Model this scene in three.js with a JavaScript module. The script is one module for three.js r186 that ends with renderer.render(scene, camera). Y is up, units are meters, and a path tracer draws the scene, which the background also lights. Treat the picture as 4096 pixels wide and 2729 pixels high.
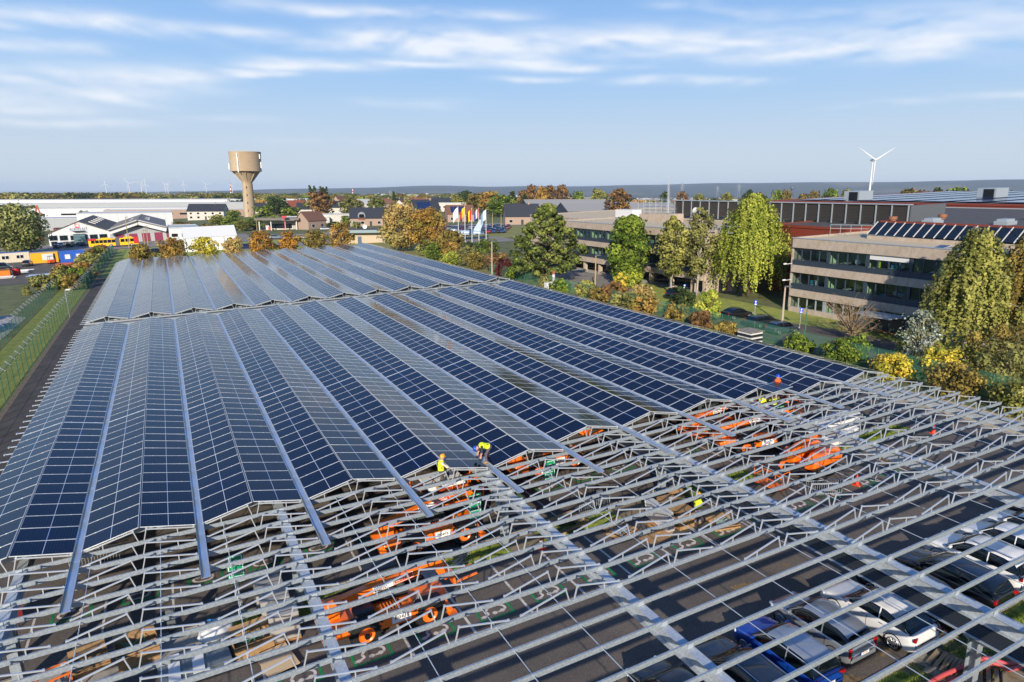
import * as THREE from 'three';
import { mergeGeometries } from 'three/addons/utils/BufferGeometryUtils.js';
import { ImprovedNoise } from 'three/addons/math/ImprovedNoise.js';
import { RoundedBoxGeometry } from 'three/addons/geometries/RoundedBoxGeometry.js';
import { MarchingCubes } from 'three/addons/objects/MarchingCubes.js';

// ---------- camera, sky, sun, exposure ----------
const PW = 4096, PH = 2729, FOC = 2653.81, TILT = 12.667882 * Math.PI / 180, CAM_H = 18.5;
const scene = new THREE.Scene();
const camera = new THREE.PerspectiveCamera(54.42132749, PW / PH, 0.5, 40000);
camera.position.set(0, CAM_H, 0);
camera.rotation.set(-TILT, 0, 0);
const renderer = new THREE.WebGLRenderer({ antialias: true });
renderer.toneMapping = THREE.LinearToneMapping;
renderer.toneMappingExposure = 1.35;
renderer.shadowMap.enabled = true;

const SUN_EL = 25.5 * Math.PI / 180, SUN_H = [-0.11, 0.994];
const SUN = new THREE.Vector3(SUN_H[0] * Math.cos(SUN_EL), Math.sin(SUN_EL), SUN_H[1] * Math.cos(SUN_EL)).normalize();
const sun = new THREE.DirectionalLight(new THREE.Color().setRGB(1.0, 0.895, 0.76), 4.9);
sun.position.copy(SUN).multiplyScalar(300); sun.target.position.set(0, 0, -70);
sun.castShadow = true; sun.shadow.mapSize.set(4096, 4096);
Object.assign(sun.shadow.camera, { left: -160, right: 160, top: 160, bottom: -160, near: 1, far: 900 });
scene.add(sun, sun.target);

const noise = new ImprovedNoise();
const fbm = (x, y, z, o = 4) => { let s = 0, a = 0.5, f = 1; for (let i = 0; i < o; i++) { s += a * noise.noise(x * f, y * f, z * f + i * 7.3); a *= 0.5; f *= 2.03; } return s; };
let seedv = 12345;
const rnd = () => { seedv = (seedv + 0x6d2b79f5) | 0; let t = Math.imul(seedv ^ (seedv >>> 15), 1 | seedv); t = (t + Math.imul(t ^ (t >>> 7), 61 | t)) ^ t; return ((t ^ (t >>> 14)) >>> 0) / 4294967296; };
const rr = (a, b) => a + (b - a) * rnd();
const smooth = (a, b, x) => { const t = Math.min(1, Math.max(0, (x - a) / (b - a))); return t * t * (3 - 2 * t); };
const lerp = (a, b, t) => a + (b - a) * t;

// direction through a photo pixel
const CT = Math.cos(TILT), ST = Math.sin(TILT);
function pray(x, y) {
  const cx = (x - PW / 2) / FOC, cy = -(y - PH / 2) / FOC;
  return new THREE.Vector3(cx, CT * cy - ST, -ST * cy - CT);
}
// sky: thin cirrus streaks over a blue gradient, hazy towards the horizon
{
  const W = 2048, H = 1024, data = new Float32Array(W * H * 4);
  const D = 1 / 0.5745, bands = [];
  const bl = (x0, y0, x1, y1, th, amp) => {
    const a = pray(x0 * D, y0 * D), b = pray(x1 * D, y1 * D);
    const az = (v) => Math.atan2(v.x, -v.z), el = (v) => Math.atan2(v.y, Math.hypot(v.x, v.z));
    const c = pray(x0 * D, (y0 + th) * D);
    bands.push([az(a), el(a), az(b), el(b), Math.abs(el(c) - el(a)) * 1.25, amp * 1.1]);
  };
  bl(860, 92, 1500, 92, 22, 1.0); bl(1400, 100, 2150, 92, 25, 0.9); bl(2050, 75, 2450, 35, 40, 0.62); bl(600, 102, 860, 97, 10, 0.55);
  bl(-80, 30, 230, 48, 16, 0.9); bl(230, 55, 590, 78, 12, 0.7); bl(-50, 92, 150, 106, 12, 0.6); bl(620, 8, 1150, 34, 9, 0.6);
  bl(-150, 170, 430, 178, 24, 0.72); bl(-150, 215, 330, 212, 18, 0.72); bl(-50, 245, 160, 246, 8, 0.5); bl(60, 279, 240, 275, 6, 0.5);
  bl(640, 145, 830, 153, 10, 0.75); bl(560, 163, 640, 167, 6, 0.7); bl(920, 143, 1040, 148, 6, 0.8); bl(1110, 138, 1240, 142, 10, 0.75); bl(1240, 148, 1430, 158, 5, 0.6);
  bl(1200, 178, 1245, 178, 4, 0.6); bl(1510, 184, 1690, 187, 6, 0.8); bl(2030, 239, 2080, 238, 4, 0.5); bl(2300, 214, 2380, 214, 5, 0.55); bl(1590, 0, 1720, 38, 8, 0.4); bl(1900, 25, 2000, 22, 6, 0.35);
  bl(860, 238, 1000, 236, 7, 0.25); bl(470, 270, 560, 270, 4, 0.25); bl(640, 325, 900, 322, 4, 0.22); bl(1860, 130, 2050, 134, 5, 0.5);
  for (let j = 0; j < H; j++) {
    const el = ((j + 0.5) / H - 0.5) * Math.PI, s = Math.max(0, Math.sin(el));
    for (let i = 0; i < W; i++) {
      const th = ((i + 0.5) / W - 0.5) * 2 * Math.PI, dx = Math.cos(th) * Math.cos(el), dz = Math.sin(th) * Math.cos(el);
      const az = Math.atan2(dx, -dz), k = (j * W + i) * 4;
      // clear air
      const t1 = smooth(0, 0.2, s), t2 = smooth(0.07, 0.5, s), t3 = smooth(0.4, 1, s);
      let r = lerp(0.60, 0.36, t1), g = lerp(0.68, 0.59, t1), b = lerp(0.745, 0.88, t1);
      r = lerp(r, 0.075, t2); g = lerp(g, 0.25, t2); b = lerp(b, 0.72, t2);
      r = lerp(r, 0.055, t3); g = lerp(g, 0.16, t3); b = lerp(b, 0.45, t3);
      if (el > 0.01) {
        const warp = 0.05 * noise.noise(az * 3, el * 8, 1.5);
        const n1 = fbm(az * 5.5 + 9 * el, el * 46 + warp * 60, 3.1, 5), n2 = fbm(az * 18 + 40 * el, el * 90, 8.2, 4);
        let c = 0;
        for (const [a0, e0, a1, e1, hw, amp] of bands) {
          let da = az - a0; const span = a1 - a0; let u = da / span; const uc = Math.min(1, Math.max(0, u));
          const dA = (u - uc) * span, dE = el - (e0 + (e1 - e0) * uc) + 0.012 * n1;
          const q = (dA * dA) / (0.05 * 0.05) + (dE * dE) / (hw * hw * 1.3);
          if (q < 8) c = Math.max(c, amp * Math.exp(-q * 0.9));
        }
        const dir = smooth(0.12, 0.5, el) * Math.max(0, fbm(az * 2.2 + 4 * el, el * 16, 5.7, 4) + 0.0) * 0.55; // the same thin streaks all round
        c = c * Math.max(0.12, 0.8 + 1.5 * n1 + 1.0 * n2) + dir * (0.6 + n2 * 1.2);
        c = Math.min(0.92, Math.max(0, c) * 0.86);
        r = lerp(r, 0.84, c); g = lerp(g, 0.88, c); b = lerp(b, 0.95, c);
      }
      if (el < 0) { const d = smooth(0, -0.25, el); r = lerp(r, 0.18, d); g = lerp(g, 0.17, d); b = lerp(b, 0.13, d); }
      data[k] = r; data[k + 1] = g; data[k + 2] = b; data[k + 3] = 1;
    }
  }
  const t = new THREE.DataTexture(data, W, H, THREE.RGBAFormat, THREE.FloatType);
  t.mapping = THREE.EquirectangularReflectionMapping; t.magFilter = THREE.LinearFilter; t.needsUpdate = true;
  scene.background = t; scene.environment = t;
  scene.backgroundIntensity = 0.8; scene.environmentIntensity = 0.8;
}

// ---------- the site's own axes: b across the rows, a along them, n up ----------
const BV = new THREE.Vector3(0.8865534, 0.03159346, -0.46154623), NV = new THREE.Vector3(-0.02724415, 0.99949938, 0.01608561), AV = new THREE.Vector3(-0.46182337, 0.00168632, -0.88697031);
const ORG = new THREE.Vector3(0, CAM_H, 0).addScaledVector(NV, -CAM_H);
const S = (b, n, a) => ORG.clone().addScaledVector(BV, b).addScaledVector(NV, n).addScaledVector(AV, a);
const QS = new THREE.Quaternion().setFromRotationMatrix(new THREE.Matrix4().makeBasis(BV, NV, AV.clone().negate()));
const detBA = BV.x * AV.z - BV.z * AV.x;
const toBA = (x, z) => { const dx = x - ORG.x, dz = z - ORG.z; return [(dx * AV.z - dz * AV.x) / detBA, (BV.x * dz - BV.z * dx) / detBA]; };
const softclamp = (v, lo, hi, w) => { if (v > hi - w) { const t = Math.min(1, (v - hi + w) / (2 * w)); return hi - w + 2 * w * (t - t * t / 2); } if (v < lo + w) { const t = Math.min(1, (lo + w - v) / (2 * w)); return lo + w - 2 * w * (t - t * t / 2); } return v; };
// height of the land
function land(x, z) {
  const [b, a] = toBA(x, z), r = Math.hypot(x, z);
  let y = ORG.y + BV.y * softclamp(b, -45, 130, 25) + AV.y * softclamp(a, -60, 300, 40);
  const az = Math.atan2(x, -z);
  if (r > 350) {
    y -= 9 * smooth(350, 1100, r) * smooth(-0.15, 0.25, az);
    y += (-26 * smooth(1200, 4200, r)) * smooth(-0.35, 0.3, az);
    if (r > 1300) y += smooth(1300, 4000, r) * 7 * noise.noise(x / 900, z / 900, 2.2);
    const ridge = 95 + 70 * smooth(-0.3, 0.75, az) + 14 * noise.noise(az * 9, 0.4, 0);
    y += (ridge * smooth(6500, 9500, r) * smooth(-0.62, -0.05, az)) + smooth(4500, 6000, r) * 28 * smooth(-0.05, 0.3, az) * (0.6 + 0.6 * noise.noise(x / 1400, z / 1400, 9));
  }
  return y;
}
const groundAt = (x, y) => { const d = pray(x, y); let t = 10; for (let i = 0; i < 4000; i++) { const px = d.x * t, py = CAM_H + d.y * t, pz = d.z * t; if (py <= land(px, pz)) return new THREE.Vector3(px, land(px, pz), pz); t += Math.max(0.04, t * 0.002); } return new THREE.Vector3(d.x * t, land(d.x * t, d.z * t), d.z * t); };
const columnAt = (x, dist) => { const d = pray(x, 768), k = dist / Math.hypot(d.x, d.z); return new THREE.Vector3(d.x * k, land(d.x * k, d.z * k), d.z * k); };
const heightOf = (p, y) => { const d = pray(PW / 2, y), t = p.z / d.z; return CAM_H + d.y * t - p.y; };

// ---------- bookkeeping ----------
const used = new Map();
const numbered = (n) => { const k = used.get(n) || 0; used.set(n, k + 1); return k ? n + '_' + String(k).padStart(3, '0') : n; };
function tag(o, label, category, group) { o.userData.label = label; o.userData.category = category; if (group) o.userData.group = group; return o; }
function thing(name, label, category, pos, { turn = 0, group, site = false, quat } = {}) {
  const o = new THREE.Group(); o.name = numbered(name); scene.add(o);
  o.position.copy(pos);
  if (site) o.quaternion.copy(QS);
  if (quat) o.quaternion.copy(quat);
  if (turn) o.quaternion.multiply(new THREE.Quaternion().setFromAxisAngle(new THREE.Vector3(0, 1, 0), turn));
  return tag(o, label, category, group);
}
const sthing = (name, label, category, b, a, o = {}) => thing(name, label, category, S(b, o.n || 0, a), { ...o, site: true });
function part(parent, name, geo, mat, label) { const m = new THREE.Mesh(Array.isArray(geo) ? merge(geo) : geo, mat); m.name = name; m.castShadow = m.receiveShadow = true; parent.add(m); if (label) m.userData.label = label; return m; }
function structure(name, geo, mat, site) { const m = part(scene, numbered(name), geo, mat); m.userData.kind = 'structure'; if (site) { m.quaternion.copy(QS); m.position.copy(ORG); } return m; }
function solo(name, geo, mat, label, category, pos, o = {}) { const m = new THREE.Mesh(Array.isArray(geo) ? merge(geo) : geo, mat); m.name = numbered(name); m.castShadow = m.receiveShadow = true; m.position.copy(pos); if (o.site) m.quaternion.copy(QS); if (o.turn) m.quaternion.multiply(new THREE.Quaternion().setFromAxisAngle(new THREE.Vector3(0, 1, 0), o.turn)); scene.add(m); return tag(m, label, category, o.group); }
function copyOf(o, pos, label, { turn, group } = {}) {
  const c = o.clone(); c.name = numbered(o.name.replace(/_\d{3}$/, '')); c.userData = { ...o.userData }; scene.add(c); c.position.copy(pos);
  if (label) c.userData.label = label; if (group) c.userData.group = group;
  if (turn !== undefined) { c.quaternion.copy(o.userData.siteQ ? QS : new THREE.Quaternion()); c.quaternion.multiply(new THREE.Quaternion().setFromAxisAngle(new THREE.Vector3(0, 1, 0), turn)); }
  return c;
}

// ---------- geometry helpers ----------
function merge(list) { const l = list.map((g) => (g.index ? g.toNonIndexed() : g)); const keep = ['position', 'normal', 'uv']; for (const g of l) for (const k of Object.keys(g.attributes)) if (!keep.includes(k)) g.deleteAttribute(k); return l.length === 1 ? l[0] : mergeGeometries(l, false); }
function mergeGroups(lists) { return mergeGeometries(lists.map(merge), true); }
const M4 = (x, y, z, rx = 0, ry = 0, rz = 0) => new THREE.Matrix4().makeRotationFromEuler(new THREE.Euler(rx, ry, rz)).setPosition(x, y, z);
// box with uv in metres
function box(w, h, d, x = 0, y = 0, z = 0, ry = 0, rx = 0, rz = 0) {
  const g = new THREE.BoxGeometry(w, h, d), u = g.attributes.uv, dims = [[d, h], [d, h], [w, d], [w, d], [w, h], [w, h]];
  for (let f = 0; f < 6; f++) for (let i = 0; i < 4; i++) u.setXY(f * 4 + i, u.getX(f * 4 + i) * dims[f][0], u.getY(f * 4 + i) * dims[f][1]);
  return g.applyMatrix4(M4(x, y, z, rx, ry, rz));
}
const rbox = (w, h, d, r, x = 0, y = 0, z = 0, ry = 0, rx = 0, rz = 0) => new RoundedBoxGeometry(w, h, d, 2, Math.min(r, w / 2.01, h / 2.01, d / 2.01)).applyMatrix4(M4(x, y, z, rx, ry, rz));
const cyl = (r0, r1, h, x = 0, y = 0, z = 0, seg = 12, rx = 0, ry = 0, rz = 0) => new THREE.CylinderGeometry(r0, r1, h, seg).applyMatrix4(M4(x, y, z, rx, ry, rz));
function bar(p, q, w, hgt = w, round = 0) { // bar between two points
  const a = new THREE.Vector3(...p), b = new THREE.Vector3(...q), L = a.distanceTo(b);
  const g = round ? new THREE.CylinderGeometry(w / 2, w / 2, L, round) : new THREE.BoxGeometry(w, L, hgt);
  const d = b.clone().sub(a).normalize(); const quat = new THREE.Quaternion();
  if (Math.abs(d.y) > 0.9999) quat.setFromUnitVectors(new THREE.Vector3(0, 1, 0), d);
  else { const up = new THREE.Vector3(0, 1, 0), x = new THREE.Vector3().crossVectors(d, up).normalize(), z = new THREE.Vector3().crossVectors(x, d); quat.setFromRotationMatrix(new THREE.Matrix4().makeBasis(x, d, z)); }
  return g.applyQuaternion(quat).translate((a.x + b.x) / 2, (a.y + b.y) / 2, (a.z + b.z) / 2);
}
// prism: outline in the x-y plane pushed along z from z0 to z1
function prism(pts, z0, z1, bevel = 0) {
  const sh = new THREE.Shape(pts.map((p) => new THREE.Vector2(p[0], p[1])));
  const g = new THREE.ExtrudeGeometry(sh, { depth: z1 - z0 - 2 * bevel, bevelEnabled: bevel > 0, bevelSize: bevel, bevelOffset: -bevel, bevelThickness: bevel, bevelSegments: 2, curveSegments: 8 });
  return g.translate(0, 0, z0 + bevel);
}
// flat sheet from an outline given in site b,a at height n
function sheetBA(pts, n) { const sh = new THREE.Shape(pts.map((p) => new THREE.Vector2(p[0], p[1]))); const g = new THREE.ShapeGeometry(sh, 16); g.rotateX(-Math.PI / 2); return g.translate(0, n, 0); } // local x=b, z=-a
const rectBA = (b0, b1, a0, a1) => [[b0, a0], [b1, a0], [b1, a1], [b0, a1]];
// sheet draped on the land from world x,z outline
function drape(pts, off, step = 12) {
  let x0 = 1e9, x1 = -1e9, z0 = 1e9, z1 = -1e9; for (const [x, z] of pts) { x0 = Math.min(x0, x); x1 = Math.max(x1, x); z0 = Math.min(z0, z); z1 = Math.max(z1, z); }
  let tris = THREE.ShapeUtils.triangulateShape(pts.map((p) => new THREE.Vector2(p[0], p[1])), []).map((t) => t.map((i) => pts[i]));
  for (let pass = 0; pass < 9; pass++) { const out = []; let any = false; for (const t of tris) { let bi = 0, bl = 0; for (let i = 0; i < 3; i++) { const p = t[i], q = t[(i + 1) % 3], l = Math.hypot(p[0] - q[0], p[1] - q[1]); if (l > bl) { bl = l; bi = i; } } if (bl > step) { any = true; const p = t[bi], q = t[(bi + 1) % 3], o = t[(bi + 2) % 3], m = [(p[0] + q[0]) / 2, (p[1] + q[1]) / 2]; out.push([p, m, o], [m, q, o]); } else out.push(t); } tris = out; if (!any) break; }
  const pos = [], uv = []; for (const t of tris) { const cr = (t[1][0] - t[0][0]) * (t[2][1] - t[0][1]) - (t[1][1] - t[0][1]) * (t[2][0] - t[0][0]); const o = cr > 0 ? [0, 2, 1] : [0, 1, 2]; for (const i of o) { pos.push(t[i][0], land(t[i][0], t[i][1]) + off, t[i][1]); uv.push(t[i][0], t[i][1]); } }
  const g = new THREE.BufferGeometry(); g.setAttribute('position', new THREE.Float32BufferAttribute(pos, 3)); g.setAttribute('uv', new THREE.Float32BufferAttribute(uv, 2)); g.computeVertexNormals(); return g;
}
const baPoly = (pts) => pts.map(([b, a]) => { const p = S(b, 0, a); return [p.x, p.z]; });
const pxs = (list) => list.map(([x, y]) => { const p = groundAt(x, y); return [p.x, p.z]; });

// ---------- textures and materials ----------
function dataTex(n, fn, rx = 1, ry = rx, srgb = true) {
  const d = new Uint8Array(n * n * 4);
  for (let j = 0; j < n; j++) for (let i = 0; i < n; i++) { const c = fn(i / n, j / n); const k = (j * n + i) * 4; for (let q = 0; q < 3; q++) d[k + q] = Math.max(0, Math.min(255, c[q] * 255)); d[k + 3] = 255; }
  const t = new THREE.DataTexture(d, n, n); t.wrapS = t.wrapT = THREE.RepeatWrapping; t.magFilter = THREE.LinearFilter; t.repeat.set(rx, ry); if (srgb) t.colorSpace = THREE.SRGBColorSpace; t.needsUpdate = true; return t;
}
// periodic noise on the unit square
const pn = (u, v, f, o, z) => { let s = 0, a = 0.5; for (let k = 0; k < o; k++) { const F = f * (1 << k), x = u * F, y = v * F, wx = u, wy = v; const q = (A, B) => noise.noise(A, B, z + k * 3.7); s += a * (q(x, y) * (1 - wx) * (1 - wy) + q(x - F, y) * wx * (1 - wy) + q(x, y - F) * (1 - wx) * wy + q(x - F, y - F) * wx * wy) * 1.35; a *= 0.55; } return s; };
const mixc = (a, b, t) => { t = Math.max(0, Math.min(1, t)); return [lerp(a[0], b[0], t), lerp(a[1], b[1], t), lerp(a[2], b[2], t)]; };
const hx = (h) => { const c = new THREE.Color(h); return [c.r, c.g, c.b].map((v) => (v <= 0.0031308 ? 12.92 * v : 1.055 * v ** (1 / 2.4) - 0.055)); };
// two-tone patchy surface; f patches per tile, speck = fine grain
const patchTex = (n, cA, cB, f, speck, rep, z = 1, bias = 0.5) => { const A = hx(cA), B = hx(cB); return dataTex(n, (u, v) => { const c = mixc(A, B, bias + 1.3 * pn(u, v, f, 4, z)); const s = 1 + speck * (rnd() - 0.5); return [c[0] * s, c[1] * s, c[2] * s]; }, rep); };
const bumpNoise = dataTex(256, (u, v) => { const q = 0.5 + 0.6 * pn(u, v, 24, 3, 4); return [q, q, q]; }, 1, 1, false);
const bumpAt = (rep) => { const t = bumpNoise.clone(); t.repeat.set(rep, rep); t.needsUpdate = true; return t; };
const std = (color, roughness = 0.8, metalness = 0, o = {}) => new THREE.MeshStandardMaterial({ color, roughness, metalness, ...o });
const phys = (color, roughness, metalness, o = {}) => new THREE.MeshPhysicalMaterial({ color, roughness, metalness, ...o });
const canvasTex = (w, h, draw) => { const c = document.createElement('canvas'); c.width = w; c.height = h; const g = c.getContext('2d'); draw(g, w, h); const t = new THREE.CanvasTexture(c); t.colorSpace = THREE.SRGBColorSpace; return t; };
// ---------- shared materials ----------
const galvTex = dataTex(256, (u, v) => { const q = 0.80 + 0.16 * pn(u, v, 9, 4, 2.2) + 0.05 * (rnd() - 0.5); return [q * 0.975, q * 0.99, q]; }, 1.3);
const MAT = {
  galv: std(0xc8d0d4, 0.45, 0.38, { map: galvTex }),
  galvDull: std(0x9aa3a5, 0.55, 0.45, { map: galvTex }),
  rail: std(0xd2d6d6, 0.35, 0.55),
  beam: std(0xdfe4e6, 0.5, 0.3, { map: galvTex }),
  rod: std(0xc6cccd, 0.4, 0.6),
  frame: std(0xdedfdb, 0.34, 0.4),
  white: std(0xd2d2ce, 0.6), offwhite: std(0xc6c4bd, 0.7), black: std(0x0c0d0e, 0.5), rubber: std(0x131313, 0.85), dark: std(0x24282c, 0.6), grey: std(0x7c8084, 0.6), lightgrey: std(0xaeb2b4, 0.6), midgrey: std(0x55595c, 0.6),
  orange: phys(0xf5761a, 0.34, 0, { clearcoat: 0.5, clearcoatRoughness: 0.25, map: patchTex(256, '#ffffff', '#d9cfc6', 6, 0.05, 1, 4.4, 0.25) }), orangeDark: std(0x9c3a12, 0.55),
  steelDark: std(0x3b3f42, 0.5, 0.5), chrome: std(0xc8ccd0, 0.18, 0.9), red: std(0xb01a18, 0.5), yellow: std(0xe8b400, 0.5), green: std(0x0b7a4b, 0.55),
  wood: std(0xb98d57, 0.8, 0, { map: patchTex(256, '#ffffff', '#c8b79c', 14, 0.08, 1, 3.3) }), card: std(0xa98a62, 0.85, 0, { map: patchTex(256, '#ffffff', '#d6c4ab', 5, 0.06, 1, 7.1) }),
  plasticWrap: phys(0xd8dad8, 0.2, 0, { transmission: 0.6, thickness: 0, clearcoat: 0.4 }),
};
// panel glass: six by twenty half cells with a pale line across the middle
const cellTex = canvasTex(960, 576, (g, w, h) => {
  g.fillStyle = '#363d54'; g.fillRect(0, 0, w, h);
  const nx = 20, ny = 6, mx = 10, my = 10, mid = 16, cw = (w - 2 * mx - mid) / nx, ch = (h - 2 * my) / ny;
  for (let i = 0; i < nx; i++) for (let j = 0; j < ny; j++) {
    const x = mx + i * cw + (i >= nx / 2 ? mid : 0), y = my + j * ch, s = 0.92 + 0.16 * rnd();
    g.fillStyle = `rgb(${13 * s | 0},${15 * s | 0},${29 * s | 0})`; g.fillRect(x + 1.5, y + 1.5, cw - 3, ch - 3);
    g.fillStyle = 'rgba(110,118,140,0.16)'; for (let k = 1; k < 10; k++) g.fillRect(x + 1.5, y + ch * k / 10, cw - 3, 1);
  }
  g.fillStyle = '#c9d3dc'; g.fillRect(w / 2 - mid / 2 + 3, 0, mid - 6, h);
});
cellTex.anisotropy = 8;
const glassMats = [0xffffff, 0xe8eaf2, 0xf6f0ec, 0xd5e0ff].map((c, i) => phys(c, 0.085 + 0.015 * i, 0, { map: cellTex, ior: 1.5, specularIntensity: 0.45 }));

const cellTexFar = canvasTex(128, 64, (g, w, h) => { g.fillStyle = '#141827'; g.fillRect(0, 0, w, h); g.fillStyle = '#8f9aa8'; g.fillRect(w / 2 - 1, 0, 1.2, h); });
const glassFar = [0xffffff, 0xe8eaf2, 0xf6f0ec, 0xd5e0ff].map((c, i) => phys(c, 0.1 + 0.01 * i, 0, { map: cellTexFar, ior: 1.5, specularIntensity: 0.45 }));
// ---------- solar carport ----------
const MW = 1.144, ROWP = 4.16851, ROW0 = -10.71231, SLX = 1.955, SLY = 0.43, RIDGE0 = 5.80, KS = 1.133; // the frame's own units, times KS in metres
const RIDGE = CAM_H - (CAM_H - RIDGE0) * KS;
const rowB = (r) => ROW0 + r * ROWP;
const BEAMS = [-6.3, 2.85, 12.0, 21.15, 30.3, 39.4];
const A_FRONT = 27.52, A_SEAM = 43.54, A_BACK = 43.61 + 29 * MW, A_FAR0 = 80.47, FAR_N = 60;
const ORD = ['first', 'second', 'third', 'fourth', 'fifth', 'sixth', 'seventh', 'eighth', 'ninth', 'tenth', 'eleventh', 'twelfth'];
{
  const L = Math.hypot(SLX - 0.02, SLY), ang = Math.atan2(SLY, SLX - 0.02), W = MW - 0.02, fr = 0.013, T = 0.035;
  // a panel lies with its long side along x, its middle at the origin
  const glass = new THREE.PlaneGeometry(L - 2 * fr, W - 2 * fr).rotateX(-Math.PI / 2).translate(0, T - 0.003, 0);
  const back = new THREE.PlaneGeometry(L - 2 * fr, W - 2 * fr).rotateX(Math.PI / 2).translate(0, T - 0.012, 0);
  const fg = [box(L, T, fr, 0, T / 2, W / 2 - fr / 2), box(L, T, fr, 0, T / 2, -W / 2 + fr / 2), box(fr, T, W - 2 * fr, L / 2 - fr / 2, T / 2, 0), box(fr, T, W - 2 * fr, -L / 2 + fr / 2, T / 2, 0)];
  // clamps between neighbours catch the light
  fg.push(box(0.06, 0.01, 0.022, -L * 0.3, T + 0.004, W / 2 + 0.008), box(0.06, 0.01, 0.022, L * 0.3, T + 0.004, W / 2 + 0.008));
  const panelGeo = mergeGroups([[glass], [back, ...fg]]);
  const panelMats = glassMats.map((g) => [g, MAT.frame]);
  const gutTex = dataTex(512, (u, v) => { const p = pn(u, v, 5, 4, 5.5), q = pn(u, v, 3, 3, 9.5); let c = mixc([0.70, 0.75, 0.80], [0.80, 0.83, 0.87], 0.5 + 1.5 * p); if (q > 0.16) c = mixc(c, [0.80, 0.73, 0.62], (q - 0.16) * 9); return c; }, 0.8, 0.13);
  const gutMat = std(0xdde2e6, 0.36, 0.5, { map: gutTex });
  const gutGeo = (len) => { const w = 0.30; return [box(w, 0.012, len, 0, 0, 0), box(0.012, 0.07, len, -w / 2, 0.03, 0), box(0.012, 0.07, len, w / 2, 0.03, 0)]; };
  const joint = box(0.31, 0.006, 0.05, 0, 0.012, 0);
  const seamRail = (side) => bar([side * 0.02, 0.012, 0], [side * SLX, -SLY + 0.012, 0], 0.075, 0.05);
  const farGeo = mergeGroups([[glass.clone()], [back.clone(), ...fg.slice(0, 4).map((g) => g.clone())]]), farMats = glassFar.map((g) => [g, MAT.frame]);
  globalThis.panelBits = { panelGeo, panelMats };
  const row = (r, a0, n, seamAt, gut0, far, extraRight) => {
    const b = rowB(r), aMid = a0;
    const t = sthing('solar_panel_row', far ? `${ORD[r - 1]} panel row from the green fence in the far roof block` : `${ORD[r - 1]} panel row from the green fence in the half built block`, 'solar panels', b * KS, aMid * KS, { n: RIDGE, group: far ? 'panel rows of the far roof block' : 'panel rows of the half built roof block' });
    t.scale.setScalar(KS);
    let a = 0;
    for (let i = 0; i < n; i++) {
      if (i === seamAt) { for (const s of [-1, 1]) part(t, 'seam_rail', seamRail(s).translate(0, 0, -a - 0.035), MAT.frame); a += 0.07; }
      for (const s of [-1, 1]) {
        const m = part(t, 'solar_panel', far ? farGeo : panelGeo, (far ? farMats : panelMats)[Math.floor(rnd() * 1.25 + 0.35 * rnd() * 8) % 4]);
        m.position.set(s * (SLX + 0.02) / 2, -SLY / 2, -a - MW / 2);
        m.rotation.set(rr(-0.003, 0.003) * (far ? 0.5 : 1), 0, -s * ang + rr(-0.0025, 0.0025) * (far ? 0.5 : 1));
      }
      a += MW;
    }
    if (extraRight) { const m = part(t, 'solar_panel', panelGeo, panelMats[1]); m.position.set((SLX + 0.02) / 2, -SLY / 2, MW / 2); m.rotation.set(0, 0, -ang); }
    if (r < 12) { // gutter in the valley towards the next row
      const g0 = gut0 - aMid, g1 = a + 0.1; let p = g0;
      while (p < g1 - 0.3) { const len = Math.min(3.43, g1 - p), m = part(t, 'gutter_section', [...gutGeo(len - 0.004), joint.clone().translate(0, 0, -len / 2 + 0.03)], gutMat); m.position.set(ROWP / 2, -SLY - 0.02, -(p + len / 2)); p += len; }
    }
    // side rail along the ridge
    part(t, 'ridge_rail', [box(0.03, 0.03, a, 0, -0.035, -a / 2)], MAT.steelDark);
    return t;
  };
  for (let r = 1; r <= 12; r++) { const extra = r === 6 || r >= 11 ? 1 : 0; row(r, A_FRONT - extra * MW, 14 + 29 + extra, 14 + extra, 23.35 + rr(-0.1, 0.1), false, r === 5); }
  for (let r = 1; r <= 12; r++) row(r, A_FAR0, FAR_N, 24, A_FAR0 - 0.1, true);

  // ---- steel frame ----
  const PT = RIDGE0 - SLY - 0.10, PTN = CAM_H - (CAM_H - PT) * KS, PHh = 0.165; // purlin top and height
  const b0 = -8.6, b1 = 41.75, LEN = b1 - b0;
  const prof = [[0, 0], [0.06, 0], [0.06, -0.016], [0.016, -0.016], [0.016, -PHh + 0.016], [0.06, -PHh + 0.016], [0.06, -PHh], [0, -PHh]];
  const purlinGeo = prism(prof, 0, LEN).rotateY(Math.PI / 2).translate(0, 0, 0.04); // along +x
  const tipGeo = merge([box(0.42, 0.04, 0.07, -0.2, -0.03, 0), box(0.05, 0.05, 0.2, -0.36, -0.03, 0)]);
  const fy = (x) => -0.43 * (Math.abs(x) - 0.02) / (SLX - 0.02) - 0.03; // underside of the panels, from the ridge
  const oy = -(RIDGE0 - PT); // ridge height relative to purlin top is +(-oy)
  const frame = [];
  for (const s of [-1, 1]) {
    const P = (x) => [s * x, -oy + fy(x) - 0.02, 0];
    frame.push(bar(P(0.2), P(1.9), 0.042, 0.045), bar([s * 0.1, 0, 0], [s * 0.22, -oy + fy(0.22) - 0.03, 0], 0.04, 0.035), bar([s * 1.28, 0, 0], [s * 1.28, -oy + fy(1.28) - 0.03, 0], 0.035, 0.03), box(0.07, 0.012, 0.07, s * 0.23, -oy + fy(0.23) + 0.015, 0), box(0.06, 0.012, 0.06, s * 1.86, -oy + fy(1.86) + 0.015, 0));
  }
  const frameGeo = merge(frame);
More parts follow.
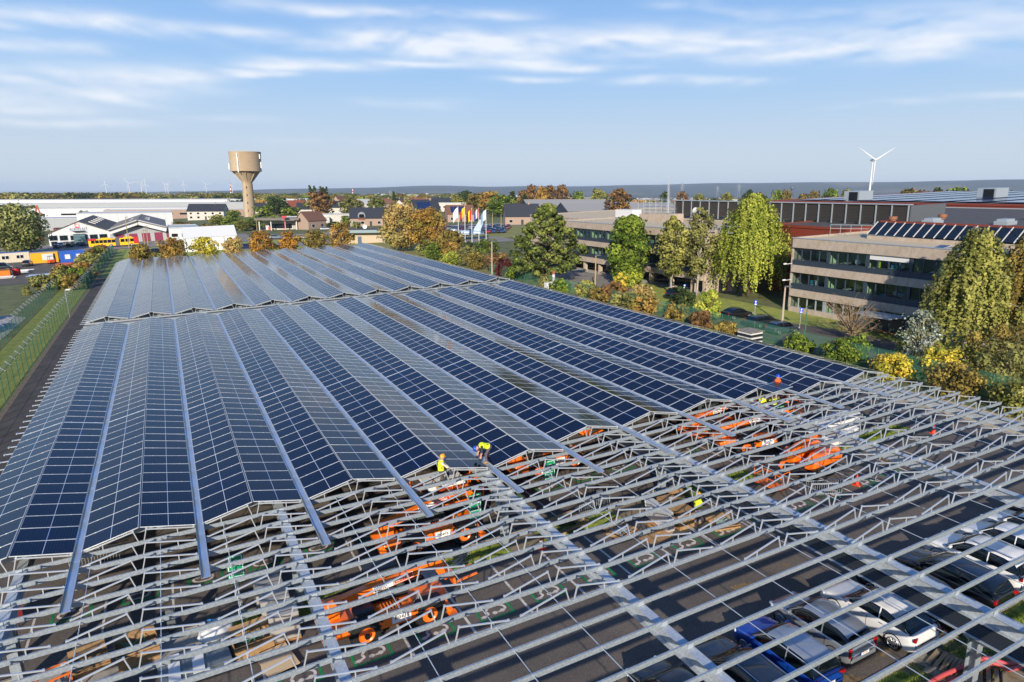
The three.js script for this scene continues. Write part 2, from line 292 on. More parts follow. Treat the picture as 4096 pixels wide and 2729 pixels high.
  const purlinThing = (t, a, framesFor) => {
    const p = part(t, 'purlin', purlinGeo, MAT.galv); p.position.set(b0, 0, -a); part(p, 'purlin_tip', tipGeo, MAT.rail);
    for (let r = 1; r <= 12; r++) if (framesFor(r)) { const f = part(p, 'ridge_frame', frameGeo, MAT.rail); f.position.set(rowB(r) - b0, 0, 0.02); }
    return p;
  };
  const hbeam = (w, d, len) => [box(w, 0.02, len, 0, -0.01, 0), box(w, 0.02, len, 0, -d + 0.01, 0), box(0.014, d - 0.04, len, 0, -d / 2, 0)];
  const BT = -PHh, BD = 0.46;
  const t = sthing('steel_carport_frame', 'galvanised steel carport frame with purlins left open before the panels', 'carport', 0, 0, { n: PTN });
  t.scale.setScalar(KS);
  for (let i = 0; i <= 21; i++) {
    const a = A_FRONT - 0.02 - i * MW;
    purlinThing(t, a, (r) => (i <= 10 ? true : i === 11 ? r >= 7 : i === 12 ? r >= 8 : false) && !(i === 0 && false));
  }
  for (let i = 1; i <= 43; i++) purlinThing(t, A_FRONT - 0.02 + i * MW + (i > 14 ? 0.07 : 0), (r) => i === 43);
  const beamAt = (th, b, a0, a1) => { const len = a1 - a0, m = part(th, 'main_beam', [...hbeam(0.32, BD, len)], MAT.beam); m.position.set(b, BT - 0.002, -(a0 + a1) / 2); return m; };
  const plate = box(0.2, PHh * 0.95, 0.014, 0, -PHh / 2, 0);
  for (const b of BEAMS) {
    const m = beamAt(t, b, 3.2, A_BACK + 0.3);
    for (let i = 0; i <= 21; i++) part(m, 'cleat_plate', plate, MAT.beam).position.set(0, PHh, -(A_FRONT - 0.02 - i * MW) + 0.06 + (3.2 + A_BACK + 0.3) / 2);
  }
  const colH = PTN / KS + BT - BD;
  const hcol = (h) => [box(0.3, h, 0.02, 0, -h / 2, 0.14), box(0.3, h, 0.02, 0, -h / 2, -0.14), box(0.014, h, 0.26, 0, -h / 2, 0)];
  const columns = (th, as) => { for (const b of BEAMS) for (const a of as) {
    const c = part(th, 'column', [...hcol(colH - 0.02), box(0.5, 0.03, 0.5, 0, -colH + 0.02, 0)], MAT.galv); c.position.set(b, BT - BD - 0.004, -a);
    part(c, 'brace', [bar([0, -0.8, -0.1], [0, -0.06, -1.5], 0.12, 0.1), bar([0, -0.8, 0.1], [0, -0.06, 1.5], 0.12, 0.1), box(0.22, 0.02, 0.3, 0, -0.03, -1.5), box(0.22, 0.02, 0.3, 0, -0.03, 1.5)], MAT.galv);
  } };
  columns(t, [9.55, 24.7, 39.9, 55]);
  // sag rods between the purlins
  for (let k = -1; k < BEAMS.length; k++) for (const q of [1, 2, 3]) {
    const b = 12.0 - 18.3 + k * 9.15 + q * 2.29; if (b < b0 + 0.3 || b > b1 - 0.3) continue;
    const m = part(t, 'sag_rod', [cyl(0.016, 0.016, A_FRONT - 3.6, 0, 0, 0, 6, Math.PI / 2)], MAT.rod); m.position.set(b, -0.08, -(A_FRONT + 3.4) / 2);
  }
  // ribbed decking beside one of the beams
  { const ribs = []; for (let k = 0; k < 16; k++) ribs.push(prism([[-0.92 + k * 0.115, 0], [-0.92 + k * 0.115 + 0.03, 0.035], [-0.92 + k * 0.115 + 0.075, 0.035], [-0.92 + k * 0.115 + 0.1, 0]], 0, 26)); 
    const dk = part(t, 'ribbed_deck', ribs, std(0x23282d, 0.55, 0.3)); dk.position.set(BEAMS[3], BT - BD - 0.06, -29);
    const e = part(t, 'deck_edge', [box(0.06, 0.05, 26, -0.95, 0, 0), box(0.06, 0.05, 26, 0.95, 0, 0)], MAT.galv); e.position.set(BEAMS[3], BT - BD - 0.04, -16); }
  // far block
  const f = sthing('steel_carport_frame', 'galvanised steel frame holding up the far block of solar panels', 'carport', 0, 0, { n: PTN });
  f.scale.setScalar(KS);
  for (let i = 0; i <= FAR_N; i++) purlinThing(f, A_FAR0 - 0.02 + i * MW, (r) => i === 0);
  for (const b of BEAMS) beamAt(f, b, A_FAR0 - 1.6, A_FAR0 + FAR_N * MW + 0.3);
  columns(f, [84, 100.6, 117.2, 133.8, 147]);
  const eb = part(f, 'edge_beam', hbeam(0.2, 0.3, LEN).map((g) => g.rotateY(Math.PI / 2)), MAT.galv); eb.position.set((b0 + b1) / 2, -0.02, -(A_FAR0 - 1.5));
}
// ---------- land ----------
{
  const NA = 360, NR = 170, pos = [], uv = [], idx = [], col = [];
  const rad = (j) => 3 + 4 * j * 0.35 + Math.pow(j / NR, 4.2) * 14500;
  for (let j = 0; j <= NR; j++) for (let i = 0; i <= NA; i++) {
    const th = -Math.PI + 2 * Math.PI * i / NA, q = th * (0.35 + 0.65 * (th / Math.PI) ** 2), r = rad(j), x = Math.sin(q) * r, z = -Math.cos(q) * r;
    pos.push(x, land(x, z), z); uv.push(x, z);
    let c = [0.15, 0.17, 0.055];
    if (r > 500) { const f = noise.noise(Math.round(x / 260 + 0.4 * noise.noise(x / 500, z / 500, 1)) * 3.1, Math.round(z / 330) * 2.7, 5.5); c = f > 0.18 ? [0.26, 0.2, 0.12] : f > -0.05 ? [0.14, 0.18, 0.06] : f > -0.25 ? [0.09, 0.11, 0.045] : [0.19, 0.19, 0.08]; }
    if (r > 5200) { const f = fbm(x / 700, z / 700, 2, 3); c = f > 0.16 ? [0.15, 0.14, 0.07] : [0.045, 0.06, 0.025]; }
    col.push(...c);
  }
  for (let j = 0; j < NR; j++) for (let i = 0; i < NA; i++) { const a = j * (NA + 1) + i, b = a + NA + 1; idx.push(a, a + 1, b, b, a + 1, b + 1); }
  const g = new THREE.BufferGeometry(); g.setAttribute('position', new THREE.Float32BufferAttribute(pos, 3)); g.setAttribute('uv', new THREE.Float32BufferAttribute(uv, 2)); g.setAttribute('color', new THREE.Float32BufferAttribute(col, 3)); g.setIndex(idx); g.computeVertexNormals();
  structure('ground', g, std(0xffffff, 0.95, 0, { vertexColors: true, map: patchTex(512, '#ffffff', '#b9b39a', 7, 0.35, 0.06, 2) }));
}
// ---------- car park surface, strips, kerbs and painted marks (site axes) ----------
const asphaltTex = dataTex(512, (u, v) => { let c = mixc([0.385, 0.35, 0.315], [0.32, 0.295, 0.27], 0.5 + 1.6 * pn(u, v, 4, 5, 3.9)); const w = pn(u, v, 7, 3, 8.8); if (w > 0.3) c = mixc(c, [0.42, 0.37, 0.31], (w - 0.3) * 3); const s = 1 + 0.5 * (rnd() - 0.5); return [c[0] * s, c[1] * s, c[2] * s]; }, 0.11);
MAT.asphalt = std(0xffffff, 0.88, 0, { map: asphaltTex, bumpMap: bumpAt(3), bumpScale: 0.004 });
MAT.asphaltOld = std(0xb4b0aa, 0.92, 0, { map: patchTex(512, '#8b8378', '#716a61', 6, 0.3, 0.09, 6) });
MAT.roadFar = std(0x8d8880, 0.92, 0, { map: patchTex(256, '#ffffff', '#d0cbc2', 5, 0.2, 0.08, 6) });
MAT.kerb = std(0x9c958a, 0.9, 0, { map: patchTex(256, '#ffffff', '#b8b0a4', 6, 0.25, 0.7, 2.6) });
MAT.lawn = std(0xffffff, 0.95, 0, { map: patchTex(512, '#7d8a34', '#a3a148', 9, 0.5, 0.12, 4.7), bumpMap: bumpAt(1.2), bumpScale: 0.06 });
MAT.soil = std(0xffffff, 0.95, 0, { map: patchTex(512, '#8f7f66', '#6d6046', 8, 0.5, 0.4, 5.1) });
MAT.gravel = std(0xffffff, 0.95, 0, { map: patchTex(512, '#a39e95', '#8a867d', 10, 0.6, 0.3, 5.9) });
MAT.paint = std(0xcfc9bf, 0.75, 0, { map: patchTex(256, '#ffffff', '#a79f94', 12, 0.25, 0.6, 7.7, 0.22) });
MAT.paintGreen = std(0x13834a, 0.7, 0, { map: patchTex(256, '#ffffff', '#9fa89f', 12, 0.25, 0.6, 7.7, 0.2) });
const N0 = 0.012;
{
  const flat = (name, pts, n, m) => structure(name, sheetBA(pts, n), m, true);
  flat('car_park_asphalt', rectBA(-14.35, 51.4, -12, 173), N0, MAT.asphalt);
  flat('service_road', rectBA(-14.35, -9.5, -12, 173), N0 + 0.006, MAT.asphaltOld);
  flat('service_path', rectBA(51.55, 54.9, -12, 80), N0 + 0.05, MAT.soil);
  // paving slabs of the footway by the fence
  { const fw = structure('footway', sheetBA(rectBA(51.55, 54.9, 12, 40), N0 + 0.055), MAT.gravel, true); const slab = box(0.38, 0.03, 0.38); const mats = [0xa89a7c, 0xb5a688, 0x9c8f74].map((c) => std(c, 0.9)); let q = 0;
    for (let i = 0; i < 8; i++) for (let j = 0; j < 34; j++) { const m = part(fw, 'paving_slab', slab, mats[Math.floor(rnd() * 3)]); m.position.set(51.9 + i * 0.4, N0 + 0.065 + rr(0, 0.006), -(18.6 + j * 0.4)); if (++q > 270) break; } }
  // kerbs are single stones
  const kerbLine = (pts, n0 = 0) => { const k = structure('kerb', sheetBA([[pts[0][0] - 0.06, pts[0][1] - 0.06], [pts[1][0] + 0.06, pts[0][1] - 0.06], [pts[1][0] + 0.06, pts[1][1] + 0.06], [pts[0][0] - 0.06, pts[1][1] + 0.06]], 0.006), MAT.kerb, true);
    const L = Math.hypot(pts[1][0] - pts[0][0], pts[1][1] - pts[0][1]), n = Math.min(290, Math.round(L / 1.0)), dx = (pts[1][0] - pts[0][0]) / n, da = (pts[1][1] - pts[0][1]) / n, alongB = Math.abs(dx) > Math.abs(da);
    const g = rbox(alongB ? Math.abs(dx) - 0.012 : 0.15, 0.16, alongB ? 0.15 : Math.abs(da) - 0.012, 0.02);
    for (let i = 0; i < n; i++) { const m = part(k, 'kerb_stone', g, MAT.kerb); m.position.set(pts[0][0] + dx * (i + 0.5), 0.05 + rr(-0.006, 0.006), -(pts[0][1] + da * (i + 0.5))); } };
  const strip = (b0, b1, a0, a1, m) => flat('planting_strip', rectBA(b0, b1, a0, a1), 0.06, m);
  kerbLine([[-8.5, 26.83], [46.5, 26.83]]); kerbLine([[-8.5, 28.85], [46.5, 28.85]]); kerbLine([[8, 12.62], [48, 12.62]]); kerbLine([[51.45, 8], [51.45, 60]]);
  flat('road_edge', rectBA(-14.75, -14.3, 20, 246), 0.03, MAT.soil);
  // strip between the bay rows: grass, sand and trodden earth by turns
  { const cuts = [[-8.5, 0.4, 'gravel'], [0.4, 3.8, 'lawn'], [3.8, 6.2, 'lawn'], [6.2, 9.6, 'gravel'], [9.6, 13.6, 'lawn'], [13.6, 15.6, 'soil'], [15.6, 20.4, 'lawn'], [20.4, 24.6, 'soil'], [24.6, 31, 'lawn'], [31, 34, 'soil'], [34, 46.5, 'lawn']]; for (const [x, y, m] of cuts) strip(x, y, 26.9, 28.78, MAT[m]); }
  for (const [x, y, m] of [[8, 22.6, 'lawn'], [22.6, 27.2, 'soil'], [27.2, 48, 'lawn']]) strip(x, y, 6.4, 12.55, MAT[m]);
  // lines
  const line = [], green = [];
  const addL = (b0, b1, a0, a1) => line.push(sheetBA(rectBA(b0, b1, a0, a1), N0 + 0.006));
  addL(-8, 46, 22.36, 22.48);
  for (let k = -4; k <= 14; k++) { const b = 6.68 + k * 2.745; if (b > -8 && b < 47) { addL(b - 0.05, b + 0.05, 22.18, 22.352); addL(b - 0.06, b + 0.06, 22.484, 26.72); } }
  for (let k = -2; k <= 13; k++) { const b = -4.65 + k * 2.77; addL(b - 0.05, b + 0.05, 28.98, 33.5); }
  addL(-8, 46, 33.55, 33.67);
  addL(6, 48, 17.4, 17.5); for (let k = -4; k <= 10; k++) { const b = 22.58 + k * 2.57; addL(b - 0.05, b + 0.05, 15.9, 17.394); addL(b - 0.25, b + 0.25, 15.78, 15.89); }
  structure('white_lines', merge(line), MAT.paint, true);
  // charging bays: a green frame with a car and plug drawn in it
  const rib = (pts, w) => { const P = new THREE.CatmullRomCurve3(pts.map((p) => new THREE.Vector3(p[0], 0, p[1]))).getPoints(pts.length * 5), out = []; for (let i = 0; i < P.length; i++) { const t = P[Math.min(P.length - 1, i + 1)].clone().sub(P[Math.max(0, i - 1)]).normalize(); out.push([P[i].x - t.z * w / 2, P[i].z + t.x * w / 2, P[i].x + t.z * w / 2, P[i].z - t.x * w / 2]); } const v = []; for (let i = 0; i < out.length - 1; i++) { const a = out[i], b = out[i + 1]; v.push(a[0], 0, a[1], b[0], 0, b[1], a[2], 0, a[3], a[2], 0, a[3], b[0], 0, b[1], b[2], 0, b[3]); } const g = new THREE.BufferGeometry(); g.setAttribute('position', new THREE.Float32BufferAttribute(v, 3)); g.setAttribute('uv', new THREE.Float32BufferAttribute(v.filter((_, i) => i % 3 !== 1), 2)); g.setAttribute('normal', new THREE.Float32BufferAttribute(v.map((_, i) => (i % 3 === 1 ? 1 : 0)), 3)); return g; };
  const disc = (x, z, r) => new THREE.CircleGeometry(r, 16).rotateX(-Math.PI / 2).translate(x, 0, z);
  const sym = merge([rib([[-0.42, 0.2], [-0.28, 0.12], [-0.3, -0.05], [-0.16, -0.22], [0.1, -0.25], [0.34, -0.2], [0.46, -0.06], [0.44, 0.1], [0.3, 0.17], [0.02, 0.18]], 0.1), disc(-0.02, 0.17, 0.1).translate(0, 0.002, 0), disc(0.3, 0.16, 0.1).translate(0, 0.003, 0), disc(-0.5, 0.23, 0.085).translate(0, 0.004, 0), new THREE.PlaneGeometry(0.14, 0.13).rotateX(-Math.PI / 2).translate(-0.46, 0.005, 0.22), new THREE.PlaneGeometry(0.1, 0.028).rotateX(-Math.PI / 2).translate(-0.6, 0.001, 0.19), new THREE.PlaneGeometry(0.1, 0.028).rotateX(-Math.PI / 2).translate(-0.6, 0.001, 0.27)]);
  const whites = [];
  const bay = (b, a, flip) => { const w = 0.81, d = 0.56, t = 0.12, n = N0 + 0.006; for (const r of [rectBA(b - w, b + w, a - d, a - d + t), rectBA(b - w, b + w, a + d - t, a + d), rectBA(b - w, b - w + t, a - d + t, a + d - t), rectBA(b + w - t, b + w, a - d + t, a + d - t)]) green.push(sheetBA(r, n)); const s = sym.clone().scale(1.15, 1, 1.1); if (flip) s.rotateY(Math.PI); s.translate(b, N0 + 0.007, -a); whites.push(s); };
  for (let k = -4; k <= 13; k++) bay(5.2 + k * 2.77, 23.47, false);
  for (let k = -1; k <= 13; k++) bay(-3.2 + k * 2.77, 32.78, true);
  structure('green_bay_frames', merge(green), MAT.paintGreen, true);
  structure('charging_symbols', merge(whites), MAT.paint, true);
  // sand and dirt spread on the asphalt
  const blot = (b, a, r, sx, z) => { const p = []; for (let i = 0; i < 40; i++) { const t = i / 40 * Math.PI * 2, q = r * (0.75 + 0.55 * noise.noise(Math.cos(t) * 2, Math.sin(t) * 2, z)); p.push([b + Math.cos(t) * q * sx, a + Math.sin(t) * q]); } return sheetBA(p, N0 + 0.004); };
  structure('spilled_sand', merge([blot(20.4, 12.95, 0.5, 2.2, 1), blot(23, 13.6, 0.35, 2, 2), blot(21.6, 19.2, 0.5, 1.6, 3), blot(24.6, 19.6, 0.16, 1.5, 4), blot(40, 25, 0.6, 1.5, 6), blot(43.5, 27.9, 0.9, 2, 7)]), std(0x8d7a5c, 0.95, 0, { map: patchTex(256, '#ffffff', '#a08d72', 9, 0.4, 0.8, 3.1) }), true);
  // left side: lawns, gravel, yard, road with the bus, and verges
  flat('lawn', rectBA(-19.6, -15.0, 10, 158), 0.03, MAT.lawn);
  flat('gravel_track', [[-45, 92], [-21, 98], [-20.6, 124], [-24, 128], [-45, 122]], 0.03, MAT.gravel);
  structure('yard_asphalt', drape(baPoly(rectBA(-75, -19.8, 172, 234)), 0.05), MAT.asphaltOld);
  structure('road', drape(baPoly(rectBA(-70, 170, 256, 278)), 0.06), MAT.roadFar);
  structure('forecourt', drape(baPoly(rectBA(-60, 30, 278.3, 300)), 0.05), MAT.roadFar);
  structure('verge_lawn', drape(baPoly(rectBA(-14, 56, 173.5, 255)), 0.04), MAT.lawn);
  structure('car_park_entrance', drape(baPoly(rectBA(20, 62, 220, 240)), 0.08), MAT.roadFar);
  structure('road_kerb', drape(baPoly(rectBA(-70, 170, 255.4, 256)), 0.14), MAT.kerb);
  // right side: office lawn, parking bays, paths
  structure('office_lawn', drape(baPoly(rectBA(58.8, 75.0, 18, 100)), 0.04), MAT.lawn);
  structure('parking_bays', drape(baPoly([[59, 36], [70, 36], [70, 51], [68.4, 58], [67, 66], [63.5, 72], [59, 72]]), 0.07), MAT.asphaltOld);
  structure('office_path', drape(baPoly([[62, 88], [70, 88], [75, 100], [75, 122], [66, 118], [62, 104]]), 0.07), MAT.roadFar);
  structure('park_grass', drape(baPoly([[59, 100.5], [61.5, 100.5], [65.5, 120], [64, 200], [130, 200], [150, 256], [56, 255], [57, 200]]), 0.03), std(0xffffff, 0.95, 0, { map: patchTex(512, '#8a8044', '#6c7330', 6, 0.5, 0.06, 2.7) }));
  structure('jet_apron', drape(baPoly([[78, 190], [99, 186], [101, 206], [81, 216]]), 0.06), MAT.roadFar);
}
// tufts of grass on the strips
function tufts(name, label, rects, per, hgt, colA, colB, up = 0.06) {
  const v = []; for (let k = 0; k < 7; k++) { const t = k * 0.9, x = Math.cos(t) * 0.05, z = Math.sin(t) * 0.05, w = 0.012, lx = Math.cos(t) * 0.09, lz = Math.sin(t) * 0.09; v.push(x - w, 0, z, x + w, 0, z + w, x + lx, 0.7 + 0.3 * ((k * 37) % 10) / 10, z + lz); }
  const g = new THREE.BufferGeometry(); g.setAttribute('position', new THREE.Float32BufferAttribute(v, 3)); g.computeVertexNormals();
  let n = 0; for (const [b0, b1, a0, a1] of rects) n += Math.round((b1 - b0) * (a1 - a0) * per);
  const im = new THREE.InstancedMesh(g, std(0xffffff, 0.9, 0, { side: THREE.DoubleSide }), n); let i = 0; const m = new THREE.Matrix4(), q = new THREE.Quaternion(), c = new THREE.Color(), cA = new THREE.Color(colA), cB = new THREE.Color(colB);
  for (const [b0, b1, a0, a1] of rects) { const k = Math.round((b1 - b0) * (a1 - a0) * per); for (let j = 0; j < k; j++) { const b = rr(b0, b1), a = rr(a0, a1), s = hgt * rr(0.5, 1.3) * (0.6 + 0.9 * Math.max(0, 0.5 + noise.noise(b * 0.8, a * 0.8, 3))); const p = S(b, up, a); p.y = Math.max(p.y, land(p.x, p.z) + up); m.compose(p, q.setFromAxisAngle(new THREE.Vector3(0, 1, 0), rr(0, 6.3)), new THREE.Vector3(1.2, s, 1.2)); im.setMatrixAt(i, m); c.copy(cA).lerp(cB, rnd()); im.setColorAt(i++, c); } }
  im.name = numbered(name); im.userData = { kind: 'stuff', label, category: 'grass' }; im.castShadow = im.receiveShadow = true; scene.add(im);
}
tufts('strip_grass', 'short green grass on the planting strips between parking bays', [[0.4, 6.2, 26.95, 28.7], [9.6, 13.6, 26.95, 28.7], [15.6, 20.4, 26.95, 28.7], [24.6, 31, 26.95, 28.7], [34, 46.4, 26.95, 28.7], [8, 22.6, 6.5, 12.4], [27.2, 40, 6.5, 12.4], [22.6, 27.2, 10.6, 12.4]], 60, 0.12, '#5d7a1e', '#98a03e');
// ---------- trees ----------
const leafMat = phys(0xffffff, 0.9, 0, { vertexColors: true, side: THREE.DoubleSide, transmission: 0.28, thickness: 0, specularIntensity: 0.3 });
const barkMat = std(0x5b4c3c, 0.9, 0, { map: patchTex(256, '#ffffff', '#9b8f80', 8, 0.3, 0.8, 6.1) });
const birchBark = std(0xb9b2a4, 0.85, 0, { map: patchTex(256, '#ffffff', '#6d675e', 9, 0.25, 0.8, 6.6, 0.3) });
const PAL = {
  green: ['#56661f', '#46591c', '#6b7a2a', '#3b4d18', '#7a8433'], olive: ['#737534', '#66692f', '#868443', '#5a5c27', '#94904c'], dark: ['#2f3d1b', '#28351a', '#3a4820', '#222e15'], pine: ['#4f5a26', '#414d20', '#5e662e', '#384319', '#6b7035'],
  lime: ['#8a9233', '#78842c', '#9aa040', '#6a7626', '#a8a848'], weep: ['#7c8430', '#6a7428', '#8d9239', '#5c6722', '#99994a'], autumn: ['#8f6c30', '#7f6229', '#9f7d3a', '#6f5e2a', '#a98a48', '#7c7434'], orange: ['#9c6f28', '#8e6526', '#ab7f32', '#7a5c24', '#877030'], rust: ['#6f5230', '#62482b', '#7d6038', '#564227', '#86693a'], tan: ['#a28a52', '#937c48', '#b0965e', '#827844', '#8f864c'],
  brownolive: ['#70602a', '#625528', '#847237', '#545022', '#8d7d3c'], burgundy: ['#4b1f20', '#5a2626', '#3d1a1d', '#66302c'], silver: ['#8f958a', '#a5aa9f', '#767d6c', '#666f55'], yellow: ['#a39a34', '#b3a53a', '#8d8a30', '#c0a83e'], greyolive: ['#77763f', '#6a6a3a', '#86844c', '#5a5b31'], willow: ['#757a45', '#676d3c', '#86894f', '#545b31', '#959660'],
};
const BOOST = { pine: 1.9, dark: 1.8, green: 1.6, burgundy: 1.3 };
const PALL = Object.fromEntries(Object.entries(PAL).map(([k, v]) => [k, v.map((h) => new THREE.Color(h).multiplyScalar(BOOST[k] || 1.45))]));
class Leaves {
  constructor() { this.p = []; this.n = []; this.c = []; }
  leaf(x, y, z, ox, oy, oz, s, col, v) { // a small leaf spray: one bent quad, facing roughly outwards
    let ax = rr(-1, 1), ay = rr(-1, 1), az = rr(-1, 1); const al = Math.hypot(ax, ay, az) || 1; ax /= al; ay /= al; az /= al;
    let nx = ox + ax * 1.0, ny = oy + ay * 1.0 + 0.2, nz = oz + az * 1.0; const nl = Math.hypot(nx, ny, nz) || 1; nx /= nl; ny /= nl; nz /= nl;
    let ux = ny * az - nz * ay, uy = nz * ax - nx * az, uz = nx * ay - ny * ax; const ul = Math.hypot(ux, uy, uz) || 1; ux *= s / ul; uy *= s / ul; uz *= s / ul;
    const vx = (ny * uz - nz * uy) * 0.8, vy = (nz * ux - nx * uz) * 0.8, vz = (nx * uy - ny * ux) * 0.8;
    this.p.push(x - ux, y - uy, z - uz, x + ux * 0.2 - vx, y + uy * 0.2 - vy, z + uz * 0.2 - vz, x + ux, y + uy, z + uz, x - ux, y - uy, z - uz, x + ux, y + uy, z + uz, x - ux * 0.2 + vx, y - uy * 0.2 + vy, z - uz * 0.2 + vz);
    const mx = nx * 0.5 + ox * 0.7, my = ny * 0.5 + oy * 0.7, mz = nz * 0.5 + oz * 0.7, ml = Math.hypot(mx, my, mz) || 1;
    for (let k = 0; k < 6; k++) { this.n.push(mx / ml, my / ml, mz / ml); this.c.push(col.r * v, col.g * v, col.b * v); }
  }
  lobe(cx, cy, cz, rx, ry, rz, n, s, pal, fill = 0.45, droop = 0) {
    const base = pal[Math.floor(rnd() * pal.length)], bv = rr(0.82, 1.14);
    for (let i = 0; i < n; i++) {
      const z = rr(-1, 1), t = rr(0, Math.PI * 2), q = Math.sqrt(1 - z * z); const dx = q * Math.cos(t), dy = z, dz = q * Math.sin(t);
      const r = Math.pow(rnd(), fill) * (0.86 + 0.3 * noise.noise(dx * 2.5 + cx, dy * 2.5 + cy, dz * 2.5 + cz));
      this.leaf(cx + dx * rx * r, cy + dy * ry * r - droop * rnd() * rnd(), cz + dz * rz * r, dx, dy, dz, s * rr(0.6, 1.25), rnd() < 0.6 ? base : pal[Math.floor(rnd() * pal.length)], bv * rr(0.85, 1.15));
    }
  }
  geo() { const g = new THREE.BufferGeometry(); g.setAttribute('position', new THREE.Float32BufferAttribute(this.p, 3)); g.setAttribute('normal', new THREE.Float32BufferAttribute(this.n, 3)); g.setAttribute('color', new THREE.Float32BufferAttribute(this.c, 3)); return g; }
}
function limb(pts, r0, r1, seg = 6) { // tapered limb along points
  const c = new THREE.CatmullRomCurve3(pts.map((p) => new THREE.Vector3(...p))), n = Math.max(3, pts.length * 2), g = new THREE.TubeGeometry(c, n, 1, seg), P = g.attributes.position, row = seg + 1, ctr = c.getSpacedPoints(n);
  for (let i = 0; i <= n; i++) for (let k = 0; k < row; k++) { const id = i * row + k, r = lerp(r0, r1, i / n); P.setXYZ(id, ctr[i].x + (P.getX(id) - ctr[i].x) * r, ctr[i].y + (P.getY(id) - ctr[i].y) * r, ctr[i].z + (P.getZ(id) - ctr[i].z) * r); }
  return g;
}
// a broad-leaved tree: limbs that end in leafy lobes
function broad({ h, w, trunk = 0.22, pal, n = 5000, s = 0.3, lobes = 26, shape = 'oval', r0 = 0.028, fill = 0.4, droop = 0 }) {
  const L = new Leaves(), wood = [], pc = PALL[pal] || pal, th = h * trunk; wood.push(limb([[0, -0.3, 0], [rr(-0.1, 0.1), th, rr(-0.1, 0.1)], [rr(-0.3, 0.3), h * 0.55, rr(-0.3, 0.3)], [rr(-0.3, 0.3), h * 0.9, rr(-0.3, 0.3)]], h * r0, 0.03, 7));
  const env = (t) => (shape === 'oval' ? Math.sin(Math.PI * Math.min(1, 0.12 + 0.83 * t)) ** 0.75 : shape === 'round' ? Math.sqrt(Math.max(0.05, 1 - (2 * t - 0.95) ** 2)) : shape === 'cone' ? 1.02 - 0.9 * t : shape === 'column' ? 0.55 + 0.45 * Math.sin(Math.PI * t) : 0.7 + 0.3 * Math.sin(Math.PI * t)) * (1 + 0.12 * noise.noise(t * 5, h, w));
  const tot = lobes; for (let i = 0; i < tot; i++) {
    const t = (i + rnd()) / tot, y = th + (h - th) * (0.06 + 0.9 * t), R = w / 2 * env(t), a = i * 2.4 + rr(-0.5, 0.5), rad = R * Math.sqrt(rr(0.1, 1)) * 0.74, cx = Math.cos(a) * rad, cz = Math.sin(a) * rad, lr = Math.max(0.35, Math.min(R * 0.62, w * 0.22) * rr(0.7, 1.2));
    if (i % 2 === 0) wood.push(limb([[0, Math.max(th * 0.8, y - lr - h * 0.15), 0], [cx * 0.5, y - lr * 0.5, cz * 0.5], [cx, y, cz]], h * r0 * 0.32, 0.02, 4));
    L.lobe(cx, y, cz, lr, lr * rr(0.6, 1.0), lr * rr(0.8, 1.2), Math.round(n / tot), s, pc, fill, droop);
  }
  return [L.geo(), merge(wood)];
}
function weeping({ h, w, pal = 'weep', n = 9000, s = 0.24 }) {
  const L = new Leaves(), wood = [limb([[0, -0.3, 0], [0.1, h * 0.35, 0.1], [-0.1, h * 0.65, 0], [0, h * 0.95, 0]], h * 0.022, 0.04, 7)], pc = PALL[pal];
  const strands = Math.round(n / 26);
  for (let i = 0; i < strands; i++) { const t = Math.pow(rnd(), 0.8), y0 = h * (0.3 + 0.68 * t), R = w / 2 * (1.0 - 0.82 * Math.pow(t, 2.0)) * (0.8 + 0.35 * noise.noise(i * 0.37, 2, 1)), a = rr(0, 6.283), rad = R * Math.sqrt(rr(0.12, 1)), len = Math.min(y0 - 0.7, h * rr(0.12, 0.34)), x = Math.cos(a) * rad, z = Math.sin(a) * rad, base = pc[Math.floor((noise.noise(x * 0.6, y0 * 0.5, z * 0.6) * 0.5 + 0.5) * pc.length) % pc.length], bv = rr(0.8, 1.2);
    if (i % 9 === 0) wood.push(limb([[0, y0 - h * 0.12, 0], [x * 0.6, y0 + 0.3, z * 0.6], [x, y0, z]], 0.08, 0.02, 4));
    for (let k = 0; k < 26; k++) { const q = k / 26; L.leaf(x + Math.cos(a) * q * 0.35 + rr(-0.22, 0.22) * (1 - 0.4 * q), y0 - len * q + rr(-0.1, 0.1), z + Math.sin(a) * q * 0.35 + rr(-0.22, 0.22), Math.cos(a) * 0.9, 0.15, Math.sin(a) * 0.9, s * rr(0.6, 1.2), rnd() < 0.65 ? base : pc[Math.floor(rnd() * pc.length)], bv * rr(0.85, 1.15)); } }
  return [L.geo(), merge(wood)];
}
function pineTree({ h, w, n = 9000, s = 0.26, pal = 'pine' }) {
  const L = new Leaves(), wood = [limb([[0, -0.3, 0], [0.1, h * 0.4, 0], [0, h * 0.96, 0]], h * 0.026, 0.05, 7)], pc = PALL[pal], pads = 95;
  for (let i = 0; i < pads; i++) { const t = (i + 0.5) / pads, y = h * (0.13 + 0.85 * t), R = w / 2 * (t < 0.25 ? 0.75 + t : 1.0 - 0.95 * ((t - 0.25) / 0.75) ** 1.5), a = i * 2.399, rad = R * Math.sqrt(rr(0.25, 1)), x = Math.cos(a) * rad, z = Math.sin(a) * rad, pr = Math.max(0.5, w * 0.11 * (1.1 - 0.5 * t)) * rr(0.75, 1.2);
    wood.push(limb([[0, y - h * 0.05, 0], [x * 0.5, y - 0.15, z * 0.5], [x, y, z]], 0.09, 0.02, 4)); L.lobe(x, y + pr * 0.25, z, pr, pr * 0.55, pr, Math.round(n / pads), s, pc, 0.5); }
  return [L.geo(), merge(wood)];
}
